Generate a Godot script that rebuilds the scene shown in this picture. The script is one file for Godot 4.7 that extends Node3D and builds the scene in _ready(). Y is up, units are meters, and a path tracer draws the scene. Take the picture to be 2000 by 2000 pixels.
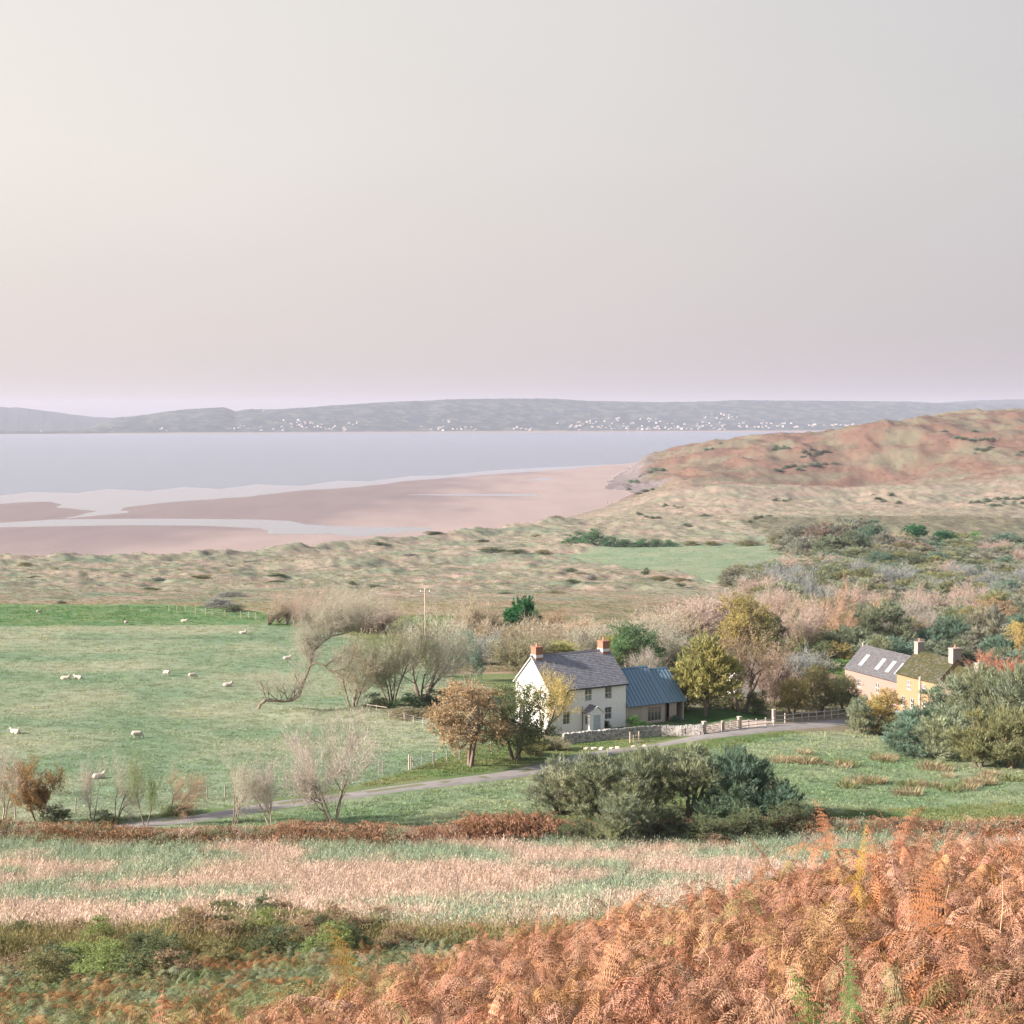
extends Node3D
# A white cottage in a coastal valley: hillside with bracken in front, pasture, dunes, beach, bay and the far shore.
# x runs to the right, z away from the viewer is negative; d below always means -z. Sea level is y = 0.

class Mesher:
	var v := PackedVector3Array()
	var c := PackedColorArray()
	func tri(p: Vector3, q: Vector3, r: Vector3, k: Color) -> void:
		v.append(p); v.append(q); v.append(r)
		c.append(k); c.append(k); c.append(k)
	func quad(p: Vector3, q: Vector3, r: Vector3, s: Vector3, k: Color) -> void:
		tri(p, q, r, k); tri(p, r, s, k)
	func tube(p: Vector3, q: Vector3, r0: float, r1: float, sides: int, k: Color) -> void:
		var axis := (q - p).normalized()
		var side := axis.cross(Vector3.RIGHT if absf(axis.x) < 0.8 else Vector3.UP).normalized()
		var other := axis.cross(side)
		for i in sides:
			var a := TAU * i / sides
			var b := TAU * (i + 1) / sides
			var na := side * cos(a) + other * sin(a)
			var nb := side * cos(b) + other * sin(b)
			quad(p + na * r0, p + nb * r0, q + nb * r1, q + na * r1, k)
	func box(lo: Vector3, hi: Vector3, k: Color, t := Transform3D.IDENTITY) -> void:
		var a := [Vector3(lo.x, lo.y, lo.z), Vector3(hi.x, lo.y, lo.z), Vector3(hi.x, hi.y, lo.z), Vector3(lo.x, hi.y, lo.z), Vector3(lo.x, lo.y, hi.z), Vector3(hi.x, lo.y, hi.z), Vector3(hi.x, hi.y, hi.z), Vector3(lo.x, hi.y, hi.z)]
		for i in 8: a[i] = t * a[i]
		for f in [[0, 1, 2, 3], [5, 4, 7, 6], [4, 0, 3, 7], [1, 5, 6, 2], [3, 2, 6, 7], [4, 5, 1, 0]]:
			quad(a[f[0]], a[f[1]], a[f[2]], a[f[3]], k)
	func prism(outline: Array, z0: float, z1: float, k: Color) -> void:   # convex outline in x, y
		var n := outline.size()
		for i in n:
			var a: Vector2 = outline[i]
			var b: Vector2 = outline[(i + 1) % n]
			quad(Vector3(a.x, a.y, z1), Vector3(b.x, b.y, z1), Vector3(b.x, b.y, z0), Vector3(a.x, a.y, z0), k)
			if i > 0 and i < n - 1:
				var o: Vector2 = outline[0]
				tri(Vector3(o.x, o.y, z1), Vector3(b.x, b.y, z1), Vector3(a.x, a.y, z1), k)
				tri(Vector3(o.x, o.y, z0), Vector3(a.x, a.y, z0), Vector3(b.x, b.y, z0), k)
	func fit() -> void:   # scales to unit height and unit width, foot at the origin
		var hi := 0.01
		var wide := 0.01
		for p in v:
			hi = maxf(hi, p.y); wide = maxf(wide, maxf(absf(p.x), absf(p.z)))
		fit_to(hi, wide)
	func fit_to(hi: float, wide: float) -> void:
		var s := Vector3(0.5 / wide, 1.0 / hi, 0.5 / wide)
		for i in v.size(): v[i] *= s
	func mesh() -> ArrayMesh:
		var a := []
		a.resize(Mesh.ARRAY_MAX)
		a[Mesh.ARRAY_VERTEX] = v
		a[Mesh.ARRAY_COLOR] = c
		var m := ArrayMesh.new()
		m.add_surface_from_arrays(Mesh.PRIMITIVE_TRIANGLES, a)
		return m

const PROFILE := [
	[0, 63.3], [4, 62.2], [9, 60.2], [15, 58], [25, 54.5], [35, 51.2], [45, 48.2], [60, 44.3],
	[80, 39.1], [100, 34.9], [110, 33.3], [118, 32.5], [126, 32], [140, 31], [155, 30.2], [170, 29.3],
	[190, 28.6], [210, 28], [250, 26.8], [300, 25], [350, 22.6], [400, 19.5], [450, 16], [520, 12],
	[600, 8.5], [680, 7], [730, 7.5], [850, 8], [1000, 9], [1200, 10], [3000, 10]
]

const RELIEF := [
	[0.2260, 7.5283, -28.3909], [0.2635, 7.4900, -248.5381], [0.3235, 7.4442, -135.4249], [0.3948, 7.4085, -50.5207], [0.4511, 7.3715, 48.4103], [0.5334, 7.3199, -164.9392],
	[0.5784, 7.2862, -220.0075], [0.6761, 7.2862, 141.1880], [0.7510, 7.2513, -88.6523], [0.9762, 7.2513, 9.8424], [0.5941, 7.5283, -51.4455], [0.6392, 7.5549, -241.3112],
	[0.6918, 7.5549, 176.5625], [0.7519, 7.5549, -64.7522], [0.9772, 7.5549, -94.1826], [0.2257, 7.1778, -16.4913], [0.3008, 7.1624, -62.6220], [0.3760, 7.1624, -7.6720],
	[0.4513, 7.1701, 87.1996], [0.5265, 7.1546, 229.0448], [0.6387, 6.9939, 3.3751], [0.7506, 6.8352, 8.7486], [0.9757, 6.8134, 49.1450], [0.1879, 6.9660, 29.9444],
	[0.3004, 6.8977, -42.4933], [0.3755, 6.8669, 20.2788], [0.2997, 6.5930, 1.0178], [0.1873, 6.5930, -2.7870], [0.4501, 6.7569, -25.9958], [0.6748, 6.6970, -21.3699],
	[0.0751, 6.7569, -4.7649], [0.2240, 6.3099, -5.9457], [0.3733, 6.2916, 0.9212], [0.0747, 6.3099, -9.9025], [0.3241, 7.5959, 375.5379], [0.2262, 7.6544, -24.9152],
	[0.4522, 7.5549, -67.0454], [0.5348, 7.4731, 229.0051], [0.6412, 7.7450, -65.9995], [0.8297, 7.7450, 108.6893], [0.1884, 7.5807, 62.4081], [0.1731, 7.3199, 157.6813],
	[0.7079, 6.4135, -3.5768], [0.6261, 5.8861, 13.6923], [0.4419, 5.8861, -2.9544], [0.8838, 5.8861, 2.3005], [0.5421, 5.3845, -3.7652], [0.6130, 5.3375, 17.4770],
	[0.7937, 5.3471, -3.8608], [0.4705, 5.4161, 6.3440], [0.6575, 5.6348, -1.3686], [0.4383, 5.6348, -0.7555], [0.8913, 6.2344, 0.3807], [0.5327, 5.0752, 1.4177],
	[0.7102, 5.0752, -5.6321], [0.4286, 5.1648, 0.9874], [0.4955, 5.2575, -8.8565], [0.2153, 5.2470, 5.3945], [0.2875, 5.2730, -7.6135], [0.0429, 5.1761, 19.0721],
	[0.1791, 5.2149, -3.8618], [0.0000, 5.1358, -9.2693], [0.0144, 5.2470, -9.7371], [-0.9848, 4.9416, -0.1454], [-1.0017, 5.1930, -0.0814], [-1.0198, 5.5607, -0.0865],
	[-1.0311, 5.8861, 0.0493], [-1.0375, 6.1312, 0.1084], [-1.0417, 6.3279, 1.3985], [-1.0457, 6.5653, -7.3333], [-0.4924, 4.9416, -0.0669], [-0.5008, 5.1930, -0.1268],
	[-0.5099, 5.5607, 0.0395], [-0.5156, 5.8861, 0.0755], [-0.5188, 6.1312, 1.6121], [-0.5208, 6.3279, -3.6449], [-0.2110, 4.9416, 0.0901], [-0.2146, 5.1930, 1.6925],
	[-0.2185, 5.5607, 0.1598], [-0.2210, 5.8861, -0.2143], [-0.2223, 6.1312, 0.6816], [-0.2232, 6.3279, -4.7630], [0.0000, 4.9416, 0.2980], [0.0000, 5.5607, 2.5082],
	[0.0000, 5.8861, 1.0527], [0.0000, 6.1312, 0.3655], [0.0000, 6.3279, 12.6378], [0.1759, 4.9416, -0.3128], [0.1821, 5.5607, -4.6356], [0.1841, 5.8861, -5.5677],
	[0.1853, 6.1312, 5.5043], [0.4209, 4.9053, -0.4914], [0.6294, 4.8675, -0.1992], [0.9145, 4.9416, 0.9304], [-0.4813, 2.7726, 0.0735], [0.4125, 2.7726, 1.7421],
	[0.0000, 3.4012, -0.7599], [-0.5867, 3.4012, 0.1923], [-0.3667, 3.1781, 0.5718], [0.1540, 3.4012, 0.5091], [0.5867, 3.4012, -2.3964], [0.3256, 3.2189, -0.2331],
	[0.3667, 3.4012, -5.3211], [0.4206, 3.5264, 3.6027], [0.5739, 3.8286, 1.5861], [-0.5739, 3.8286, -0.0991], [0.0000, 3.8286, 1.2071], [0.0000, 4.2485, -0.3130],
	[-0.6286, 4.2485, -0.2001], [0.6286, 4.2485, -0.2560], [0.0000, 4.7005, -0.0273], [-0.8000, 4.7005, -0.0794], [0.8000, 4.7005, 1.3395], [0.0000, 2.3979, 0.0195],
	[0.7000, 2.3979, 0.3667], [-0.7000, 2.3979, 0.0619], [1.8000, 2.3979, 3.2129], [-1.8000, 2.3979, 0.4491], [0.8250, 2.7726, -0.6073], [-0.8250, 2.7726, -0.2394],
	[0.8000, 3.0910, -0.2708], [-0.8000, 3.0910, -0.1963], [0.8800, 3.4012, -0.6096], [-0.9059, 3.5264, -0.3079]
]

const BEACH_EDGE := [
	Vector2(-900, 430), Vector2(-420, 540), Vector2(-202, 597), Vector2(-147, 622), Vector2(-74, 727), Vector2(0, 815),
	Vector2(20, 870), Vector2(32, 969), Vector2(63, 1080), Vector2(98, 1270), Vector2(97, 1325), Vector2(78, 1352),
	Vector2(84, 1420), Vector2(100, 1560), Vector2(120, 1740), Vector2(150, 1950), Vector2(180, 2120), Vector2(280, 2400),
	Vector2(700, 2650)
]

const SHORE := [
	Vector2(-2500, 820), Vector2(-500.14, 1115.36), Vector2(-400.1, 1160.1), Vector2(-391.72, 1178.27), Vector2(-365.4, 1193.22), Vector2(-340.1, 1115.36),
	Vector2(-313.89, 1083.22), Vector2(-295.35, 1064.81), Vector2(-296.19, 986.52), Vector2(-284.7, 1018.62), Vector2(-272.73, 1047.01), Vector2(-292.59, 1108.78),
	Vector2(-279.21, 1156.53), Vector2(-262.56, 1208.56), Vector2(-250.83, 1216.37), Vector2(-224.46, 1274.04), Vector2(-199.29, 1376.55), Vector2(-150.51, 1450.8),
	Vector2(-112.91, 1598.57), Vector2(-36.44, 1763.1), Vector2(57.23, 1955.1), Vector2(170.77, 2156.28), Vector2(221.64, 2219.71), Vector2(300, 2500),
	Vector2(700, 2700)
]

const CHANNEL := [
	Vector2(-386.03, 859.96), Vector2(-412.37, 918.93), Vector2(-325.14, 941.98), Vector2(-301.67, 971.22), Vector2(-254, 981.37), Vector2(-203.35, 978.81),
	Vector2(-165.25, 971.22), Vector2(-144.32, 961.27), Vector2(-130.06, 928.01), Vector2(-115.54, 914.45), Vector2(-94.1, 905.62), Vector2(-41.28, 899.11),
	Vector2(-33.74, 888.47), Vector2(-48.17, 871.96), Vector2(-70.6, 848.3), Vector2(-85.57, 825.88), Vector2(-105.69, 850.22), Vector2(-112.18, 846),
	Vector2(-135.56, 846), Vector2(-142.15, 854.09), Vector2(-143.01, 871.96), Vector2(-151.94, 892.7), Vector2(-190.03, 914.45), Vector2(-236.64, 918.93),
	Vector2(-279.91, 910.01), Vector2(-311.14, 901.27)
]

const SHALLOWS := [
	Vector2(-567.21, 1265.47), Vector2(-493.18, 1300.45), Vector2(-442.25, 1282.72), Vector2(-436.48, 1346.99), Vector2(-389.13, 1327.98), Vector2(-383.23, 1407.42),
	Vector2(-334.45, 1366.55), Vector2(-320.01, 1450.8), Vector2(-276.51, 1407.42), Vector2(-260, 1508.93), Vector2(-208.21, 1473.51), Vector2(-187.27, 1598.57),
	Vector2(-152.93, 1585.12), Vector2(-119.24, 1730.72), Vector2(-78.96, 1763.1), Vector2(-32.98, 1915.37), Vector2(27.95, 2028.71), Vector2(87.11, 2108.08),
	Vector2(151.97, 2206.72), Vector2(224.41, 2286.98), Vector2(209.09, 2168.67), Vector2(166.96, 2108.08), Vector2(56.07, 1915.37), Vector2(-35.77, 1730.72),
	Vector2(-111.04, 1571.89), Vector2(-148.23, 1428.78), Vector2(-196.42, 1356.7), Vector2(-221.47, 1257.01), Vector2(-247.63, 1200.84), Vector2(-275.83, 1142.47),
	Vector2(-271.23, 1041.21), Vector2(-283.17, 1013.13), Vector2(-294.65, 981.37), Vector2(-326.92, 1052.88), Vector2(-380.59, 1149.46), Vector2(-394.04, 1142.47),
	Vector2(-494.3, 1102.28)
]

const POOL_A := [
	Vector2(16.81, 1626.17), Vector2(36.29, 1571.89), Vector2(53.1, 1605.38), Vector2(77.63, 1707.2), Vector2(111.4, 1796.72), Vector2(148.9, 1896.11),
	Vector2(152.73, 1945.01), Vector2(116.38, 1877.23), Vector2(81.31, 1788.19), Vector2(58.81, 1707.2), Vector2(34.51, 1669.39)
]

const POOL_B := [
	Vector2(-103.12, 1300.45), Vector2(-44.99, 1304.96), Vector2(0, 1309.5), Vector2(46.02, 1295.97), Vector2(13.13, 1269.74), Vector2(-44.08, 1278.36)
]

const POOL_C := [
	Vector2(-40.02, 966.22), Vector2(-32.17, 981.37), Vector2(-21.9, 976.27), Vector2(-28.2, 961.27)
]

const PASTURE := [
	Vector2(-135.74, 290.1), Vector2(-101.2, 292.01), Vector2(-71.16, 293.31), Vector2(-51.03, 294.47), Vector2(-35.11, 281.31), Vector2(-22.71, 251.8),
	Vector2(-10.37, 213.32), Vector2(-2.78, 199.99), Vector2(-0.93, 177.47), Vector2(-2.23, 159.97), Vector2(-9.99, 143.16), Vector2(-14.16, 135.26),
	Vector2(-19.82, 129.04), Vector2(-24.85, 124.81), Vector2(-31.57, 120.47), Vector2(-52.34, 110.85)
]

const ROUGH_BANK := [
	Vector2(-157.25, 336.32), Vector2(-117.47, 339.2), Vector2(-102.45, 336.14), Vector2(-77.7, 334.84), Vector2(-65.45, 325.77), Vector2(-51.7, 310.86),
	Vector2(-34.99, 280.37), Vector2(-34.31, 274.84), Vector2(-49.59, 286.14), Vector2(-97.74, 281.94), Vector2(-131.14, 280.21)
]

const FAR_FIELD := [
	Vector2(19.73, 600.92), Vector2(40.41, 649.8), Vector2(73.84, 647.69), Vector2(111.81, 647.29), Vector2(115.85, 598.61), Vector2(112.57, 566.34),
	Vector2(89.43, 517.21), Vector2(69.29, 465.8), Vector2(61.63, 445.26), Vector2(55.73, 488.21), Vector2(40.51, 509.24), Vector2(28.55, 550.46)
]

const RUSHY_FIELD := [
	Vector2(24.98, 159.36), Vector2(33.02, 169.32), Vector2(43, 176.45), Vector2(51.82, 175.06), Vector2(78.5, 166.96), Vector2(59.38, 125.94),
	Vector2(39.82, 126.69), Vector2(24.08, 123.08), Vector2(22.52, 128.98), Vector2(21.25, 145.1)
]

const VERGE := [
	Vector2(-32.77, 117.2), Vector2(-23.88, 119.86), Vector2(-13.51, 128.98), Vector2(2.95, 141.1), Vector2(21.94, 157.4), Vector2(22.27, 145.15),
	Vector2(2.51, 119.82), Vector2(-12.06, 115.02), Vector2(-38.73, 110.72)
]

const LAWN := [
	Vector2(19.92, 181.79), Vector2(27.25, 186.52), Vector2(31.95, 187.46), Vector2(31.11, 178.79), Vector2(23.95, 172), Vector2(20.6, 174.11)
]

const DRIVE := [
	Vector2(21.79, 166.91), Vector2(22.26, 171.9), Vector2(24.25, 174.21), Vector2(28.33, 176.96), Vector2(31.49, 177.39), Vector2(29.42, 172.5),
	Vector2(25.85, 168.74)
]

const LANE := [
	Vector2(-45, 112), Vector2(-31.73, 115.62), Vector2(-29.25, 117.88), Vector2(-25.31, 120.74), Vector2(-20.93, 124.83), Vector2(-16.16, 128.54),
	Vector2(-10.69, 133.12), Vector2(-4.79, 137.41), Vector2(0, 141.66), Vector2(3.05, 145.72), Vector2(6.32, 151.09), Vector2(9.76, 155.63),
	Vector2(14.41, 159.04), Vector2(19.27, 162.75), Vector2(24.39, 166.76), Vector2(29.86, 171.55), Vector2(35.61, 176.37), Vector2(43.47, 183.7),
	Vector2(56, 186)
]

const TREE_LABELS := [
	"ash grey bare shrub behind the right part of the cottage roof",
	"ash grey bare thicket behind the ivy tree",
	"ash grey bare tree above the metal roof",
	"blue green shrub between windbreak and utility pole",
	"blue green tree behind the second chimney",
	"blue green willow at the far side of the wood",
	"blue green willow bush at the left end of the right edge clump",
	"blue green willow in the middle of the wood",
	"blue green willow in the round clump beyond the far field",
	"blue green willow in the second row of the right edge clump",
	"blue green willow in the wood behind the houses",
	"blue green willow right of centre in the big clump before the cottage",
	"blue grey bare shrub left of the cottage chimney",
	"blue grey bare thicket tree at the far side of the wood",
	"blue grey bare thicket tree in the middle of the wood",
	"blue grey shrub left of the barn behind the hedge",
	"blue grey shrub patch at the pasture fence",
	"blue grey shrub strip left of the windbreak",
	"bright green evergreen tree standing above the left chimney",
	"bright green round shrub in front of the timber extension",
	"bright green shrub at the left end of the barn",
	"bright ivy green bramble below the pale trunked pasture tree",
	"broad pale leafless tree with many stems standing before the lane",
	"brown bare shrub right of the bright evergreen",
	"brown bramble bush in the left foreground below the meadow",
	"brownish bramble in front of the dark brambles under the willows",
	"dark blue green willow at the right end of the big clump before the cottage",
	"dark bramble beyond the right end of the big willow clump",
	"dark bramble clump at the open end of the pasture hedge",
	"dark bramble right of the pale trunked pasture tree",
	"dark bramble under the blue green willow",
	"dark bramble under the centre of the big willow clump",
	"dark bramble under the leaning stems of the big willow clump",
	"dark bramble under the left end of the big willow clump",
	"dark brown bush at the right end of the lawn",
	"dark evergreen behind the round golden green tree",
	"dark green bramble bush in the left foreground below the meadow",
	"dark green bush at the foot of the rusty roadside tree",
	"dark green hawthorn bush behind the right end of the rail fence",
	"dark green oak in the middle of the wood",
	"dark green oak in the wood behind the houses",
	"dark green oak with forked trunk in front of the white cottage gable",
	"dark green shrub in the hedge behind the far field",
	"dark green shrub left of the barn end",
	"dark green shrub strip on the dunes above the windbreak",
	"dark green tree right of the golden oak",
	"dark grey green willow at the far side of the wood",
	"dark grey green willow in the middle of the wood",
	"dark grey green willow in the wood behind the houses",
	"dark hedge bush behind the round golden green tree",
	"dark hedge bush beside the black trunk on the lawn",
	"dark ivy bush against the pink barn wall",
	"dark ivy green tree right of the cottage chimney",
	"dark low shrub right of the porch door",
	"dark olive shrub under the right half of the windbreak",
	"dark round bush in front of the far field",
	"dark shrub at the pasture fence left of the windbreak",
	"dark shrub just right of the windbreak",
	"dark shrub strip on the dunes by the beach",
	"dark shrub strip on the left dunes",
	"dark shrub under the right end of the windbreak",
	"dark stemmed leafless shrub leaning right over the left part of the lane",
	"dark trunked twiggy tree left of the pale trunked one at the pasture hedge",
	"dark willow behind the barn ridge",
	"dark willow in the round clump beyond the far field",
	"darkest hedge bush at the extension's far corner",
	"fern green bramble bush in the left foreground below the meadow",
	"golden brown bush left of the yellow house wall",
	"golden olive oak in the middle of the wood",
	"golden olive oak in the wood behind the houses",
	"golden tree at the right edge behind the houses",
	"gorse bush on the dune grassland below the headland",
	"gorse bush on the headland slope",
	"green evergreen tree right of the round willow clump",
	"green ivy at the foot of the pale bare shrub by the mossy roof",
	"grey bush on the heath left of the far field",
	"grey green willow at the far side of the wood",
	"grey green willow bush at the right end of the rail fence",
	"grey green willow in the front of the right edge clump",
	"grey green willow in the middle of the wood",
	"grey green willow in the wood behind the houses",
	"grey green willow left of centre in the big clump before the cottage",
	"grey twiggy shrub at the stone wall below the golden tree",
	"large golden oak behind the garden",
	"large olive hawthorn bush behind the rail fence",
	"leafless grey tree leaning right, between the whitish sapling and the slender leafy tree",
	"leftmost rosy brown tree of the windbreak beyond the pasture",
	"low blue green shrub right of the timber extension",
	"low dark bush at the foot of the whitish sapling",
	"low dark willow under the golden brown bush",
	"low green bush under the orange tinged leaning shrub",
	"low grey green bramble along the leaning fence of the pasture hedge",
	"low hedge shrub before the far field",
	"low hedge shrub right of the dark round bush",
	"low olive shrub in the right part of the far field hedge",
	"low olive shrub right of the green oak trunk",
	"low scrub patch on the dunes between pasture and beach",
	"mossy green bramble bush in the left foreground below the meadow",
	"olive bramble bush in the left foreground below the meadow",
	"olive bramble hedge between pasture and brown oak",
	"olive bramble in the hedge right of the big willow clump",
	"olive grey bare shrub touching the cottage gable",
	"olive grey willow at the far side of the wood",
	"olive grey willow in the middle of the wood",
	"olive oak in the middle of the wood",
	"olive oak in the wood behind the houses",
	"olive shrub just left of the bright evergreen",
	"olive shrub left of the utility pole foot",
	"olive shrub on the dunes left of the far field",
	"olive willow at the bottom right of the right edge clump",
	"olive willow at the front of the right edge clump",
	"open willow with dark leaning stems in the big clump before the cottage",
	"orange tinged bare tree behind the barn",
	"pale bare shrub spreading over the mossy roof of the yellow house",
	"pale leafless tree at the left edge of the picture above the bracken hedge",
	"pale tan bare shrub above the cottage roof",
	"pale trunked bare tree with a wide crown at the pasture hedge",
	"pale trunked tree behind the barn ridge",
	"palest willow at the left end of the big clump before the cottage",
	"red brown shrub at the right edge beside the last chimney",
	"rightmost tree of the wind-combed windbreak beyond the pasture",
	"roadside tree with rusty brown and green leaves near the left edge",
	"rosy bare thicket behind the golden oak",
	"rosy bare thicket behind the yellow hedge bushes",
	"rosy bare thicket left of the golden oak",
	"rosy bare thicket tree at the far side of the wood",
	"rosy bare thicket tree in the middle of the wood",
	"rosy bare tree between the oaks and the orange bare tree",
	"rosy brown tree of the wind-combed windbreak beyond the pasture",
	"rosy grey willow in the round clump beyond the far field",
	"round golden green tree standing on the garden lawn",
	"round olive shrub at the left end of the far field hedge",
	"russet bare shrub above the cottage roof",
	"second dark shrub strip on the dunes by the beach",
	"second green evergreen right of the round willow clump",
	"shrub leaning right with an orange tinge beside the lane end",
	"silver grey willow at the far side of the wood",
	"silver grey willow behind the right chimney",
	"silver grey willow in the middle of the wood",
	"silver grey willow in the round clump beyond the far field",
	"silver grey willow in the wood behind the houses",
	"slender tree with sparse green leaves where the lane leaves the picture",
	"small blue green tree between the pasture and the cottage garden",
	"small bright green tree beyond the wood",
	"small dark shrub at the top of the green bank",
	"small dark shrub under the middle of the windbreak",
	"small willow in front of the big clump, nearest the bracken",
	"spreading oak with brown leaves left of the white cottage by the lane",
	"tall green shrub at the left end of the far field hedge",
	"tall grey green willow in the middle of the right edge clump",
	"tall willow in the centre of the big clump before the cottage",
	"tallest grey green willow of the right edge clump, cut by the picture edge",
	"tan bare shrub below the bright evergreen",
	"tan bare thicket behind the ash grey tree",
	"tan bare thicket tree in the middle of the wood",
	"tan bare thicket tree in the wood behind the houses",
	"tan bare tree left of the bright evergreen",
	"tan brown oak in the wood above the right chimney",
	"thin brown leaved tree with black trunk right of the round golden green tree",
	"thin golden leaved tree against the white cottage front",
	"thin whitish leafless sapling right of the rusty roadside tree",
	"twisted twiggy tree on a small mound right of the fallen leaning tree",
	"upright leafless shrub just left of the broad pale tree before the lane",
	"whitish bare sapling behind the metal roof ridge",
	"willow in the back row of the right edge clump near the red brown tree",
	"willow in the back row of the right edge clump near the yellow house",
	"yellow green shrub at the left end of the stone garden wall",
	"yellow green shrub behind the left part of the cottage roof",
	"yellow green shrub right behind the right chimney",
	"yellow tipped hawthorn bush at the tall gate post"
]

const TREE_GROUPS := [
	"bramble bushes of the left foreground",
	"bramble clumps of the pasture hedge",
	"dark bushes at the bracken hedge",
	"dark shrubs right of the windbreak",
	"evergreens beyond the wood",
	"gorse bushes on the headland",
	"hedge bushes behind the post and rail fence",
	"hedge shrubs at the back of the far field",
	"roadside trees below the pasture",
	"round willow clump beyond the far field",
	"shrubs and trees behind the white cottage",
	"single shrubs on the heath",
	"trees and bushes of the garden lawn",
	"trees at the white cottage gable",
	"trees of the wood on the right",
	"willows of the big clump before the cottage",
	"willows of the clump at the right edge",
	"wind-combed windbreak trees",
	"wind-shaped trees in the pasture"
]

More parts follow.
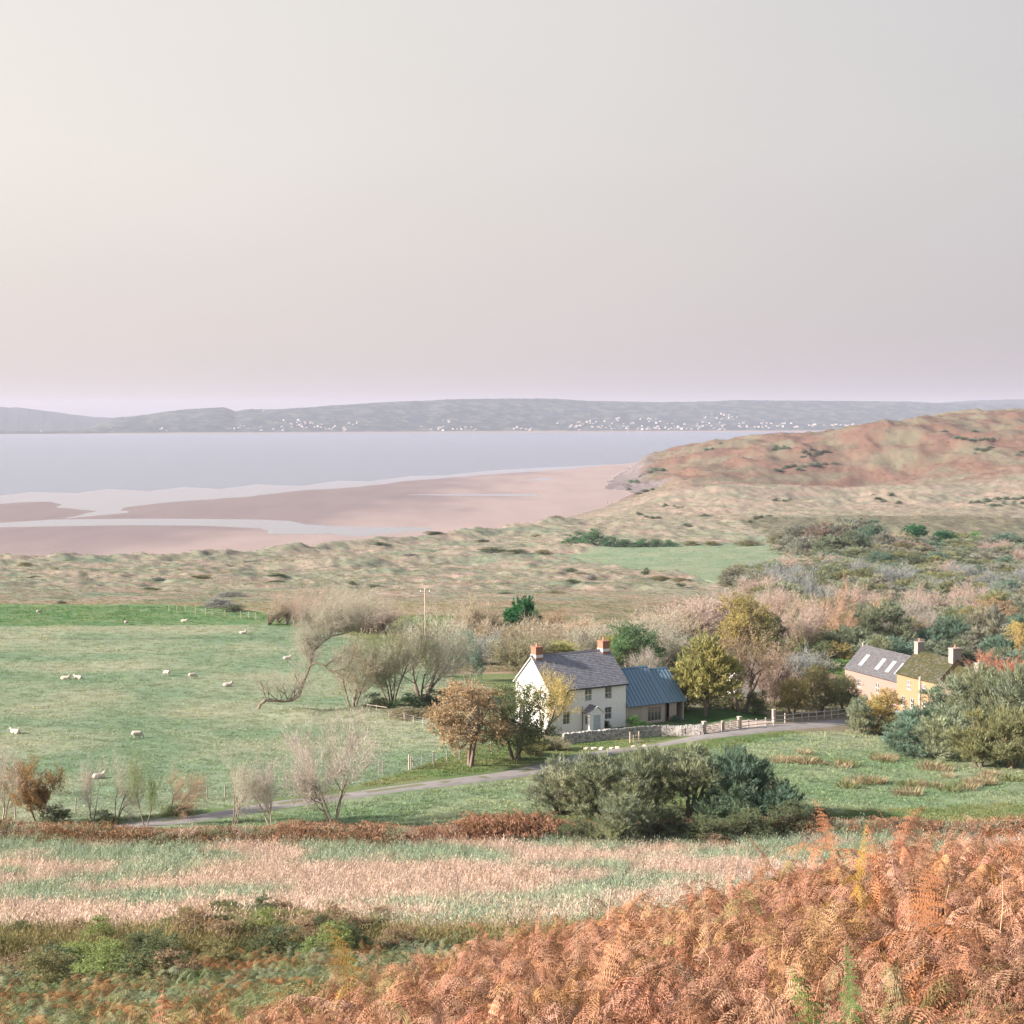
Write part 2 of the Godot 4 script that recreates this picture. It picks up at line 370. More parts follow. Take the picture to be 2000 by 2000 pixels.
const TREES := [
	["bare_tree", 114, 8, "bare", "pale", -40.87, 117.17, 4.64, 5.67, -1.06],
	["hawthorn_tree", 121, 8, "autumn", "rust", -37.8, 117.18, 4.45, 4.77, -2.09],
	["bare_sapling", 160, 8, "bare_up", "pale", -33.71, 117.63, 3.04, 5.04, 0.91],
	["bare_tree", 85, 8, "lean", "ashy", -32.2, 119.36, 4.02, 5.03, 0.2],
	["ash_tree", 141, 8, "slender", "green", -29.19, 116.77, 2.49, 5.82, -2.57],
	["leaning_shrub", 135, 8, "lean", "russet", -28.03, 121.17, 4.8, 3.57, -0.1],
	["bare_tree", 61, 8, "lean", "ashy", -22, 115.47, 4.34, 5.48, 0.4],
	["bare_tree", 162, 8, "bare", "pale", -19.04, 116.38, 4.61, 5.24, 0.22],
	["bare_tree", 22, 8, "bare_wide", "pale", -14.29, 116.83, 9.07, 8.54, -0.81],
	["bramble_bush", 37, 2, "bush", "dark", -36.24, 116.73, 3.22, 1.89, -2.65],
	["bramble_bush", 88, 2, "bush", "dark", -32.57, 117.2, 2.83, 1.4, 0.04],
	["bramble_bush", 90, 2, "bush", "green", -27.72, 122.06, 3.78, 0.94, -2.78],
	["hawthorn_tree", 161, 18, "bare", "tan", -19.79, 183.47, 9.81, 7.84, 0],
	["hawthorn_tree", 62, 18, "bare_wide", "olivegrey", -15.28, 186.91, 9.91, 10.18, -0.4],
	["hawthorn_tree", 116, 18, "bare_wide", "ashy", -11.59, 190.53, 13.71, 10.37, -2.58],
	["blue_green_tree", 142, 18, "autumn", "teal", -6.23, 203.65, 6.73, 7.01, -2.46],
	["bramble_bush", 28, 1, "bush", "dark", -17, 184.37, 4.44, 2.2, -0.45],
	["bramble_bush", 21, 1, "bush", "ivy", -12.79, 183.84, 5.06, 2.32, 1.96],
	["bramble_bush", 29, 1, "bush", "dark", -10.23, 186.24, 3.85, 2.35, -2.26],
	["bramble_bush", 99, 1, "bush", "olive", -7.7, 192.59, 5.31, 2.03, -1.66],
	["bramble_bush", 91, 1, "bush", "olivegrey", -12.39, 178.08, 6.75, 1.38, 0.76],
	["windbreak_tree", 86, 17, "windbreak", "tan", -47, 285.46, 8.37, 5.25, -0.27],
	["windbreak_tree", 128, 17, "windbreak", "rosy", -45.84, 288.47, 8.45, 5.64, -0.13],
	["windbreak_tree", 128, 17, "windbreak", "tan", -44.04, 287.53, 8.43, 5.39, 0.04],
	["windbreak_tree", 128, 17, "windbreak", "rosy", -41.72, 282.95, 8.29, 5.58, 0.08],
	["windbreak_tree", 128, 17, "windbreak", "rosy", -40.17, 283.42, 8.31, 6.39, 0.04],
	["windbreak_tree", 128, 17, "windbreak", "rosy", -38.17, 280.7, 8.23, 6.44, -0.04],
	["windbreak_tree", 128, 17, "windbreak", "tan", -36.62, 281.12, 8.24, 6.67, -0.08],
	["windbreak_tree", 128, 17, "windbreak", "rosy", -34.89, 280.19, 8.21, 6.16, -0.25],
	["windbreak_tree", 128, 17, "windbreak", "tan", -33.1, 278.62, 8.16, 6.47, 0.14],
	["windbreak_tree", 128, 17, "windbreak", "rosy", -31.37, 277.42, 8.13, 6.91, 0.01],
	["windbreak_tree", 128, 17, "windbreak", "tan", -29.72, 276.83, 8.11, 5.91, -0.05],
	["windbreak_tree", 128, 17, "windbreak", "rosy", -27.57, 271.3, 7.95, 5.21, 0.04],
	["windbreak_tree", 128, 17, "windbreak", "rosy", -25.94, 270.55, 7.93, 5.19, -0.09],
	["windbreak_tree", 120, 17, "windbreak", "rosy", -24.46, 271.33, 7.95, 5.47, 0.2],
	["dark_shrub", 145, 3, "bush", "dark", -38.88, 280.35, 4.83, 2.56, 2.67],
	["dark_shrub", 54, 3, "bush", "olive", -33.35, 274.85, 4.73, 3.28, -0.16],
	["dark_shrub", 60, 3, "bush", "dark", -28.4, 273.07, 4.33, 3.84, 0.98],
	["dark_shrub", 57, 3, "bush", "dark", -24.3, 274.88, 5.68, 3.67, -2.64],
	["dark_shrub", 3, 3, "bush", "teal", -19.63, 269.59, 5.57, 3.22, 1.21],
	["dark_shrub", 107, 3, "bush", "olive", -16.05, 264.5, 5.46, 2.42, 0.88],
	["oak_tree", 147, 13, "oak", "oakbrown", -4.31, 145.55, 10.17, 9.16, 2.96],
	["oak_tree", 41, 13, "leafy", "oakgreen", 0.42, 150.1, 9.05, 9.59, 1.93],
	["birch_tree", 159, 13, "sparse", "gold", 3.55, 164.25, 12.5, 7.38, -1.29],
	["garden_shrub", 166, 13, "bush", "yellowgreen", 2.74, 157.39, 3.25, 1.77, -0.69],
	["garden_shrub", 82, 13, "twiggy", "olivegrey", 4.51, 157.87, 3.26, 1.36, 1.01],
	["garden_shrub", 95, 13, "bush", "olive", 2.14, 153.71, 3.18, 1.19, -2.86],
	["garden_shrub", 53, 13, "bush", "dark", 10.7, 170.7, 2.12, 1.32, -0.23],
	["garden_shrub", 19, 13, "bush", "lime", 14.51, 170.13, 3.87, 2.03, -1.99],
	["garden_shrub", 87, 13, "bush", "teal", 19.68, 175.66, 2.06, 0.86, -2.3],
	["willow_tree", 130, 12, "round", "goldgreen", 23.43, 178.61, 9.23, 10.35, -2.65],
	["oak_tree", 158, 12, "sparse", "brownish", 28.7, 183.74, 11.52, 9.68, 1.61],
	["garden_thicket", 123, 12, "twiggy", "rosy", 34.05, 191.95, 6.61, 6.19, -2.22],
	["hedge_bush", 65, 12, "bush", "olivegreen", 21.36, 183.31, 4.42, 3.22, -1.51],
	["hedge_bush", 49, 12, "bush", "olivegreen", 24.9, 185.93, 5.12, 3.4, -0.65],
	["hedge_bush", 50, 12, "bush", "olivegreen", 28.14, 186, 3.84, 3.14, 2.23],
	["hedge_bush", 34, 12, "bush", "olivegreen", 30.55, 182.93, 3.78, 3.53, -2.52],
	["hawthorn_bush", 169, 6, "leafy", "goldolive", 35.36, 185.46, 5.75, 5.47, -0.3],
	["hawthorn_bush", 84, 6, "leafy", "olive", 39.55, 189.49, 7.83, 6.66, 0.3],
	["hawthorn_bush", 38, 6, "leafy", "olivegreen", 43.66, 193.69, 6, 5.71, 2.3],
	["willow_bush", 77, 6, "willow", "willow", 41.02, 173.27, 3.82, 4.87, 1.92],
	["hazel_bush", 67, 6, "leafy", "gold", 44.71, 176.4, 6.68, 5.7, 2.18],
	["willow_bush", 89, 6, "willow", "olive", 44.42, 172.86, 4.76, 2.67, -1.33],
	["ivy_bush", 51, 6, "bush", "ivy", 49.8, 200, 5.23, 2.95, -0.51],
	["bare_tree", 113, 6, "bare", "pale", 56.75, 188, 7.74, 6.02, -0.85],
	["ivy_bush", 74, 6, "bush", "ivy", 54.31, 187, 2.58, 2.63, 2.31],
	["willow_bush", 6, 16, "willow", "teal", 41.89, 155.09, 6.68, 4.47, 2.75],
	["willow_bush", 78, 16, "willow", "willow", 45.35, 152.68, 7.89, 6.01, -2.09],
	["willow_bush", 110, 16, "willow", "olivewillow", 46.72, 146.9, 6.58, 6.09, -1.94],
	["willow_bush", 109, 16, "willow", "olivewillow", 49.54, 145.7, 7.02, 6.55, -1.61],
	["willow_bush", 9, 16, "willow", "teal", 48.47, 167.65, 8.66, 6.95, -1.6],
	["willow_bush", 149, 16, "willow", "willow", 52.3, 165.87, 10.28, 9.79, -0.09],
	["willow_bush", 151, 16, "willow", "willow", 55.52, 161.77, 10.58, 10.23, 0.53],
	["willow_bush", 165, 16, "willow", "willow", 57.74, 188.48, 9.09, 7.28, -1.42],
	["willow_bush", 164, 16, "willow", "willow", 64.07, 191.77, 11.23, 7.41, -2.98],
	["willow_bush", 118, 15, "willow", "willowpale", 4.07, 122.5, 6.33, 5.16, -0.49],
	["willow_bush", 81, 15, "willow", "willow", 7.38, 120.66, 7.06, 5.93, -0.78],
	["willow_bush", 150, 15, "willow", "willow", 10.96, 119.71, 7.42, 6.73, 0.4],
	["willow_bush", 111, 15, "willow_open", "willow", 14.69, 120.12, 7.86, 6.75, 2.72],
	["willow_bush", 11, 15, "willow", "tealdeep", 18.17, 119.22, 7.39, 6.91, 1.14],
	["willow_bush", 26, 15, "willow", "tealdeep", 20.6, 118.35, 6.11, 5.32, 0.09],
	["willow_bush", 146, 15, "willow", "willow", 8.17, 108.67, 5.61, 4.12, 0.71],
	["bramble_bush", 33, 15, "bush", "dark", 4.97, 109.23, 3.76, 1.92, 1.06],
	["bramble_bush", 31, 15, "bush", "dark", 11.61, 110.61, 4.57, 2.33, -2.68],
	["bramble_bush", 32, 15, "bush", "dark", 14.53, 109.34, 4.89, 2.38, 2.4],
	["bramble_bush", 30, 15, "bush", "dark", 17.79, 110.56, 4.95, 2.72, 1.68],
	["bramble_bush", 27, 15, "bush", "dark", 21.33, 112.94, 4.28, 2.38, 2.25],
	["bramble_bush", 100, 15, "bush", "olive", 24.83, 118.39, 3.26, 1.5, 1.79],
	["bramble_bush", 25, 15, "bush", "brownish", 15.06, 107.58, 3.33, 1.06, -0.65],
	["bare_shrub", 101, 10, "twiggy", "olivegrey", 1.51, 217.28, 8.6, 5.01, -0.61],
	["bare_shrub", 12, 10, "twiggy", "bluegrey", -4.1, 227.05, 7.82, 4.19, -2.38],
	["bare_shrub", 152, 10, "twiggy", "tan", 0, 245.89, 11.43, 4.67, 0.81],
	["bare_shrub", 156, 10, "twiggy", "tan", -6.26, 250.42, 8.62, 6.64, -2.63],
	["bare_shrub", 106, 10, "bush", "olive", -3.08, 253.46, 5.24, 5.34, -2.6],
	["evergreen_tree", 18, 10, "ever", "ever", 1.98, 259.45, 7.5, 8.93, -1.75],
	["bare_shrub", 23, 10, "twiggy", "brownish", 7.23, 267.34, 6.08, 3.85, -2.03],
	["bare_shrub", 115, 10, "twiggy", "tan", 9.59, 234.17, 11.29, 5.13, -0.96],
	["leafy_shrub", 167, 10, "leafy", "yellowgreen", 6.75, 220.74, 8.36, 5.12, -2.68],
	["bare_shrub", 0, 10, "twiggy", "ashy", 12.27, 228, 8.24, 5.25, -3],
	["bare_shrub", 132, 10, "twiggy", "russet", 12.85, 255.47, 7.92, 3.24, -2.09],
	["ivy_tree", 52, 10, "leafy", "ivy", 17.6, 218.49, 11.29, 8.29, -2.39],
	["leafy_shrub", 168, 10, "leafy", "yellowgreen", 15.22, 224.76, 6.19, 5.53, -0.82],
	["bare_tree", 2, 10, "bare", "ashy", 22.75, 224.41, 10.66, 7.19, -2.85],
	["bare_sapling", 163, 10, "bare", "pale", 19.36, 209.44, 4.64, 4.47, 2.25],
	["evergreen_shrub", 35, 10, "ever", "darkever", 26.79, 229.63, 7.12, 5.16, 0.68],
	["bare_shrub", 1, 10, "twiggy", "ashy", 19.77, 245.57, 11.84, 4.39, -2.11],
	["bare_shrub", 153, 10, "twiggy", "tan", 26.26, 252.34, 13.03, 5.09, -1.49],
	["bare_shrub", 124, 10, "twiggy", "rosy", 31.66, 264.62, 13.67, 6.1, -0.92],
	["bare_shrub", 122, 10, "twiggy", "rosy", 39.47, 281.07, 14.52, 6.15, -0.82],
	["oak_tree", 83, 10, "leafy", "goldolive", 37.67, 240.04, 11.99, 12.65, -2.26],
	["oak_tree", 45, 10, "leafy", "olivegreen", 41.79, 238.34, 7.39, 9.21, 2.09],
	["bare_tree", 127, 10, "bare", "rosy", 49.83, 249.65, 11.86, 9.58, 2.96],
	["bare_tree", 112, 10, "bare_wide", "russet", 58.42, 263.84, 13.99, 10.94, -0.2],
	["dark_shrub", 43, 10, "leafy", "dark", 49.64, 238.22, 9.02, 5.86, -0.1],
	["bare_shrub", 15, 10, "twiggy", "bluegrey", 44.43, 224.34, 6.95, 3.88, -2.48],
	["leafy_shrub", 20, 10, "leafy", "lime", 52.69, 234.8, 5.66, 3.3, -2.39],
	["willow_tree", 63, 10, "willow", "willowdark", 63.94, 257.6, 13.31, 10.86, -0.94],
	["ash_tree", 117, 10, "bare", "pale", 72.04, 267.83, 11.67, 9.83, -1.41],
	["willow_tree", 4, 10, "willow", "tealdeep", 76.87, 257.44, 9.75, 9.04, 1.97],
	["willow_tree", 137, 10, "willow", "willowgrey", 84.25, 262.37, 9.94, 10.6, -2.03],
	["oak_tree", 157, 10, "leafy", "oakbrown", 98.14, 301.02, 13.48, 9.52, -2.86],
	["oak_tree", 70, 10, "leafy", "gold", 87.19, 254.15, 8.75, 8.93, 2.71],
	["bare_shrub", 119, 10, "twiggy", "redbrown", 77.12, 225.28, 11.64, 4.93, 0.17],
	["willow_tree", 80, 14, "willow", "willow", 79.14, 262.26, 8.8, 6.77, 0.86],
	["willow_tree", 140, 14, "willow", "willowgrey", 88.69, 247.46, 8.24, 5.75, 1.63],
	["willow_tree", 7, 14, "willow", "teal", 131.75, 392.63, 11.84, 6.45, 1.73],
	["willow_tree", 76, 14, "willow", "willow", 113.89, 497.12, 14.45, 6.23, -1.64],
	["willow_tree", 79, 14, "willow", "willow", 92.88, 386.54, 12.33, 7.37, -0.17],
	["willow_tree", 80, 14, "willow", "willow", 85.52, 275.48, 10.84, 5.96, 2.93],
	["willow_tree", 76, 14, "willow", "willow", 181.5, 610.59, 15.51, 4.56, -0.97],
	["willow_tree", 103, 14, "willow", "olivewillow", 142.5, 372.65, 10.99, 6.99, 0.92],
	["bare_thicket", 125, 14, "twiggy", "rosy", 112.74, 519.06, 13.42, 4.6, 1.27],
	["oak_tree", 40, 14, "leafy", "olivegreen", 100.99, 277.12, 9.1, 6.85, 1.8],
	["willow_tree", 136, 14, "willow", "willowgrey", 189.47, 621.32, 13.85, 6.06, -2.05],
	["willow_tree", 102, 14, "willow", "olivewillow", 167, 635.41, 17.65, 6.44, -2.12],
	["bare_thicket", 125, 14, "twiggy", "rosy", 204.03, 533.85, 12.69, 6.51, 0.29],
	["willow_tree", 10, 14, "willow", "teal", 80.99, 230.09, 10.1, 6.17, -0.4],
	["willow_tree", 76, 14, "willow", "willow", 199.76, 559.7, 13.39, 4.39, 0.01],
	["willow_tree", 102, 14, "willow", "olivewillow", 127.81, 499.91, 12, 5.3, 2.46],
	["willow_tree", 138, 14, "willow", "willowgrey", 88.46, 325.69, 11.59, 5.89, 0.01],
	["willow_tree", 79, 14, "willow", "willow", 108.92, 392.31, 12.4, 7.07, 0.65],
	["willow_tree", 136, 14, "willow", "willowgrey", 113.55, 506.41, 14.58, 5.43, 0.34],
	["willow_tree", 138, 14, "willow", "willowgrey", 90.34, 316.36, 11, 6.05, 2.3],
	["willow_tree", 80, 14, "willow", "willow", 58.86, 238.77, 9.07, 6.81, 0.37],
	["bare_thicket", 13, 14, "twiggy", "bluegrey", 183.61, 497.99, 15.43, 5.08, 0.64],
	["willow_tree", 140, 14, "willow", "willowgrey", 68.55, 277.15, 9.52, 6.19, 2.65],
	["willow_tree", 46, 14, "willow", "willowdark", 168, 467.33, 14.43, 6.48, -1.78],
	["willow_tree", 138, 14, "willow", "willowgrey", 92.41, 359.22, 9.39, 5.95, -1.56],
	["willow_tree", 10, 14, "willow", "teal", 79.7, 242.87, 8.14, 7.13, 1.3],
	["willow_tree", 136, 14, "willow", "willowgrey", 87.24, 448.68, 11.46, 7.32, 2.72],
	["bare_thicket", 126, 14, "twiggy", "rosy", 93.98, 341.19, 9.41, 6.96, -0.41],
	["willow_tree", 102, 14, "willow", "olivewillow", 88.19, 478.67, 13.92, 5.39, -0.69],
	["willow_tree", 76, 14, "willow", "willow", 162.12, 614.29, 13.83, 6.59, -1.41],
	["oak_tree", 40, 14, "leafy", "olivegreen", 62.54, 298.51, 10.42, 7.01, 2.68],
	["willow_tree", 7, 14, "willow", "teal", 104.74, 385.38, 9.78, 5.03, 1.13],
	["willow_tree", 79, 14, "willow", "willow", 64.46, 350.97, 11.62, 6.45, -2.5],
	["willow_tree", 136, 14, "willow", "willowgrey", 125.23, 550.69, 13.79, 5.38, 0.32],
	["willow_tree", 136, 14, "willow", "willowgrey", 164.23, 592.77, 16.29, 4.42, 2.63],
	["willow_tree", 76, 14, "willow", "willow", 120.25, 434.11, 12.25, 5.55, -1.93],
	["bare_thicket", 126, 14, "twiggy", "rosy", 58.08, 323.39, 10.97, 4.84, 0.31],
	["willow_tree", 48, 14, "willow", "willowdark", 78.43, 274.28, 10.48, 5.08, -0.41],
	["willow_tree", 138, 14, "willow", "willowgrey", 131.62, 377.5, 10.5, 7.32, -1.71],
	["willow_tree", 48, 14, "willow", "willowdark", 65.4, 286.03, 9.26, 5.85, -2.67],
	["oak_tree", 69, 14, "leafy", "goldolive", 55.95, 257.7, 8.05, 5.92, 0.99],
	["willow_tree", 46, 14, "willow", "willowdark", 206.1, 620.84, 14.33, 4.43, -1.39],
	["willow_tree", 79, 14, "willow", "willow", 121.39, 317.33, 11.6, 5.44, -1.14],
	["willow_tree", 103, 14, "willow", "olivewillow", 78.53, 380.57, 9.81, 6.82, 1.9],
	["bare_thicket", 126, 14, "twiggy", "rosy", 79.96, 339.66, 10.75, 5.41, 0.18],
	["willow_tree", 102, 14, "willow", "olivewillow", 156.92, 493.09, 12.68, 5.23, 2.91],
	["willow_tree", 48, 14, "willow", "willowdark", 88.09, 263.05, 10.35, 4.91, 2.35],
	["willow_tree", 102, 14, "willow", "olivewillow", 140.41, 433.5, 12.32, 5.16, 0.03],
	["bare_thicket", 125, 14, "twiggy", "rosy", 189.29, 538.57, 15.97, 5.69, 1.1],
	["willow_tree", 76, 14, "willow", "willow", 102.66, 464.46, 13.37, 4.42, 2.76],
	["willow_tree", 79, 14, "willow", "willow", 89.7, 333.55, 10.79, 6.43, 1.08],
	["willow_tree", 138, 14, "willow", "willowgrey", 61.18, 375.25, 11.12, 6.75, 0.21],
	["willow_tree", 136, 14, "willow", "willowgrey", 114.37, 486.05, 12.18, 6.3, 1.54],
	["willow_tree", 48, 14, "willow", "willowdark", 90.79, 286.38, 9.37, 6.08, -0.13],
	["willow_tree", 102, 14, "willow", "olivewillow", 154.13, 459.81, 11.57, 5.8, 0.6],
	["oak_tree", 68, 14, "leafy", "goldolive", 99.64, 318.28, 9.03, 6.41, -0.11],
	["willow_tree", 48, 14, "willow", "willowdark", 61.64, 249.67, 9.25, 5.56, -0.21],
	["willow_tree", 103, 14, "willow", "olivewillow", 69.72, 366.35, 12.53, 5.32, 2.62],
	["willow_tree", 79, 14, "willow", "willow", 80.81, 359.94, 12.23, 7.18, -2.55],
	["willow_tree", 140, 14, "willow", "willowgrey", 76.01, 295.83, 8.69, 5.53, -0.81],
	["bare_thicket", 14, 14, "twiggy", "bluegrey", 69.72, 339.7, 10.17, 6.57, 1.36],
	["willow_tree", 138, 14, "willow", "willowgrey", 87.05, 347.64, 8.98, 6.98, 1.5],
	["willow_tree", 76, 14, "willow", "willow", 125.78, 540.92, 16.06, 5.99, -1.26],
	["willow_tree", 5, 14, "willow", "teal", 213.86, 639.19, 17.47, 6.49, 2.13],
	["willow_tree", 136, 14, "willow", "willowgrey", 136.82, 449.49, 11.65, 5.45, 0.07],
	["bare_thicket", 125, 14, "twiggy", "rosy", 225.96, 611.33, 17.47, 5.26, 0.32],
	["oak_tree", 40, 14, "leafy", "olivegreen", 58.22, 278.32, 10.35, 5.97, 0.87],
	["bare_thicket", 13, 14, "twiggy", "bluegrey", 151.9, 592.84, 14.29, 5.29, -1.47],
	["willow_tree", 138, 14, "willow", "willowgrey", 116.28, 372.86, 9.92, 5.24, -1.75],
	["willow_tree", 76, 14, "willow", "willow", 178.53, 580.08, 14.3, 5.38, 1.56],
	["willow_tree", 79, 14, "willow", "willow", 100.98, 351.75, 10.14, 5.04, -2.45],
	["willow_tree", 138, 14, "willow", "willowgrey", 146.82, 408.12, 12.62, 5.8, -1.74],
	["willow_tree", 48, 14, "willow", "willowdark", 100.13, 298.45, 11.3, 5.52, -2.24],
	["willow_tree", 79, 14, "willow", "willow", 115.21, 380.82, 12.57, 5.04, -0.69],
	["willow_tree", 46, 14, "willow", "willowdark", 113.42, 441.95, 13.81, 7.01, -2.87],
	["willow_tree", 138, 14, "willow", "willowgrey", 64.17, 415.68, 13.44, 7.22, 0.17],
	["willow_tree", 138, 14, "willow", "willowgrey", 96.7, 367.05, 9.79, 5.38, 2.83],
	["willow_tree", 76, 14, "willow", "willow", 138.06, 573.4, 13.23, 4.32, 0.42],
	["oak_tree", 104, 14, "leafy", "olive", 115.21, 307.99, 9.18, 5.81, 0.61],
	["bare_thicket", 126, 14, "twiggy", "rosy", 137.15, 364.2, 10.04, 6.98, 0.16],
	["willow_tree", 138, 14, "willow", "willowgrey", 65.52, 398.58, 10.88, 6.63, -2.87],
	["bare_thicket", 126, 14, "twiggy", "rosy", 78.3, 349.03, 10.19, 5.9, -0.04],
	["willow_tree", 79, 14, "willow", "willow", 154.01, 419.01, 13.68, 5.35, -2.15],
	["willow_tree", 7, 14, "willow", "teal", 123.5, 339.43, 12.06, 6.71, 2.59],
	["willow_tree", 138, 14, "willow", "willowgrey", 68.61, 317.44, 8.71, 6.74, 0.99],
	["willow_tree", 7, 14, "willow", "teal", 122.27, 324.9, 11.08, 6.26, -0.72],
	["willow_tree", 79, 14, "willow", "willow", 125.04, 365.48, 11.74, 5.47, 2.39],
	["willow_tree", 79, 14, "willow", "willow", 74.89, 320.71, 10.88, 5.48, -1.1],
	["bare_thicket", 126, 14, "twiggy", "rosy", 55, 300.14, 8.73, 6.95, 1.29],
	["bare_thicket", 13, 14, "twiggy", "bluegrey", 189.85, 513.75, 13.77, 4.63, -2.95],
	["willow_tree", 48, 14, "willow", "willowdark", 103.2, 288, 10.58, 5.74, -2.53],
	["oak_tree", 105, 14, "leafy", "olive", 93.6, 276.54, 10.02, 5.86, -0.11],
	["willow_tree", 138, 14, "willow", "willowgrey", 77.33, 397.59, 13.26, 7.1, -1.41],
	["willow_tree", 48, 14, "willow", "willowdark", 55.8, 245.67, 10.46, 7.37, -1.96],
	["willow_tree", 102, 14, "willow", "olivewillow", 150.61, 571.23, 15.64, 6.3, -2.27],
	["willow_tree", 102, 14, "willow", "olivewillow", 142.57, 541.92, 13.25, 4.95, -1.44],
	["willow_tree", 79, 14, "willow", "willow", 73.77, 356.18, 12, 5.2, 0.47],
	["oak_tree", 104, 14, "leafy", "olive", 82.32, 316.47, 9.31, 6.12, 1.85],
	["willow_tree", 136, 14, "willow", "willowgrey", 170.89, 445.44, 13.92, 4.81, -1.61],
	["willow_tree", 48, 14, "willow", "willowdark", 73.19, 243.38, 8.44, 5.97, 1.67],
	["willow_tree", 102, 14, "willow", "olivewillow", 156.32, 604.68, 14.83, 5.98, -2.78],
	["willow_tree", 76, 14, "willow", "willow", 178.14, 483.74, 12.84, 6.24, -0.77],
	["willow_tree", 76, 14, "willow", "willow", 73.26, 430.65, 12.36, 6.87, -2.62],
	["willow_tree", 140, 14, "willow", "willowgrey", 69.6, 250.16, 9.3, 5.2, 0.92],
	["bare_thicket", 125, 14, "twiggy", "rosy", 174.35, 501.47, 14.49, 4.78, -1.78],
	["willow_tree", 138, 14, "willow", "willowgrey", 121.44, 350.4, 10.19, 6.3, 1.64],
	["willow_tree", 136, 14, "willow", "willowgrey", 205.66, 593.12, 14.31, 4.66, 0.13],
	["willow_tree", 48, 14, "willow", "willowdark", 96.42, 256.85, 9.61, 5.62, 0.82],
	["willow_tree", 102, 14, "willow", "olivewillow", 155.07, 439.43, 13.65, 5.85, 1.98],
	["oak_tree", 105, 14, "leafy", "olive", 96.43, 291.3, 9.98, 4.91, 1.54],
	["willow_tree", 140, 14, "willow", "willowgrey", 79.82, 254.47, 10.05, 7.01, 0.89],
	["oak_tree", 39, 14, "leafy", "olivegreen", 71.7, 310.53, 9.9, 6.51, -0.37],
	["willow_tree", 10, 14, "willow", "teal", 72.7, 257.34, 9.32, 6.89, 0.94],
	["willow_tree", 138, 14, "willow", "willowgrey", 134.18, 427.56, 13.9, 5.3, -0.05],
	["willow_tree", 47, 14, "willow", "willowdark", 108.58, 324.71, 10.62, 5.64, 2.43],
	["willow_tree", 79, 14, "willow", "willow", 123.92, 417.73, 10.24, 5.63, -1.91],
	["willow_tree", 80, 14, "willow", "willow", 99.56, 266.31, 8.48, 7.13, 1.71],
	["bare_thicket", 13, 14, "twiggy", "bluegrey", 104.42, 437.59, 12.61, 6.24, 2.3],
	["willow_tree", 5, 14, "willow", "teal", 129.48, 517.99, 13.28, 5.67, 1.59],
	["willow_tree", 102, 14, "willow", "olivewillow", 96.08, 489.52, 13.88, 4.91, 2.9],
	["bare_thicket", 154, 14, "twiggy", "tan", 55.98, 311.98, 10.44, 5.19, -0.41],
	["willow_tree", 138, 14, "willow", "willowgrey", 139.26, 384.54, 11.67, 6.07, -2.73],
	["willow_tree", 138, 14, "willow", "willowgrey", 88.87, 309.09, 10.3, 5.38, 0.53],
	["willow_tree", 46, 14, "willow", "willowdark", 139.14, 509.66, 11.85, 6.58, 1.93],
	["oak_tree", 105, 14, "leafy", "olive", 53.32, 267.39, 8.54, 4.87, -2.04],
	["willow_tree", 102, 14, "willow", "olivewillow", 145.1, 583.59, 17.17, 5.61, -2.15],
	["willow_tree", 46, 14, "willow", "willowdark", 124.58, 526.57, 14.57, 4.47, 2.96],
	["willow_tree", 102, 14, "willow", "olivewillow", 133.73, 479.75, 14.51, 4.33, 1.47],
	["oak_tree", 40, 14, "leafy", "olivegreen", 87.85, 297.13, 11.13, 6.58, 2.83],
	["willow_tree", 76, 14, "willow", "willow", 209.19, 579.32, 16.18, 6.53, -1.04],
	["willow_tree", 103, 14, "willow", "olivewillow", 115.62, 355.37, 11.67, 7.1, -0.65],
	["willow_tree", 136, 14, "willow", "willowgrey", 84.5, 468.08, 13.43, 5.94, 1.18],
	["willow_tree", 103, 14, "willow", "olivewillow", 99.37, 417.11, 10.34, 7.12, 2.21],
	["willow_tree", 136, 14, "willow", "willowgrey", 220.75, 585.22, 13.79, 4.9, -2.8],
	["willow_tree", 46, 14, "willow", "willowdark", 164.72, 514.91, 13.49, 5.07, -2.87],
	["willow_tree", 5, 14, "willow", "teal", 121.09, 475.48, 13.45, 6.12, -0.14],
	["willow_tree", 102, 14, "willow", "olivewillow", 105.13, 513.35, 13.13, 6.13, 1.23],
	["oak_tree", 69, 14, "leafy", "goldolive", 110.62, 295.45, 11.16, 6.92, -1.61],
	["willow_tree", 102, 14, "willow", "olivewillow", 144.32, 501.55, 14.08, 6.16, -0.87],
	["willow_tree", 140, 14, "willow", "willowgrey", 80.34, 287.23, 10.29, 6.34, 0.63],
	["willow_tree", 7, 14, "willow", "teal", 103.5, 360.26, 10.62, 5.24, 1.64],
	["bare_thicket", 14, 14, "twiggy", "bluegrey", 75.89, 412.22, 12.53, 6.47, 0.05],
	["willow_tree", 136, 14, "willow", "willowgrey", 169.67, 533.85, 15.14, 6.6, 0.62],
	["oak_tree", 69, 14, "leafy", "goldolive", 67.61, 262.74, 8.51, 5.93, 0.83],
	["willow_tree", 138, 14, "willow", "willowgrey", 60.43, 337.67, 10.24, 7.02, -1.67],
	["bare_thicket", 125, 14, "twiggy", "rosy", 139.73, 468.28, 11.84, 5.31, 1.33],
	["bare_thicket", 13, 14, "twiggy", "bluegrey", 140.85, 457.84, 11.77, 5.33, 1.2],
	["willow_tree", 138, 14, "willow", "willowgrey", 110.71, 341.85, 10.26, 5.45, -0.27],
	["willow_tree", 136, 14, "willow", "willowgrey", 168.81, 455.77, 12, 6.41, -2.94],
	["bare_thicket", 125, 14, "twiggy", "rosy", 192.89, 585.85, 14.09, 5.14, -1.65],
	["willow_tree", 138, 14, "willow", "willowgrey", 81.53, 390.37, 10.23, 6, 2.58],
	["willow_tree", 136, 14, "willow", "willowgrey", 166.1, 477.95, 13.65, 5.15, 1.91],
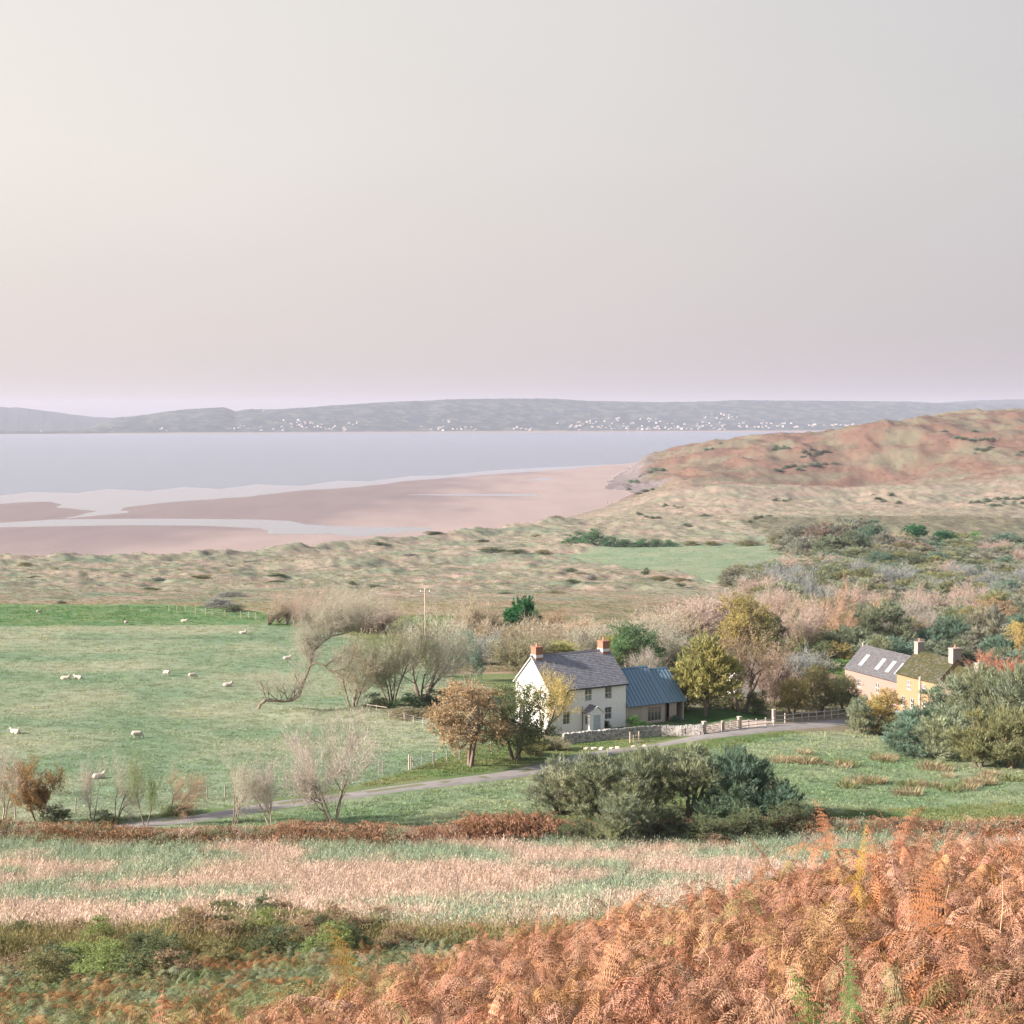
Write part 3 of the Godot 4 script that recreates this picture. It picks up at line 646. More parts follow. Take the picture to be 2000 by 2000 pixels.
	["willow_tree", 46, 14, "willow", "willowdark", 153.14, 528.11, 14.7, 6.1, 1.68],
	["bare_thicket", 125, 14, "twiggy", "rosy", 176.33, 461.62, 10.84, 4.75, 1.33],
	["oak_tree", 68, 14, "leafy", "goldolive", 70, 301.89, 9.89, 5.63, 0.74],
	["willow_tree", 138, 14, "willow", "willowgrey", 93.68, 405.98, 11.15, 6.18, 0.49],
	["willow_tree", 10, 14, "willow", "teal", 63.73, 242.59, 10.08, 6.3, -1.89],
	["willow_tree", 103, 14, "willow", "olivewillow", 116.86, 393.42, 10.03, 7.34, 2.41],
	["willow_tree", 136, 14, "willow", "willowgrey", 177.71, 541.02, 13.28, 5.62, -1.59],
	["willow_tree", 102, 14, "willow", "olivewillow", 158.93, 541.86, 13.44, 5.48, -0.21],
	["bare_thicket", 126, 14, "twiggy", "rosy", 135.43, 351.16, 11.09, 5, 0.82],
	["willow_tree", 5, 14, "willow", "teal", 146.94, 476.69, 13.7, 4.54, -0.95],
	["willow_tree", 76, 14, "willow", "willow", 152.97, 507.73, 13.01, 4.98, -1.49],
	["willow_tree", 76, 14, "willow", "willow", 155.52, 560.41, 15.99, 5.85, -1.01],
	["willow_tree", 47, 14, "willow", "willowdark", 115.16, 330.86, 9.58, 6.26, -1.19],
	["willow_tree", 79, 14, "willow", "willow", 108.51, 352.95, 10.75, 6.09, 1.95],
	["willow_tree", 136, 14, "willow", "willowgrey", 120.5, 465.62, 12.41, 4.35, 0.55],
	["bare_thicket", 13, 14, "twiggy", "bluegrey", 229.61, 599.66, 15.68, 6.12, -2.5],
	["willow_tree", 10, 14, "willow", "teal", 75.13, 227.2, 7.86, 5.37, -0.17],
	["willow_tree", 10, 14, "willow", "teal", 87.62, 239.7, 8.54, 5.81, 0.6],
	["willow_tree", 103, 14, "willow", "olivewillow", 96.2, 425.25, 11.96, 6.69, -2],
	["willow_tree", 136, 14, "willow", "willowgrey", 178.67, 624.4, 16.42, 5.92, 2.38],
	["willow_tree", 76, 14, "willow", "willow", 192.94, 528.01, 12.52, 5, 2.34],
	["willow_tree", 102, 14, "willow", "olivewillow", 223.82, 623.73, 17.92, 5.92, -0.92],
	["willow_tree", 76, 14, "willow", "willow", 122.9, 456.92, 13.02, 6.49, -2.94],
	["willow_tree", 76, 14, "willow", "willow", 182.3, 508.32, 15.75, 4.42, -0.76],
	["willow_tree", 79, 14, "willow", "willow", 63.73, 387.27, 12.62, 5.33, 0.39],
	["willow_tree", 47, 14, "willow", "willowdark", 84.66, 415.48, 13.5, 5.91, 1.6],
	["bare_thicket", 155, 14, "twiggy", "tan", 56.77, 293.42, 8.4, 5.78, -2.79],
	["bare_thicket", 14, 14, "twiggy", "bluegrey", 125.83, 384.8, 10.07, 4.94, 1.53],
	["willow_tree", 136, 14, "willow", "willowgrey", 218.75, 597.32, 17.55, 6.14, 2.56],
	["willow_tree", 136, 14, "willow", "willowgrey", 168.66, 570.07, 14.47, 4.94, -2.07],
	["bare_thicket", 14, 14, "twiggy", "bluegrey", 87.68, 375.92, 12.74, 5.1, -2.66],
	["willow_tree", 76, 14, "willow", "willow", 191.06, 573.49, 16.47, 5.63, -2.28],
	["willow_tree", 5, 14, "willow", "teal", 171.19, 603.39, 17.47, 5.34, -1.69],
	["willow_tree", 136, 14, "willow", "willowgrey", 103.29, 473.43, 14.55, 6.26, 1.39],
	["willow_tree", 46, 14, "willow", "willowdark", 86.12, 434.01, 10.62, 5.33, 1.4],
	["willow_tree", 76, 14, "willow", "willow", 167.1, 555.48, 15.76, 5.28, -2.2],
	["willow_tree", 102, 14, "willow", "olivewillow", 98.82, 451.14, 12.06, 6.27, -2.02],
	["willow_tree", 79, 14, "willow", "willow", 99.39, 331.66, 11.73, 5.73, 2.81],
	["willow_tree", 103, 14, "willow", "olivewillow", 61.45, 358.81, 9.95, 5.15, -2.47],
	["willow_tree", 80, 14, "willow", "willow", 88.96, 233.68, 8.53, 6.82, -1.56],
	["willow_tree", 76, 14, "willow", "willow", 208.16, 567.13, 15.36, 6.35, 2.51],
	["willow_tree", 102, 14, "willow", "olivewillow", 180.92, 596.04, 14.41, 4.63, -0.56],
	["willow_tree", 79, 14, "willow", "willow", 124.67, 408.36, 11.27, 6.23, 2.35],
	["willow_tree", 5, 14, "willow", "teal", 112.25, 529.57, 14.14, 4.84, -0.7],
	["willow_tree", 5, 14, "willow", "teal", 105.26, 486.99, 11.81, 5.88, -1.79],
	["bare_thicket", 13, 14, "twiggy", "bluegrey", 205.12, 550.71, 15.08, 4.95, 0.79],
	["willow_tree", 138, 14, "willow", "willowgrey", 130.96, 340.91, 11.4, 5.89, 2.24],
	["willow_tree", 138, 14, "willow", "willowgrey", 99.01, 379.29, 12.22, 6.2, -0.39],
	["willow_tree", 7, 14, "willow", "teal", 74.15, 333.69, 11.48, 5.64, 2.03],
	["willow_tree", 103, 14, "willow", "olivewillow", 109.79, 406.13, 11.84, 6.81, 2.99],
	["willow_tree", 102, 14, "willow", "olivewillow", 193.38, 637.41, 14.16, 6.07, -0.82],
	["willow_tree", 47, 14, "willow", "willowdark", 62.64, 330.1, 9.11, 6.13, 2.37],
	["willow_tree", 136, 14, "willow", "willowgrey", 235.31, 633.51, 16.22, 5.8, 1.9],
	["willow_tree", 76, 14, "willow", "willow", 100.7, 500.11, 12.49, 5.77, -2.74],
	["willow_tree", 102, 14, "willow", "olivewillow", 137.45, 527.96, 15.72, 4.91, 2.88],
	["willow_tree", 80, 14, "willow", "willow", 72.43, 268.74, 8.86, 7.33, 0.37],
	["willow_tree", 76, 14, "willow", "willow", 192.19, 608, 16.44, 6.33, 2.65],
	["willow_tree", 103, 14, "willow", "olivewillow", 98.54, 393.48, 12.76, 5.35, -2.26],
	["willow_tree", 103, 14, "willow", "olivewillow", 105.14, 336.43, 8.88, 5.18, 1.26],
	["oak_tree", 39, 14, "leafy", "olivegreen", 105.94, 304.22, 9.68, 5.53, 2.45],
	["willow_tree", 47, 14, "willow", "willowdark", 96.85, 311.41, 9.24, 6.27, -0.01],
	["willow_tree", 102, 14, "willow", "olivewillow", 188.68, 489.7, 12.43, 6.26, -2.46],
	["willow_tree", 79, 14, "willow", "willow", 85.35, 397.31, 11, 5.24, -2.44],
	["willow_tree", 136, 14, "willow", "willowgrey", 94.08, 466.76, 11.86, 5.69, 0.78],
	["willow_tree", 79, 14, "willow", "willow", 62.65, 309.14, 9, 7.3, -0.33],
	["oak_tree", 68, 14, "leafy", "goldolive", 93.07, 303.4, 8.68, 6.5, 1.48],
	["willow_tree", 7, 14, "willow", "teal", 78.6, 371.39, 12.18, 4.81, 2.13],
	["willow_tree", 136, 14, "willow", "willowgrey", 156.71, 451.43, 10.68, 5.21, 1.82],
	["willow_tree", 5, 14, "willow", "teal", 175.9, 524.54, 13.13, 5.75, 0.43],
	["willow_tree", 79, 14, "willow", "willow", 107.34, 375.24, 11.77, 6.21, 1.41],
	["willow_tree", 102, 14, "willow", "olivewillow", 163.07, 433.17, 13.46, 5.07, -0.65],
	["willow_tree", 138, 14, "willow", "willowgrey", 135.41, 405.32, 12.11, 5.77, -0.57],
	["willow_tree", 79, 14, "willow", "willow", 81.41, 325.57, 9.06, 6.89, 2.55],
	["willow_tree", 136, 14, "willow", "willowgrey", 180.15, 560.44, 14.81, 5.16, -1.13],
	["willow_tree", 76, 14, "willow", "willow", 178.2, 637.75, 18.01, 4.34, -0.28],
	["willow_tree", 7, 14, "willow", "teal", 148.69, 400.37, 10.5, 4.99, 2.55],
	["willow_tree", 47, 14, "willow", "willowdark", 130.12, 359.37, 11.29, 7.05, -1.82],
	["willow_tree", 103, 14, "willow", "olivewillow", 72.36, 421.74, 10.68, 5.69, -1.87],
	["bare_thicket", 126, 14, "twiggy", "rosy", 140.96, 394.41, 9.82, 5.64, -1.07],
	["willow_tree", 5, 14, "willow", "teal", 126.11, 560.62, 16.88, 5.64, -2.66],
	["willow_tree", 10, 14, "willow", "teal", 60.14, 264.91, 9.02, 5.73, -0.94],
	["willow_tree", 103, 14, "willow", "olivewillow", 127.35, 399.62, 11.66, 5.52, 2.65],
	["willow_tree", 5, 14, "willow", "teal", 148.8, 519.54, 11.89, 6.17, 0.96],
	["willow_tree", 5, 14, "willow", "teal", 113.63, 451.08, 10.78, 6.61, -1.59],
	["willow_tree", 102, 14, "willow", "olivewillow", 126.04, 445.34, 12.12, 5.66, 2.96],
	["willow_tree", 103, 14, "willow", "olivewillow", 145.55, 379.89, 12.88, 6.7, 1.95],
	["willow_tree", 103, 14, "willow", "olivewillow", 88.21, 367.99, 10.08, 7.39, 0.78],
	["willow_tree", 136, 14, "willow", "willowgrey", 128.21, 489.37, 13.42, 5.24, 0.68],
	["bare_thicket", 126, 14, "twiggy", "rosy", 111.46, 364.05, 9.37, 7.06, -0.71],
	["willow_tree", 136, 14, "willow", "willowgrey", 138.54, 552.23, 13.6, 6.56, 1.69],
	["willow_tree", 48, 14, "willow", "willowdark", 68.64, 294.28, 8.91, 7.2, 2.83],
	["bare_thicket", 14, 14, "twiggy", "bluegrey", 109.16, 418.12, 11.7, 6.62, 2.97],
	["willow_tree", 138, 14, "willow", "willowgrey", 114.1, 319.55, 9.93, 6.6, 0.5],
	["oak_tree", 69, 14, "leafy", "goldolive", 86.9, 226.42, 7.75, 6.15, -0.7],
	["willow_tree", 76, 14, "willow", "willow", 146.62, 450.39, 12.21, 5.57, 0.39],
	["willow_tree", 76, 14, "willow", "willow", 203.31, 603.86, 14.82, 4.72, -0.11],
	["willow_tree", 47, 14, "willow", "willowdark", 67.49, 407.59, 10.65, 5.75, -0.58],
	["willow_tree", 79, 14, "willow", "willow", 140.67, 419.22, 10.4, 6.94, -0.98],
	["willow_tree", 48, 14, "willow", "willowdark", 93.23, 267.95, 10.68, 5.33, 1.12],
	["willow_tree", 47, 14, "willow", "willowdark", 107.74, 314.26, 9.2, 5.49, 2.45],
	["willow_tree", 136, 14, "willow", "willowgrey", 157.11, 478.86, 12.78, 5.15, 2.01],
	["willow_tree", 76, 14, "willow", "willow", 94.81, 442.87, 10.67, 6.89, -2.71],
	["willow_tree", 79, 14, "willow", "willow", 161.46, 424.13, 10.49, 4.82, -2.32],
	["bare_thicket", 126, 14, "twiggy", "rosy", 103.92, 344.46, 11.37, 5.35, 1.51],
	["willow_tree", 80, 14, "willow", "willow", 73.69, 288.88, 8.93, 4.99, 1.47],
	["bare_thicket", 13, 14, "twiggy", "bluegrey", 78.05, 457.62, 12.61, 4.87, 0.07],
	["willow_tree", 48, 14, "willow", "willowdark", 82.65, 268.06, 8.75, 6.85, 0.42],
	["bare_thicket", 13, 14, "twiggy", "bluegrey", 148.71, 431.29, 10.85, 6.27, -1.84],
	["willow_tree", 140, 14, "willow", "willowgrey", 63.73, 255.94, 8.61, 5.1, 1.44],
	["willow_tree", 136, 14, "willow", "willowgrey", 148.57, 549.71, 16.02, 6.03, 1.1],
	["willow_tree", 76, 14, "willow", "willow", 78.45, 448.4, 12.81, 7.04, -2.94],
	["willow_tree", 80, 14, "willow", "willow", 58.18, 285.29, 8.81, 6.73, -0.23],
	["willow_tree", 76, 14, "willow", "willow", 169.73, 490.15, 15.13, 5.18, 1.43],
	["willow_tree", 79, 14, "willow", "willow", 124.19, 376.03, 9.91, 6.54, 2.74],
	["willow_tree", 136, 14, "willow", "willowgrey", 239.94, 623.24, 17.81, 4.71, 1.76],
	["willow_tree", 103, 14, "willow", "olivewillow", 65.43, 427.77, 11.45, 6.59, 1.55],
	["willow_tree", 138, 14, "willow", "willowgrey", 100.27, 401.56, 13.03, 7.18, -0.18],
	["willow_tree", 136, 14, "willow", "willowgrey", 192.06, 596.85, 16.62, 5.62, 0.54],
	["willow_tree", 103, 14, "willow", "olivewillow", 81.81, 406.52, 12.53, 5.33, -2.24],
	["bare_thicket", 126, 14, "twiggy", "rosy", 61.26, 366.91, 10.04, 5.79, 0.75],
	["willow_tree", 136, 14, "willow", "willowgrey", 131.76, 462.12, 14.34, 4.8, -0.97],
	["bare_thicket", 125, 14, "twiggy", "rosy", 160.17, 625.61, 14.28, 5.46, -1.84],
	["willow_tree", 79, 14, "willow", "willow", 79.41, 306.69, 9.19, 6.15, -2.59],
	["willow_tree", 136, 14, "willow", "willowgrey", 193.9, 550.8, 15.15, 6.65, 1.86],
	["willow_tree", 138, 14, "willow", "willowgrey", 127.31, 332.03, 10.65, 6.79, 0.77],
	["willow_tree", 136, 14, "willow", "willowgrey", 140.42, 489.35, 14.73, 5.29, 1.68],
	["willow_tree", 48, 14, "willow", "willowdark", 68.3, 238.43, 10.33, 6.61, 2.02],
	["willow_tree", 79, 14, "willow", "willow", 156.09, 406.59, 13.08, 5.92, 0.81],
	["willow_tree", 76, 14, "willow", "willow", 157.35, 468.3, 13.49, 4.39, 1.8],
	["willow_tree", 140, 14, "willow", "willowgrey", 89.41, 255.55, 9.25, 6.75, 2.02],
	["bare_thicket", 125, 14, "twiggy", "rosy", 86.72, 459.17, 11.65, 6.61, -0.75],
	["willow_tree", 46, 14, "willow", "willowdark", 150.85, 486.03, 15.21, 5.19, -1.4],
	["oak_tree", 105, 14, "leafy", "olive", 62.89, 273.74, 10.06, 7.03, -0.45],
	["willow_tree", 76, 14, "willow", "willow", 224.67, 636.54, 13.83, 4.89, 0.82],
	["willow_tree", 136, 14, "willow", "willowgrey", 143.91, 562, 15.75, 5.03, -1.76],
	["bare_thicket", 14, 14, "twiggy", "bluegrey", 117.81, 401.86, 11.07, 5.24, 1.95],
	["willow_tree", 46, 14, "willow", "willowdark", 164.21, 581.66, 16.44, 4.65, -2.86],
	["oak_tree", 69, 14, "leafy", "goldolive", 76.44, 281.9, 8.93, 7.29, -2.85],
	["willow_tree", 80, 14, "willow", "willow", 79.84, 236.76, 9.63, 5.34, 1.96],
	["willow_tree", 48, 14, "willow", "willowdark", 85.2, 282.12, 9.45, 7.16, -0.18],
	["willow_tree", 102, 14, "willow", "olivewillow", 191.19, 504.49, 14.51, 5.15, -2.79],
	["willow_tree", 46, 14, "willow", "willowdark", 96.07, 434.6, 10.49, 5.14, 2.2],
	["oak_tree", 69, 14, "leafy", "goldolive", 107.73, 281.23, 9.73, 6.38, 2.21],
	["willow_tree", 138, 14, "willow", "willowgrey", 61.39, 316.93, 9.73, 7.38, -2.58],
	["bare_thicket", 14, 14, "twiggy", "bluegrey", 70.62, 380.46, 10.93, 5.93, -0.59],
	["willow_tree", 46, 14, "willow", "willowdark", 177.73, 473.5, 11.2, 5.42, -0.79],
	["willow_tree", 103, 14, "willow", "olivewillow", 147.59, 390.02, 11.42, 6.1, -1.71],
	["willow_tree", 76, 14, "willow", "willow", 110.87, 460.86, 11.63, 6.27, 1.3],
	["willow_tree", 46, 14, "willow", "willowdark", 116.3, 544.54, 13.66, 6.19, -2.75],
	["willow_tree", 79, 14, "willow", "willow", 87.35, 424.4, 11.41, 5.41, 1.76],
	["willow_tree", 76, 14, "willow", "willow", 161.71, 502.02, 14.32, 4.34, 1.66],
	["willow_tree", 79, 14, "willow", "willow", 105.88, 428.53, 12.49, 7.13, -2.94],
	["oak_tree", 69, 14, "leafy", "goldolive", 51.41, 238.17, 10.14, 5.36, 1.64],
	["willow_tree", 80, 14, "willow", "willow", 93.51, 243.11, 8.62, 5.81, 1.14],
	["willow_tree", 102, 14, "willow", "olivewillow", 112.18, 474.48, 14.05, 5.56, -2.87],
	["willow_tree", 102, 14, "willow", "olivewillow", 77.91, 438.39, 12.52, 5.68, 0.93],
	["willow_tree", 76, 14, "willow", "willow", 129.83, 436.35, 10.53, 6.41, -2.89],
	["willow_tree", 79, 14, "willow", "willow", 71.46, 388.17, 9.67, 5.63, 0.87],
	["willow_tree", 102, 14, "willow", "olivewillow", 199.82, 519.41, 12.26, 6.57, 1.48],
	["oak_tree", 40, 14, "leafy", "olivegreen", 52.59, 251.7, 9.13, 6.3, 0.32],
	["bare_thicket", 14, 14, "twiggy", "bluegrey", 134.65, 413.81, 10.7, 6.16, 1.15],
	["willow_tree", 103, 14, "willow", "olivewillow", 126.12, 425.68, 12.82, 6.21, 2.19],
	["willow_tree", 102, 14, "willow", "olivewillow", 214.08, 612.56, 15.51, 5.44, -1.99],
	["willow_tree", 102, 14, "willow", "olivewillow", 142.76, 441.71, 12.99, 5.64, -0.35],
	["willow_tree", 136, 14, "willow", "willowgrey", 220.82, 572.56, 16.79, 5.39, 0.74],
	["oak_tree", 104, 14, "leafy", "olive", 69.47, 326.77, 11.81, 5.01, -0.67],
	["willow_tree", 138, 14, "willow", "willowgrey", 104.39, 367.8, 10.46, 6.28, 0.63],
	["willow_tree", 47, 14, "willow", "willowdark", 128.47, 348.18, 11.38, 5, -1.2],
	["willow_tree", 47, 14, "willow", "willowdark", 82.36, 332.75, 11.39, 4.96, -2.47],
	["willow_tree", 10, 14, "willow", "teal", 97.38, 284.31, 8.61, 7.11, 1.79],
	["oak_tree", 69, 14, "leafy", "goldolive", 110.13, 288.4, 10.66, 5.12, 1.71],
	["willow_tree", 139, 9, "willow", "willowgrey", 110.69, 593.09, 14.3, 8.33, 0.57],
	["willow_tree", 139, 9, "willow", "willowgrey", 113.6, 571.57, 15.75, 9.23, 2.41],
	["willow_tree", 64, 9, "willow", "willowdark", 120.36, 561.56, 15.47, 10.26, 2.51],
	["willow_tree", 64, 9, "willow", "willowdark", 129.26, 562.29, 15.49, 11.45, -2.94],
	["willow_tree", 129, 9, "willow", "rosygrey", 130.74, 625.45, 19.38, 11.42, 1.42],
	["willow_tree", 139, 9, "willow", "willowgrey", 141.6, 630.53, 19.54, 12.85, -1.26],
	["willow_tree", 8, 9, "willow", "tealdeep", 146.14, 604.13, 16.64, 14, 2.65],
	["willow_tree", 139, 9, "willow", "willowgrey", 147.55, 588.84, 12.17, 10.34, -2.6],
	["willow_tree", 139, 9, "willow", "willowgrey", 157.83, 672.02, 20.83, 10.86, -0.76],
	["willow_tree", 139, 9, "willow", "willowgrey", 126.4, 653.42, 18, 8.26, -2.78],
	["willow_tree", 8, 9, "willow", "tealdeep", 140.68, 678.89, 16.36, 7.15, 0.69],
	["willow_tree", 129, 9, "willow", "rosygrey", 151.83, 574.16, 15.82, 7.26, -2.71],
	["willow_tree", 129, 9, "willow", "rosygrey", 156.21, 564.85, 13.62, 6.35, -2.5],
	["evergreen_tree", 73, 4, "ever", "ever", 175.45, 646.96, 14.26, 9.54, 0.48],
	["evergreen_tree", 134, 4, "ever", "ever", 181.64, 622.11, 12, 8.3, -2.08],
	["evergreen_tree", 143, 4, "ever", "lime", 191.84, 613.42, 6.34, 8.62, -2.95],
	["hedge_shrub", 131, 7, "bush", "hedgegreen", 30.03, 668.52, 16.11, 7.04, 2.27],
	["hedge_shrub", 148, 7, "bush", "hedgegreen", 35.71, 645.95, 13.35, 7.71, 2.03],
	["hedge_shrub", 42, 7, "bush", "hedgegreen", 42.18, 642.47, 11.06, 4.51, 0],
	["hedge_shrub", 42, 7, "bush", "hedgegreen", 48.82, 642.28, 10.17, 4.06, 2.1],
	["hedge_shrub", 42, 7, "bush", "hedgegreen", 55.48, 642.33, 10.17, 4.06, 0.52],
	["hedge_shrub", 42, 7, "bush", "hedgegreen", 62.17, 642.65, 10.18, 4.06, 2.24],
	["hedge_shrub", 42, 7, "bush", "hedgegreen", 68.89, 643.23, 8.86, 3.39, -2.37],
	["hedge_shrub", 94, 7, "bush", "olive", 78.15, 646.31, 8.9, 2.27, -2.77],
	["hedge_shrub", 94, 7, "bush", "olive", 87.15, 646.78, 8.91, 2.27, 1.08],
	["hedge_shrub", 94, 7, "bush", "olive", 102.68, 646.14, 13.35, 2.72, -1.21],
	["hedge_shrub", 94, 7, "bush", "olive", 115.55, 649.47, 11.18, 4.56, 0.43],
	["heath_shrub", 55, 11, "bush", "dark", 43.23, 478.79, 3.63, 2.69, 1.46],
	["heath_shrub", 75, 11, "bush", "bluegrey", 24.44, 455.79, 4.71, 2.24, 0.06],
	["heath_shrub", 92, 11, "bush", "olive", 46.56, 464.02, 7.99, 1.3, -1.23],
	["heath_shrub", 93, 11, "bush", "olive", 51.84, 454.05, 7.82, 1.28, 2.69],
	["heath_shrub", 44, 11, "bush", "dark", -75.46, 474.17, 8.16, 1.33, -0.7],
	["heath_shrub", 59, 11, "bush", "dark", -100.24, 407.93, 8.43, 1.15, -0.31],
	["heath_shrub", 17, 11, "bush", "bluegrey", -69.32, 364.04, 8.78, 1.28, 0.11],
	["heath_shrub", 16, 11, "bush", "bluegrey", -64.6, 327.22, 10.14, 2.07, -2.79],
	["heath_shrub", 56, 11, "bush", "dark", -59.18, 313.43, 5.4, 1.76, 0.25],
	["heath_shrub", 144, 11, "bush", "dark", -103.43, 339.37, 3.04, 0.95, 0.68],
	["heath_shrub", 58, 11, "bush", "dark", -8.81, 637.27, 15.36, 1.79, -1.98],
	["heath_shrub", 133, 11, "bush", "dark", 2.07, 599.05, 12.38, 1.68, 1.21],
	["heath_shrub", 108, 11, "bush", "olive", 12.77, 615.87, 8.48, 1.73, -0.3],
	["heath_shrub", 96, 11, "bush", "gorse", 46.32, 405.93, 4.29, 1.03, -2.58],
	["heath_shrub", 96, 11, "bush", "olivegrey", 22.85, 482.83, 8.16, 0.74, -1.24],
	["heath_shrub", 96, 11, "bush", "gorse", -38.45, 410.62, 6.24, 1.07, 0.11],
	["heath_shrub", 96, 11, "bush", "dark", -146.93, 454.59, 5.29, 0.99, -1.02],
	["heath_shrub", 96, 11, "bush", "olive", -95.35, 458.22, 5.7, 1.27, -2.89],
	["heath_shrub", 96, 11, "bush", "dark", 53.13, 462.24, 5.2, 0.77, -2.11],
	["heath_shrub", 96, 11, "bush", "gorse", -1.76, 369.5, 4.88, 0.5, -1.72],
	["heath_shrub", 96, 11, "bush", "olivegrey", 40.06, 895.56, 9.25, 1.46, -0.14],
	["heath_shrub", 96, 11, "bush", "gorse", -61.17, 692, 10.99, 1.89, -2.26],
	["heath_shrub", 96, 11, "bush", "olivegrey", -116.03, 497.1, 6.52, 0.99, -2.28],
	["heath_shrub", 96, 11, "bush", "bluegrey", -106.11, 444.05, 4.7, 1.13, 1.65],
	["heath_shrub", 96, 11, "bush", "dark", -45.1, 418.1, 2.92, 1.09, -1.03],
	["heath_shrub", 96, 11, "bush", "gorse", -14.1, 710.16, 8.66, 1.28, -2.1],
	["heath_shrub", 96, 11, "bush", "olivegrey", 10.84, 383.44, 6.53, 0.99, -0.88],
	["heath_shrub", 96, 11, "bush", "dark", 39.25, 725.99, 6.39, 2.03, -2.42],
	["heath_shrub", 96, 11, "bush", "gorse", 19.67, 496.13, 5.99, 1.28, -0.97],
	["heath_shrub", 96, 11, "bush", "olive", 13.23, 751.16, 9.62, 1.14, -1.1],
	["heath_shrub", 96, 11, "bush", "olive", -97.73, 457.85, 5.65, 0.92, -2.41],
	["heath_shrub", 96, 11, "bush", "olivegrey", 25.12, 844.94, 10.83, 1.69, -0.81],
	["heath_shrub", 96, 11, "bush", "dark", 17.08, 421.01, 6.28, 0.86, -2.82],
	["heath_shrub", 96, 11, "bush", "bluegrey", -104.14, 587.77, 10.64, 1.32, -2.66],
	["heath_shrub", 96, 11, "bush", "bluegrey", -40.91, 594.38, 7.67, 0.98, 1.08],
	["heath_shrub", 96, 11, "bush", "bluegrey", -9.63, 631.88, 6.56, 1.57, -1.74],
	["heath_shrub", 96, 11, "bush", "olive", -179.77, 546.85, 7.25, 1.53, -2.4],
	["heath_shrub", 96, 11, "bush", "dark", -68.93, 433.55, 6.99, 0.86, 1.71],
	["heath_shrub", 96, 11, "bush", "olivegrey", -165.01, 533.6, 5.13, 1.38, 0.37],
	["heath_shrub", 96, 11, "bush", "gorse", 108.7, 836.63, 10.65, 1.22, 1.61],
	["heath_shrub", 96, 11, "bush", "bluegrey", -45.99, 531.88, 5.37, 1.17, -1.41],
	["heath_shrub", 96, 11, "bush", "dark", -39.53, 739.07, 12.86, 1.15, 0.07],
	["gorse_bush", 72, 5, "bush", "gorse", 102.91, 1365.23, 7.39, 2.34, -2.85],
	["gorse_bush", 72, 5, "bush", "gorse", 104.85, 1329.97, 5.89, 2.72, 1.45],
	["gorse_bush", 72, 5, "bush", "teal", 111.37, 1391.99, 8.61, 3.35, 2.16],
	["gorse_bush", 72, 5, "bush", "teal", 113.82, 1359.67, 8.32, 3.42, 0.77],
	["gorse_bush", 72, 5, "bush", "gorse", 115.28, 1378.83, 6.15, 2.48, 2.44],
	["gorse_bush", 72, 5, "bush", "gorse", 126.22, 1444.7, 8.44, 2.49, -1.22],
	["gorse_bush", 72, 5, "bush", "gorse", 128.95, 1443.64, 6.21, 3.67, 1.27],
	["gorse_bush", 72, 5, "bush", "gorse", 136.96, 1459.9, 9.34, 2.53, -1.24],
	["gorse_bush", 72, 5, "bush", "teal", 142.4, 1488.05, 7.61, 3.37, 0.41],
	["gorse_bush", 72, 5, "bush", "teal", 142.24, 1474.67, 10.18, 3.72, -2.82],
	["gorse_bush", 72, 5, "bush", "teal", 149.2, 1472.46, 8.46, 3.51, 2.92],
	["gorse_bush", 72, 5, "bush", "teal", 148.42, 1469.81, 8.08, 3.48, 0.1],
	["gorse_bush", 72, 5, "bush", "gorse", 105.4, 1234.69, 8.81, 2.12, -0.37],
	["gorse_bush", 72, 5, "bush", "gorse", 113.29, 1265.15, 9.47, 3.05, -1.22],
	["gorse_bush", 72, 5, "bush", "teal", 115.55, 1267.22, 5.51, 2.22, 2.85],
	["gorse_bush", 72, 5, "bush", "gorse", 120.09, 1269.27, 5.99, 2.33, 1.21],
	["gorse_bush", 72, 5, "bush", "gorse", 253.67, 1436.23, 8.83, 3.05, 1.43],
	["gorse_bush", 72, 5, "bush", "gorse", 258.87, 1454.67, 9.67, 3.65, -1.61],
	["gorse_bush", 72, 5, "bush", "teal", 259.48, 1438.65, 8, 2.44, -1.79],
	["gorse_bush", 72, 5, "bush", "gorse", 264.47, 1444.29, 7.07, 4.01, 1.1],
	["gorse_bush", 72, 5, "bush", "teal", 266.4, 1438.07, 7.83, 3.3, -1.63],
	["gorse_bush", 72, 5, "bush", "teal", 270.58, 1382.34, 9.63, 2.45, -2.16],
	["gorse_bush", 72, 5, "bush", "gorse", 274.28, 1393.39, 8.55, 3.41, 1.29],
	["gorse_bush", 72, 5, "bush", "gorse", 275.83, 1382.51, 6.9, 3.13, -0.5],
	["gorse_bush", 72, 5, "bush", "gorse", 282.17, 1401.46, 6.53, 3.68, -2.35],
	["gorse_bush", 72, 5, "bush", "gorse", 283.79, 1388.05, 7.22, 2.73, -2.01],
	["gorse_bush", 72, 5, "bush", "gorse", 286.63, 1391.47, 10.17, 3.88, 1.06],
	["gorse_bush", 72, 5, "bush", "gorse", 291.92, 1394.28, 8.1, 2.86, -1.85],
	["gorse_bush", 72, 5, "bush", "gorse", 294.72, 1394.32, 7.87, 2.72, 0.62],
	["gorse_bush", 72, 5, "bush", "gorse", 234.52, 1316.03, 9.25, 3.34, -2.3],
	["gorse_bush", 72, 5, "bush", "gorse", 237.76, 1316.84, 7.17, 2.93, -2.34],
	["gorse_bush", 72, 5, "bush", "teal", 242.43, 1326.93, 5.58, 2.92, 1.69],
	["gorse_bush", 72, 5, "bush", "gorse", 247.36, 1332.18, 9.23, 2.88, 2.84],
	["gorse_bush", 72, 5, "bush", "gorse", 251.55, 1331.16, 5.61, 3.09, 2.65],
	["gorse_bush", 72, 5, "bush", "gorse", 253.2, 1331.26, 5.73, 3.02, 0.66],
	["gorse_bush", 72, 5, "bush", "teal", 253.81, 1316.59, 8.37, 3.19, 1.77],
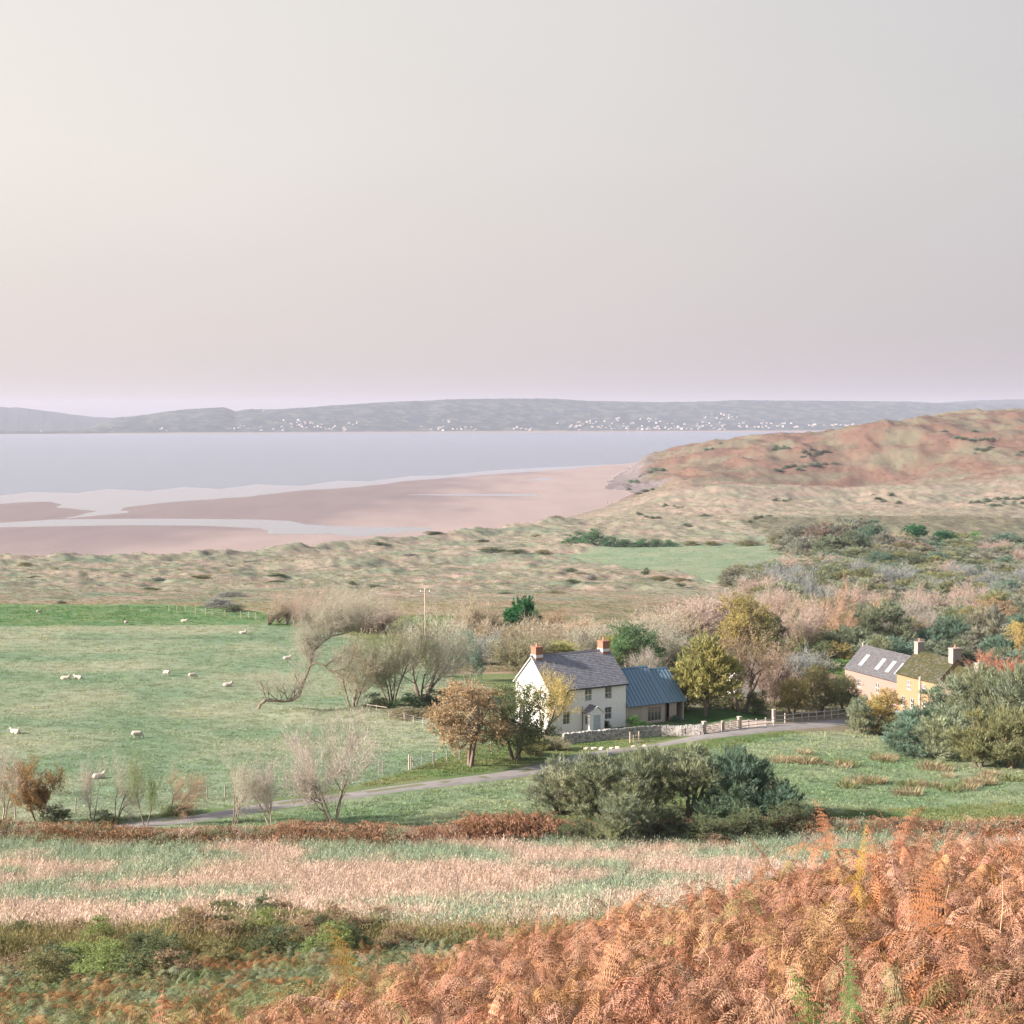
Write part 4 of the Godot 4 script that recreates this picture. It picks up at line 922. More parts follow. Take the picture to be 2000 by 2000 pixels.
	["gorse_bush", 72, 5, "bush", "teal", 260.46, 1330.07, 7.19, 2.25, -0.83],
	["gorse_bush", 72, 5, "bush", "teal", 268.14, 1331.33, 9.4, 3.38, 0.62],
	["gorse_bush", 72, 5, "bush", "teal", 274.86, 1340.08, 5.65, 2.27, 2.54],
	["gorse_bush", 72, 5, "bush", "gorse", 274.64, 1331.23, 8, 3.53, 1.6],
	["gorse_bush", 72, 5, "bush", "gorse", 283.35, 1345.43, 7.63, 2.66, 1.48],
	["gorse_bush", 72, 5, "bush", "gorse", 283.65, 1340.44, 6.01, 2.64, 2.82],
	["gorse_bush", 72, 5, "bush", "gorse", 290.11, 1345.08, 6.54, 2.99, 0.34],
	["gorse_bush", 72, 5, "bush", "gorse", 292.17, 1339.66, 8.09, 2.26, -1.08],
	["gorse_bush", 72, 5, "bush", "teal", 198.77, 1523.94, 9.11, 3.89, 2.32],
	["gorse_bush", 72, 5, "bush", "teal", 207.88, 1543.34, 8.1, 3.11, 2.03],
	["gorse_bush", 72, 5, "bush", "teal", 221.6, 1580.67, 6.99, 4.26, 1.44],
	["gorse_bush", 72, 5, "bush", "teal", 402.74, 1346.04, 9.4, 3.54, 1.62],
	["gorse_bush", 72, 5, "bush", "gorse", 404.78, 1336.11, 6.65, 2.68, 2.49],
	["gorse_bush", 72, 5, "bush", "gorse", 410.76, 1347.18, 7.35, 2.36, 0.95],
	["gorse_bush", 72, 5, "bush", "gorse", 409.4, 1328.98, 6.01, 2.4, 0.59],
	["gorse_bush", 72, 5, "bush", "teal", 413.75, 1331.2, 9.77, 3.52, 2.18],
	["gorse_bush", 72, 5, "bush", "gorse", 422.23, 1340.35, 7.67, 2.69, 1.89],
	["gorse_bush", 72, 5, "bush", "gorse", 422.49, 1334.25, 8.56, 3.69, 0.17],
	["gorse_bush", 72, 5, "bush", "gorse", 423.51, 1324.74, 7.19, 2.84, 1.39],
	["gorse_bush", 72, 5, "bush", "gorse", 429.35, 1328.77, 6.08, 3.59, 1.92],
	["gorse_bush", 72, 5, "bush", "teal", 394.39, 1266.75, 5.59, 2.28, -1.54],
	["gorse_bush", 72, 5, "bush", "gorse", 402.07, 1285.12, 7.99, 2.8, -0.79],
	["gorse_bush", 72, 5, "bush", "gorse", 403.22, 1271.37, 8.59, 3.23, 0.82],
	["gorse_bush", 72, 5, "bush", "gorse", 409.47, 1281.06, 5.54, 2.15, -1.67],
	["gorse_bush", 72, 5, "bush", "gorse", 414.27, 1288.68, 8.01, 2.57, -1.58],
	["gorse_bush", 72, 5, "bush", "gorse", 439.78, 1414.64, 9.33, 3.1, -1.1],
	["gorse_bush", 72, 5, "bush", "gorse", 413.91, 1426.82, 7.63, 3.09, 1.07],
	["gorse_bush", 72, 5, "bush", "teal", 415.56, 1220.6, 7.58, 2.93, -2.96],
	["gorse_bush", 72, 5, "bush", "gorse", 426.12, 1243.96, 6.51, 2.09, 0.17],
	["gorse_bush", 72, 5, "bush", "gorse", 427.07, 1239.58, 6.4, 3.05, 0.55],
	["gorse_bush", 71, 5, "bush", "gorse", 289.36, 935.05, 6.07, 2.12, -1.01],
	["gorse_bush", 71, 5, "bush", "gorse", 293.64, 935.88, 5.92, 1.65, 1.62],
	["gorse_bush", 71, 5, "bush", "gorse", 293.93, 926.44, 6.09, 2.37, -0.79],
	["gorse_bush", 71, 5, "bush", "teal", 298.75, 936.23, 5.82, 2.6, -2.2],
	["gorse_bush", 71, 5, "bush", "teal", 301.11, 938.23, 4.72, 2.38, -0.93],
	["gorse_bush", 71, 5, "bush", "gorse", 311.1, 957.82, 4.2, 1.8, -2.91],
	["gorse_bush", 71, 5, "bush", "gorse", 310.27, 946.91, 6.95, 2.37, -0.04],
	["gorse_bush", 71, 5, "bush", "teal", 318.38, 957.63, 5.96, 1.62, -2.19],
	["gorse_bush", 71, 5, "bush", "gorse", 317.71, 953.19, 6.06, 2.66, 2.68],
	["gorse_bush", 71, 5, "bush", "gorse", 319.81, 947.28, 4.25, 1.68, 0.39],
	["gorse_bush", 71, 5, "bush", "teal", 328.3, 964.6, 5.98, 1.74, -0.22],
	["gorse_bush", 71, 5, "bush", "gorse", 330.96, 960.23, 7.08, 2.26, -0.93],
	["gorse_bush", 71, 5, "bush", "teal", 291.39, 901.64, 5.51, 2.39, -0.26],
	["gorse_bush", 71, 5, "bush", "gorse", 291.12, 896.32, 4.83, 1.72, 1.26],
	["gorse_bush", 71, 5, "bush", "teal", 293.71, 896.07, 6.07, 2.13, -1.13],
	["gorse_bush", 71, 5, "bush", "teal", 301.78, 910.73, 4.25, 1.87, 0.54],
	["gorse_bush", 71, 5, "bush", "teal", 306.52, 906.95, 4.55, 2.27, 2.38],
	["gorse_bush", 71, 5, "bush", "teal", 315.03, 930.55, 4.33, 1.73, -1.16],
	["gorse_bush", 71, 5, "bush", "gorse", 315.97, 918.9, 4.23, 1.63, -1.82],
	["gorse_bush", 71, 5, "bush", "gorse", 318.14, 913.81, 6, 2.05, -1.9],
	["gorse_bush", 71, 5, "bush", "gorse", 100.92, 973.85, 6.62, 2.7, -2.77],
	["gorse_bush", 71, 5, "bush", "gorse", 104, 949.7, 4.65, 1.85, 2.2],
	["gorse_bush", 71, 5, "bush", "gorse", 103.75, 920.4, 4.59, 1.99, -0.73],
	["gorse_bush", 71, 5, "bush", "teal", 106.55, 930.18, 4.7, 2.13, -1.13],
	["gorse_bush", 71, 5, "bush", "gorse", 168.35, 951.8, 5.18, 1.72, 0.59],
	["gorse_bush", 71, 5, "bush", "gorse", 176.76, 986.2, 6.6, 2.03, 1.74],
	["gorse_bush", 71, 5, "bush", "gorse", 174.48, 948.89, 5.43, 1.82, -2.3],
	["gorse_bush", 71, 5, "bush", "teal", 182.26, 979.82, 5.1, 1.92, -1.48],
	["gorse_bush", 71, 5, "bush", "gorse", 182.78, 979.44, 6, 2.66, 1.57],
	["gorse_bush", 71, 5, "bush", "gorse", 248.92, 1023.08, 5.07, 2.3, -2.41],
	["gorse_bush", 71, 5, "bush", "gorse", 240.6, 976.16, 7.21, 2.15, 2.4],
	["gorse_bush", 71, 5, "bush", "gorse", 241.67, 963.88, 6.24, 1.92, 2.61],
	["gorse_bush", 71, 5, "bush", "gorse", 250.02, 979.32, 6.83, 2.76, -0.36],
	["gorse_bush", 71, 5, "bush", "gorse", 247.65, 949.97, 6.34, 2.58, -2.63],
	["gorse_bush", 71, 5, "bush", "gorse", 123.48, 770.5, 3.61, 1.78, 2.3],
	["gorse_bush", 71, 5, "bush", "gorse", 129.49, 788.71, 3.94, 2.1, -0.07],
	["gorse_bush", 71, 5, "bush", "gorse", 132.57, 791.14, 4.25, 1.67, 0.1],
	["gorse_bush", 71, 5, "bush", "teal", 137.95, 795.27, 5.37, 1.57, -2.97],
	["gorse_bush", 71, 5, "bush", "teal", 89.6, 764.95, 5.45, 1.88, 1.93],
	["gorse_bush", 71, 5, "bush", "gorse", 90.67, 755.89, 4.83, 1.28, -0.83],
	["gorse_bush", 71, 5, "bush", "gorse", 75.14, 878.15, 5.3, 2.24, -1.85],
	["gorse_bush", 71, 5, "bush", "gorse", 78.51, 867.98, 4.58, 1.46, -0.43],
	["gorse_bush", 71, 5, "bush", "gorse", 79.48, 839.6, 4.07, 2.11, -0.89],
	["gorse_bush", 71, 5, "bush", "gorse", 82.28, 837.68, 5.42, 1.75, 1.64],
	["bramble_bush", 66, 0, "bush", "fern", -9.99, 35.27, 2.39, 1.39, 0.91],
	["bramble_bush", 24, 0, "bush", "brownish", -15.28, 40.99, 2.41, 1.25, -3],
	["bramble_bush", 98, 0, "bush", "olive", -8.36, 40.94, 2, 0.97, -0.94],
	["bramble_bush", 66, 0, "bush", "fern", -5.7, 46.28, 2.21, 1.49, 1.94],
	["bramble_bush", 24, 0, "bush", "brownish", -9.75, 50.43, 2.6, 1.17, -2.38],
	["bramble_bush", 36, 0, "bush", "dark", -12.19, 61.39, 2.12, 1.18, 2.97],
	["bramble_bush", 36, 0, "bush", "dark", -11.57, 37.03, 2.6, 1.2, -0.57],
	["bramble_bush", 36, 0, "bush", "dark", -10.29, 59.69, 2.01, 1.46, 2.85],
	["bramble_bush", 98, 0, "bush", "olive", -8.09, 33.93, 1.7, 1.02, -1.02],
	["bramble_bush", 24, 0, "bush", "brownish", -6.72, 51.3, 2.46, 1.37, 1.33],
	["bramble_bush", 24, 0, "bush", "brownish", -7.45, 52.46, 2.63, 1.23, 0.82],
	["bramble_bush", 24, 0, "bush", "brownish", -6.05, 51.99, 2.58, 1.29, -2.67],
	["bramble_bush", 36, 0, "bush", "dark", -12.1, 47.96, 1.89, 1.07, -2.6],
	["bramble_bush", 97, 0, "bush", "olivegreen", -17.98, 49.58, 2.33, 1.03, 0.19],
	["bramble_bush", 98, 0, "bush", "olive", -10.16, 32.06, 2.08, 1.33, -2.37],
	["bramble_bush", 24, 0, "bush", "brownish", -15.99, 53.14, 2.34, 0.92, 1.96],
	["bramble_bush", 98, 0, "bush", "olive", -12.19, 61.19, 2.73, 1.03, 1.77],
	["bramble_bush", 98, 0, "bush", "olive", -7.2, 53.52, 2.04, 1.4, 2.94],
	["bramble_bush", 24, 0, "bush", "brownish", -9.44, 60.01, 2.64, 1.17, -2.04],
	["bramble_bush", 36, 0, "bush", "dark", -7.89, 48.41, 2.57, 1.04, -2],
	["bramble_bush", 24, 0, "bush", "brownish", -3.83, 47.88, 1.81, 1.04, 2.84],
	["bramble_bush", 97, 0, "bush", "olivegreen", -9.97, 51.99, 2.24, 1.26, -0.17],
	["bramble_bush", 36, 0, "bush", "dark", -5.95, 53.38, 2.07, 1.18, 2.93],
	["bramble_bush", 66, 0, "bush", "fern", -9, 53.66, 2.5, 1.23, 2.26],
	["bramble_bush", 24, 0, "bush", "brownish", -6.82, 55.14, 1.99, 1.39, -1.07],
	["bramble_bush", 24, 0, "bush", "brownish", -7.39, 51.57, 2.21, 0.97, -1.28],
	["bramble_bush", 24, 0, "bush", "brownish", -11.73, 32.23, 2.26, 0.93, -1.24],
	["bramble_bush", 97, 0, "bush", "olivegreen", -5.06, 54.43, 1.79, 1.02, -2.86],
	["bramble_bush", 36, 0, "bush", "dark", -18.28, 54.3, 1.71, 0.91, 2.37],
	["bramble_bush", 24, 0, "bush", "brownish", -6.36, 49.43, 2.18, 0.96, -1.84],
	["bramble_bush", 24, 0, "bush", "brownish", -9.01, 59.04, 2.11, 0.97, 0.7],
	["bramble_bush", 66, 0, "bush", "fern", -11.86, 40.59, 2.21, 1.28, -2.79],
	["bramble_bush", 98, 0, "bush", "olive", -12.55, 56.16, 1.82, 1.3, 2.35],
	["bramble_bush", 36, 0, "bush", "dark", -8.3, 34.35, 2.72, 1.44, 1.77],
	["bramble_bush", 24, 0, "bush", "brownish", -12.42, 38.29, 2.23, 1.12, 0.41],
	["bramble_bush", 24, 0, "bush", "brownish", -3.75, 51.06, 2.03, 0.9, -0.99],
	["bramble_bush", 24, 0, "bush", "brownish", -11.1, 52.1, 2.55, 1.49, -2.88],
	["bramble_bush", 66, 0, "bush", "fern", -14.47, 51.06, 1.66, 1.4, 2.45],
	["bramble_bush", 24, 0, "bush", "brownish", -5.2, 58.05, 1.93, 1.11, -1.28],
	["bramble_bush", 36, 0, "bush", "dark", -6.52, 50.93, 1.56, 1.33, -2.43],
	["bramble_bush", 98, 0, "bush", "olive", -8.78, 57.07, 1.8, 1.13, -2.98],
	["bramble_bush", 24, 0, "bush", "brownish", -7.18, 50.86, 1.91, 1.14, 2.65],
	["bramble_bush", 97, 0, "bush", "olivegreen", -12.84, 54.58, 2.16, 0.94, 1.42],
	["bramble_bush", 24, 0, "bush", "brownish", -8.09, 33.95, 2.04, 1.25, 2.87],
	["bramble_bush", 98, 0, "bush", "olive", -10.88, 57.66, 2.35, 1.09, -0.06],
	["bramble_bush", 36, 0, "bush", "dark", -5.26, 46.89, 1.65, 1.22, 2.02]
]

const SHEEP := [
	[-56.14, 166.22, 1, 2.9, "white sheep lying nearest the left edge of the pasture"],
	[-41.85, 164.15, 0, 0.3, "white grazing sheep in the lower middle of the pasture"],
	[-63.74, 210.41, 1, 0.1, "left one of two sheep lying side by side in the pasture"],
	[-62.07, 210.92, 1, 3, "right one of two sheep lying side by side in the pasture"],
	[-74.66, 286.03, 0, 1.4, "sheep seen end on at the far green bank"],
	[-48.9, 268.62, 1, 0.2, "sheep lying near the windbreak in the far right of the pasture"],
	[-50.12, 214.07, 0, 2.7, "small sheep in the middle of the pasture"],
	[-45.85, 211.49, 0, 0.5, "small sheep right of the middle of the pasture"],
	[-39.37, 204.1, 1, 0.3, "white sheep left of the leaning trees"],
	[-35.38, 232.16, 1, 0.4, "sheep lying just left of the leaning tree crown"],
	[-39.05, 138.71, 1, 0.6, "sheep seen through the bare roadside saplings"],
	[-64.59, 291.2, 1, 0, "sheep lying far back at the foot of the green bank"],
	[-99.42, 310.57, 0, 1.2, "pale sheep on the green bank at the far left"]
]

const FENCE_A := [
	Vector2(-42.23, 118.46), Vector2(-40.6, 119.76), Vector2(-32.3, 124.98), Vector2(-28.05, 127.1), Vector2(-26.65, 128.29), Vector2(-25.23, 129.03),
	Vector2(-23.69, 130.01), Vector2(-22.04, 131.52), Vector2(-20.47, 133.29), Vector2(-18.86, 135.09), Vector2(-17.2, 136.91), Vector2(-15, 138.72),
	Vector2(-12.82, 141.36), Vector2(-12.52, 141.89)
]

const GATE := [
	Vector2(-10.04, 143.16), Vector2(-7.81, 146.43)
]

const FENCE_B := [
	Vector2(-6.56, 148.12), Vector2(-5.35, 148.98), Vector2(-3.94, 150.76), Vector2(-2.14, 153.35)
]

const FENCE_C := [
	Vector2(-18.55, 182.61), Vector2(-17.98, 183.31), Vector2(-18.03, 186.42), Vector2(-16.82, 187.49)
]

const FENCE_D := [
	Vector2(-14.84, 177.67), Vector2(-12.83, 175.55), Vector2(-11.6, 173.53), Vector2(-10.41, 171.92), Vector2(-9.19, 170.34)
]

const FENCE_BACK := [
	Vector2(-72.75, 313.39), Vector2(-70.72, 312.11), Vector2(-69.27, 313.41), Vector2(-66.02, 308.32), Vector2(-63.38, 305.9), Vector2(-61.52, 303.51),
	Vector2(-58.44, 301.16), Vector2(-54.89, 298.88), Vector2(-52.84, 296.66), Vector2(-51.03, 294.47)
]

const RAIL_FENCE := [
	Vector2(31.26, 175.77), Vector2(32.79, 176.77), Vector2(34.11, 178.53), Vector2(35.54, 180.43), Vector2(36.54, 181.34), Vector2(37.76, 182.39),
	Vector2(39.05, 183.98), Vector2(40.2, 185.13), Vector2(41.3, 186.33), Vector2(42.73, 188.37)
]

const LOW_RAIL := [
	Vector2(26.38, 169.91), Vector2(27.48, 170.86), Vector2(28.54, 171.86), Vector2(29.81, 172.99), Vector2(30.91, 173.74)
]

const YARD_GATES := [
	Vector2(21.75, 166.56), Vector2(24.06, 168.12), Vector2(26.32, 170.25)
]

const STONE_WALL := [
	Vector2(5.67, 162.76), Vector2(8, 163.97), Vector2(10.93, 165.15), Vector2(13.9, 166.33), Vector2(16.9, 167.4), Vector2(19.14, 166.57),
	Vector2(21.53, 166.2)
]

const FAR_SHORE := [
	[-0.5510, 6900, 6.0], [-0.4477, 6875, 6.0], [-0.3444, 6851, 6.0], [-0.2927, 6985, 6.0], [-0.2831, 7010, 19.7], [-0.2755, 7030, 49.6],
	[-0.2669, 7053, 76.6], [-0.2617, 7066, 82.6], [-0.2445, 7111, 97.8], [-0.2307, 7147, 119.2], [-0.2169, 7183, 131.6], [-0.1928, 7245, 141.2],
	[-0.1853, 7265, 119.9], [-0.1798, 7280, 129.2], [-0.1756, 7290, 132.4], [-0.1618, 7326, 129.6], [-0.1377, 7389, 142.5], [-0.1205, 7434, 155.4],
	[-0.1033, 7479, 165.2], [-0.0826, 7533, 178.5], [-0.0585, 7595, 185.6], [-0.0344, 7658, 199.3], [0.0000, 7748, 202.2], [0.0275, 7819, 201.6],
	[0.0517, 7880, 189.3], [0.0861, 7969, 183.8], [0.1205, 8057, 184.9], [0.1550, 8145, 197.8], [0.1791, 8207, 197.0], [0.2238, 8322, 195.1],
	[0.2686, 8437, 189.6], [0.2893, 8490, 183.3], [0.3444, 8631, 174.3], [0.4477, 9016, 178.4], [0.5510, 9400, 163.4]
]

const FAR_HOUSES := [
	[-0.1866, 0.144], [-0.1763, 0.196], [-0.1680, 0.112], [-0.1539, 0.100], [-0.1688, 0.108], [-0.1604, 0.188], [-0.1683, 0.244], [-0.1864, 0.228], [-0.1824, 0.320], [-0.1543, 0.260],
	[-0.1529, 0.200], [-0.1821, 0.236], [-0.1890, 0.196], [-0.1800, 0.312], [-0.1837, 0.236], [-0.1550, 0.256], [-0.1356, 0.364], [-0.1489, 0.396], [-0.1443, 0.408], [-0.1416, 0.292],
	[-0.1340, 0.368], [-0.1424, 0.448], [-0.1441, 0.264], [-0.1532, 0.484], [-0.1582, 0.444], [-0.1480, 0.352], [-0.1477, 0.240], [-0.1428, 0.264], [-0.1520, 0.436], [-0.1435, 0.488],
	[-0.1389, 0.400], [-0.1387, 0.348], [-0.1352, 0.420], [-0.1325, 0.228], [-0.1257, 0.212], [-0.1410, 0.232], [-0.1252, 0.152], [-0.1131, 0.164], [-0.1038, 0.348], [-0.1283, 0.204],
	[-0.1067, 0.268], [-0.1117, 0.132], [-0.1227, 0.172], [-0.1129, 0.176], [-0.1093, 0.344], [-0.1097, 0.344], [-0.1188, 0.268], [-0.1212, 0.128], [-0.1303, 0.236], [-0.1127, 0.212],
	[-0.1201, 0.196], [-0.1042, 0.332], [-0.1248, 0.140], [-0.1397, 0.160], [-0.1277, 0.332], [-0.1124, 0.168], [-0.1134, 0.152], [-0.1128, 0.080], [-0.1090, 0.340], [-0.1379, 0.200],
	[-0.0493, 0.144], [-0.0274, 0.148], [-0.0463, 0.064], [-0.0365, 0.108], [-0.0544, 0.088], [-0.0466, 0.064], [-0.0480, 0.140], [-0.0461, 0.072], [-0.0339, 0.104], [-0.0605, 0.172],
	[-0.0493, 0.096], [-0.0490, 0.144], [-0.0459, 0.184], [-0.0312, 0.144], [-0.0255, 0.068], [-0.0397, 0.108], [-0.0349, 0.172], [-0.0243, 0.104], [-0.0424, 0.340], [-0.0422, 0.324],
	[-0.0429, 0.384], [-0.0464, 0.392], [0.0066, 0.116], [0.0094, 0.088], [0.0059, 0.100], [0.0119, 0.048], [0.0033, 0.140], [0.0119, 0.072], [0.0128, 0.112], [0.0013, 0.112],
	[0.0503, 0.300], [0.0458, 0.272], [0.0524, 0.336], [0.0441, 0.280], [0.0476, 0.236], [0.0391, 0.148], [0.0402, 0.212], [0.0451, 0.276], [0.0437, 0.160], [0.0547, 0.260],
	[0.0447, 0.208], [0.0305, 0.276], [0.0433, 0.172], [0.0394, 0.184], [0.0813, 0.284], [0.0995, 0.380], [0.0717, 0.432], [0.0925, 0.344], [0.0968, 0.428], [0.0750, 0.280],
	[0.0622, 0.336], [0.0968, 0.292], [0.0623, 0.356], [0.0710, 0.356], [0.0557, 0.264], [0.0803, 0.276], [0.0862, 0.432], [0.0701, 0.412], [0.0671, 0.292], [0.0917, 0.444],
	[0.0909, 0.440], [0.0525, 0.264], [0.0564, 0.320], [0.0934, 0.436], [0.0917, 0.164], [0.0930, 0.096], [0.0690, 0.124], [0.0657, 0.204], [0.0767, 0.124], [0.0424, 0.144],
	[0.0540, 0.156], [0.0779, 0.176], [0.0606, 0.212], [0.0847, 0.096], [0.1028, 0.144], [0.0635, 0.160], [0.0784, 0.128], [0.0431, 0.148], [0.0983, 0.168], [0.0779, 0.068],
	[0.0455, 0.072], [0.0598, 0.140], [0.0581, 0.172], [0.0671, 0.120], [0.0750, 0.204], [0.0852, 0.148], [0.0431, 0.156], [0.0989, 0.108], [0.0978, 0.172], [0.0459, 0.204],
	[0.0929, 0.092], [0.0874, 0.112], [0.0872, 0.184], [0.1174, 0.104], [0.1148, 0.156], [0.0906, 0.100], [0.1111, 0.156], [0.1090, 0.120], [0.0875, 0.084], [0.0914, 0.120],
	[0.0962, 0.132], [0.1121, 0.168], [0.0952, 0.140], [0.0967, 0.116], [0.1140, 0.096], [0.1068, 0.128], [0.1307, 0.240], [0.1324, 0.264], [0.1417, 0.116], [0.1339, 0.192],
	[0.1280, 0.196], [0.1306, 0.288], [0.1242, 0.212], [0.1396, 0.284], [0.1391, 0.068], [0.1429, 0.236], [0.1157, 0.276], [0.1361, 0.132], [0.1127, 0.140], [0.1136, 0.116],
	[0.1058, 0.092], [0.1206, 0.088], [0.1247, 0.280], [0.1351, 0.128], [0.1044, 0.280], [0.1091, 0.212], [0.1260, 0.164], [0.1412, 0.188], [0.1257, 0.140], [0.1429, 0.076],
	[0.1253, 0.216], [0.1077, 0.276], [0.1115, 0.200], [0.1282, 0.284], [0.1249, 0.092], [0.1398, 0.092], [0.1477, 0.476], [0.1403, 0.544], [0.1508, 0.480], [0.1295, 0.428],
	[0.1458, 0.448], [0.1341, 0.552], [0.1422, 0.520], [0.1412, 0.444], [0.1373, 0.428], [0.1488, 0.396], [0.1299, 0.488], [0.1458, 0.496], [0.1455, 0.532], [0.1403, 0.400],
	[0.1675, 0.252], [0.1744, 0.240], [0.1727, 0.136], [0.1915, 0.164], [0.1802, 0.204], [0.1783, 0.188], [0.1682, 0.216], [0.1709, 0.264], [0.1819, 0.176], [0.1656, 0.160],
	[0.1820, 0.196], [0.1741, 0.252], [0.1533, 0.148], [0.1631, 0.160], [0.1682, 0.152], [0.1874, 0.256], [0.1577, 0.200], [0.1555, 0.264], [0.1686, 0.252], [0.1898, 0.144],
	[0.1526, 0.176], [0.1815, 0.252], [0.1526, 0.236], [0.1830, 0.248], [0.1577, 0.160], [0.1706, 0.188], [0.2026, 0.256], [0.2146, 0.232], [0.2158, 0.212], [0.2293, 0.220],
	[0.2264, 0.244], [0.2234, 0.252], [0.2371, 0.240], [0.2244, 0.216], [0.2290, 0.256], [0.1999, 0.248], [0.2208, 0.244], [0.2096, 0.216], [0.2036, 0.252], [0.2181, 0.256],
	[0.2336, 0.228], [0.2368, 0.248], [0.2203, 0.232], [0.2341, 0.240], [0.2254, 0.204], [0.2171, 0.260], [0.2283, 0.248], [0.2259, 0.200], [0.2368, 0.256], [0.2017, 0.204],
	[-0.2319, 0.124], [-0.2359, 0.188], [-0.2347, 0.208], [-0.3161, 0.764], [-0.2674, 0.284], [-0.2695, 0.300], [-0.1667, 0.892]
]

const RIDGE_LEFT := [[-0.5854, 87], [-0.4821, 125], [-0.3960, 151], [-0.3444, 163], [-0.3306, 159], [-0.3168, 140], [-0.2996, 114], [-0.2824, 91], [-0.2548, 76], [-0.2342, 46], [-0.1997, -45]]

const RIDGE_RIGHT := [[0.1722, 29], [0.2238, 167], [0.2583, 191], [0.2893, 202], [0.3099, 218], [0.3375, 226], [0.4132, 234], [0.5510, 206]]


const TINTS := {
	"pale": [0.34, 0.31, 0.285], "ashy": [0.33, 0.32, 0.27], "tan": [0.32, 0.28, 0.215], "rosy": [0.35, 0.285, 0.25], "russet": [0.37, 0.26, 0.19],
	"rust": [0.26, 0.17, 0.08], "green": [0.16, 0.21, 0.10], "olivegrey": [0.24, 0.23, 0.16], "dark": [0.10, 0.13, 0.075],
	"teal": [0.15, 0.23, 0.18], "tealdeep": [0.12, 0.19, 0.145], "olive": [0.18, 0.18, 0.095], "ivy": [0.085, 0.16, 0.08], "oakbrown": [0.31, 0.235, 0.155],
	"oakgreen": [0.15, 0.18, 0.10], "gold": [0.36, 0.30, 0.13], "goldgreen": [0.29, 0.29, 0.125], "goldolive": [0.26, 0.23, 0.10], "yellowgreen": [0.28, 0.30, 0.12],
	"lime": [0.14, 0.28, 0.09], "brownish": [0.25, 0.19, 0.13], "willow": [0.23, 0.27, 0.19], "willowpale": [0.29, 0.32, 0.24], "willowdark": [0.17, 0.21, 0.15],
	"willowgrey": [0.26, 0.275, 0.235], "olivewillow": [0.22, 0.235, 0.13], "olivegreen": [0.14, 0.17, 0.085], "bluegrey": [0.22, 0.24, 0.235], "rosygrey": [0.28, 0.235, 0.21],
	"ever": [0.045, 0.16, 0.07], "darkever": [0.05, 0.11, 0.065], "redbrown": [0.34, 0.17, 0.115], "hedgegreen": [0.08, 0.17, 0.10], "gorse": [0.10, 0.14, 0.095],
	"fern": [0.18, 0.235, 0.095],
}

var rng := RandomNumberGenerator.new()
var broad := FastNoiseLite.new()
var fine := FastNoiseLite.new()
var relief := PackedFloat32Array()
var paint := {}
var shapes := {}
var taken := {}
var p_pasture: PackedVector2Array
var p_bank: PackedVector2Array
var p_far: PackedVector2Array
var p_rushy: PackedVector2Array
var p_verge: PackedVector2Array
var p_lawn: PackedVector2Array
var p_drive: PackedVector2Array
var p_lane: PackedVector2Array
var p_edge: PackedVector2Array
var p_shore: PackedVector2Array
var p_seaward: PackedVector2Array
var p_water: PackedVector2Array
var wet := []

func _ready() -> void:
	# ---- camera, sky, sun, exposure
	var cam := Camera3D.new()
	cam.name = "camera"
	cam.position = Vector3(0, 65, 0)
	cam.rotation_degrees = Vector3(-3.53, 0, 0)
	cam.fov = 38.0
	cam.near = 0.2
	cam.far = 40000.0
	add_child(cam)
	cam.current = true
	var env := Environment.new()
	env.background_mode = Environment.BG_SKY
	var sky := Sky.new()
	var pano := PanoramaSkyMaterial.new()
	pano.panorama = ImageTexture.create_from_image(sky_image())
	sky.sky_material = pano
	env.sky = sky
	env.background_energy_multiplier = 1.0
	env.tonemap_mode = Environment.TONE_MAPPER_LINEAR
	env.tonemap_exposure = EXPOSURE
	env.sdfgi_enabled = true
	env.ssao_enabled = true
	env.ssil_enabled = true
	env.fog_enabled = true
	env.fog_density = 0.00005
	env.fog_light_color = Color(0.73, 0.76, 0.88)
	var we := WorldEnvironment.new()
	we.name = "world_environment"
	we.environment = env
	add_child(we)
	var sun := DirectionalLight3D.new()
	sun.name = "sun"
	sun.light_energy = 1.3
	sun.light_color = Color(1.0, 0.93, 0.86)
	sun.light_angular_distance = 2.0
	sun.shadow_enabled = true
	add_child(sun)
	sun.look_at_from_position(SUN * 100.0, Vector3.ZERO)

	rng.seed = 20
	broad.seed = 3
	broad.noise_type = FastNoiseLite.TYPE_SIMPLEX_SMOOTH
	broad.frequency = 0.02
	broad.fractal_octaves = 3
	fine.seed = 8
	fine.noise_type = FastNoiseLite.TYPE_SIMPLEX_SMOOTH
	fine.frequency = 0.11
	fine.fractal_octaves = 3
	p_pasture = PackedVector2Array(PASTURE); p_bank = PackedVector2Array(ROUGH_BANK); p_far = PackedVector2Array(FAR_FIELD)
	p_rushy = PackedVector2Array(RUSHY_FIELD); p_verge = PackedVector2Array(VERGE); p_lawn = PackedVector2Array(LAWN)
	p_drive = PackedVector2Array(DRIVE); p_lane = PackedVector2Array(LANE); p_edge = PackedVector2Array(BEACH_EDGE); p_shore = PackedVector2Array(SHORE)
	p_seaward = p_edge.duplicate()
	p_water = p_shore.duplicate()
	for far in [Vector2(4000, 12000), Vector2(-9000, 12000), Vector2(-9000, 500)]:
		p_seaward.append(far)
		p_water.append(far)
	for w in [CHANNEL, POOL_A, POOL_B, POOL_C]: wet.append(PackedVector2Array(w))
	make_relief()
	make_land()
	make_sea()
	make_far_shore()
	make_lane()
	make_cottage()
	make_houses_right()
	make_walls_and_fences()
	make_trees()
	make_animals_and_people()
	make_grass()
	make_bracken()
	make_small_things()
	number_labels()

const EXPOSURE := 4.0
const SUN := Vector3(-0.86, 0.42, 0.24)

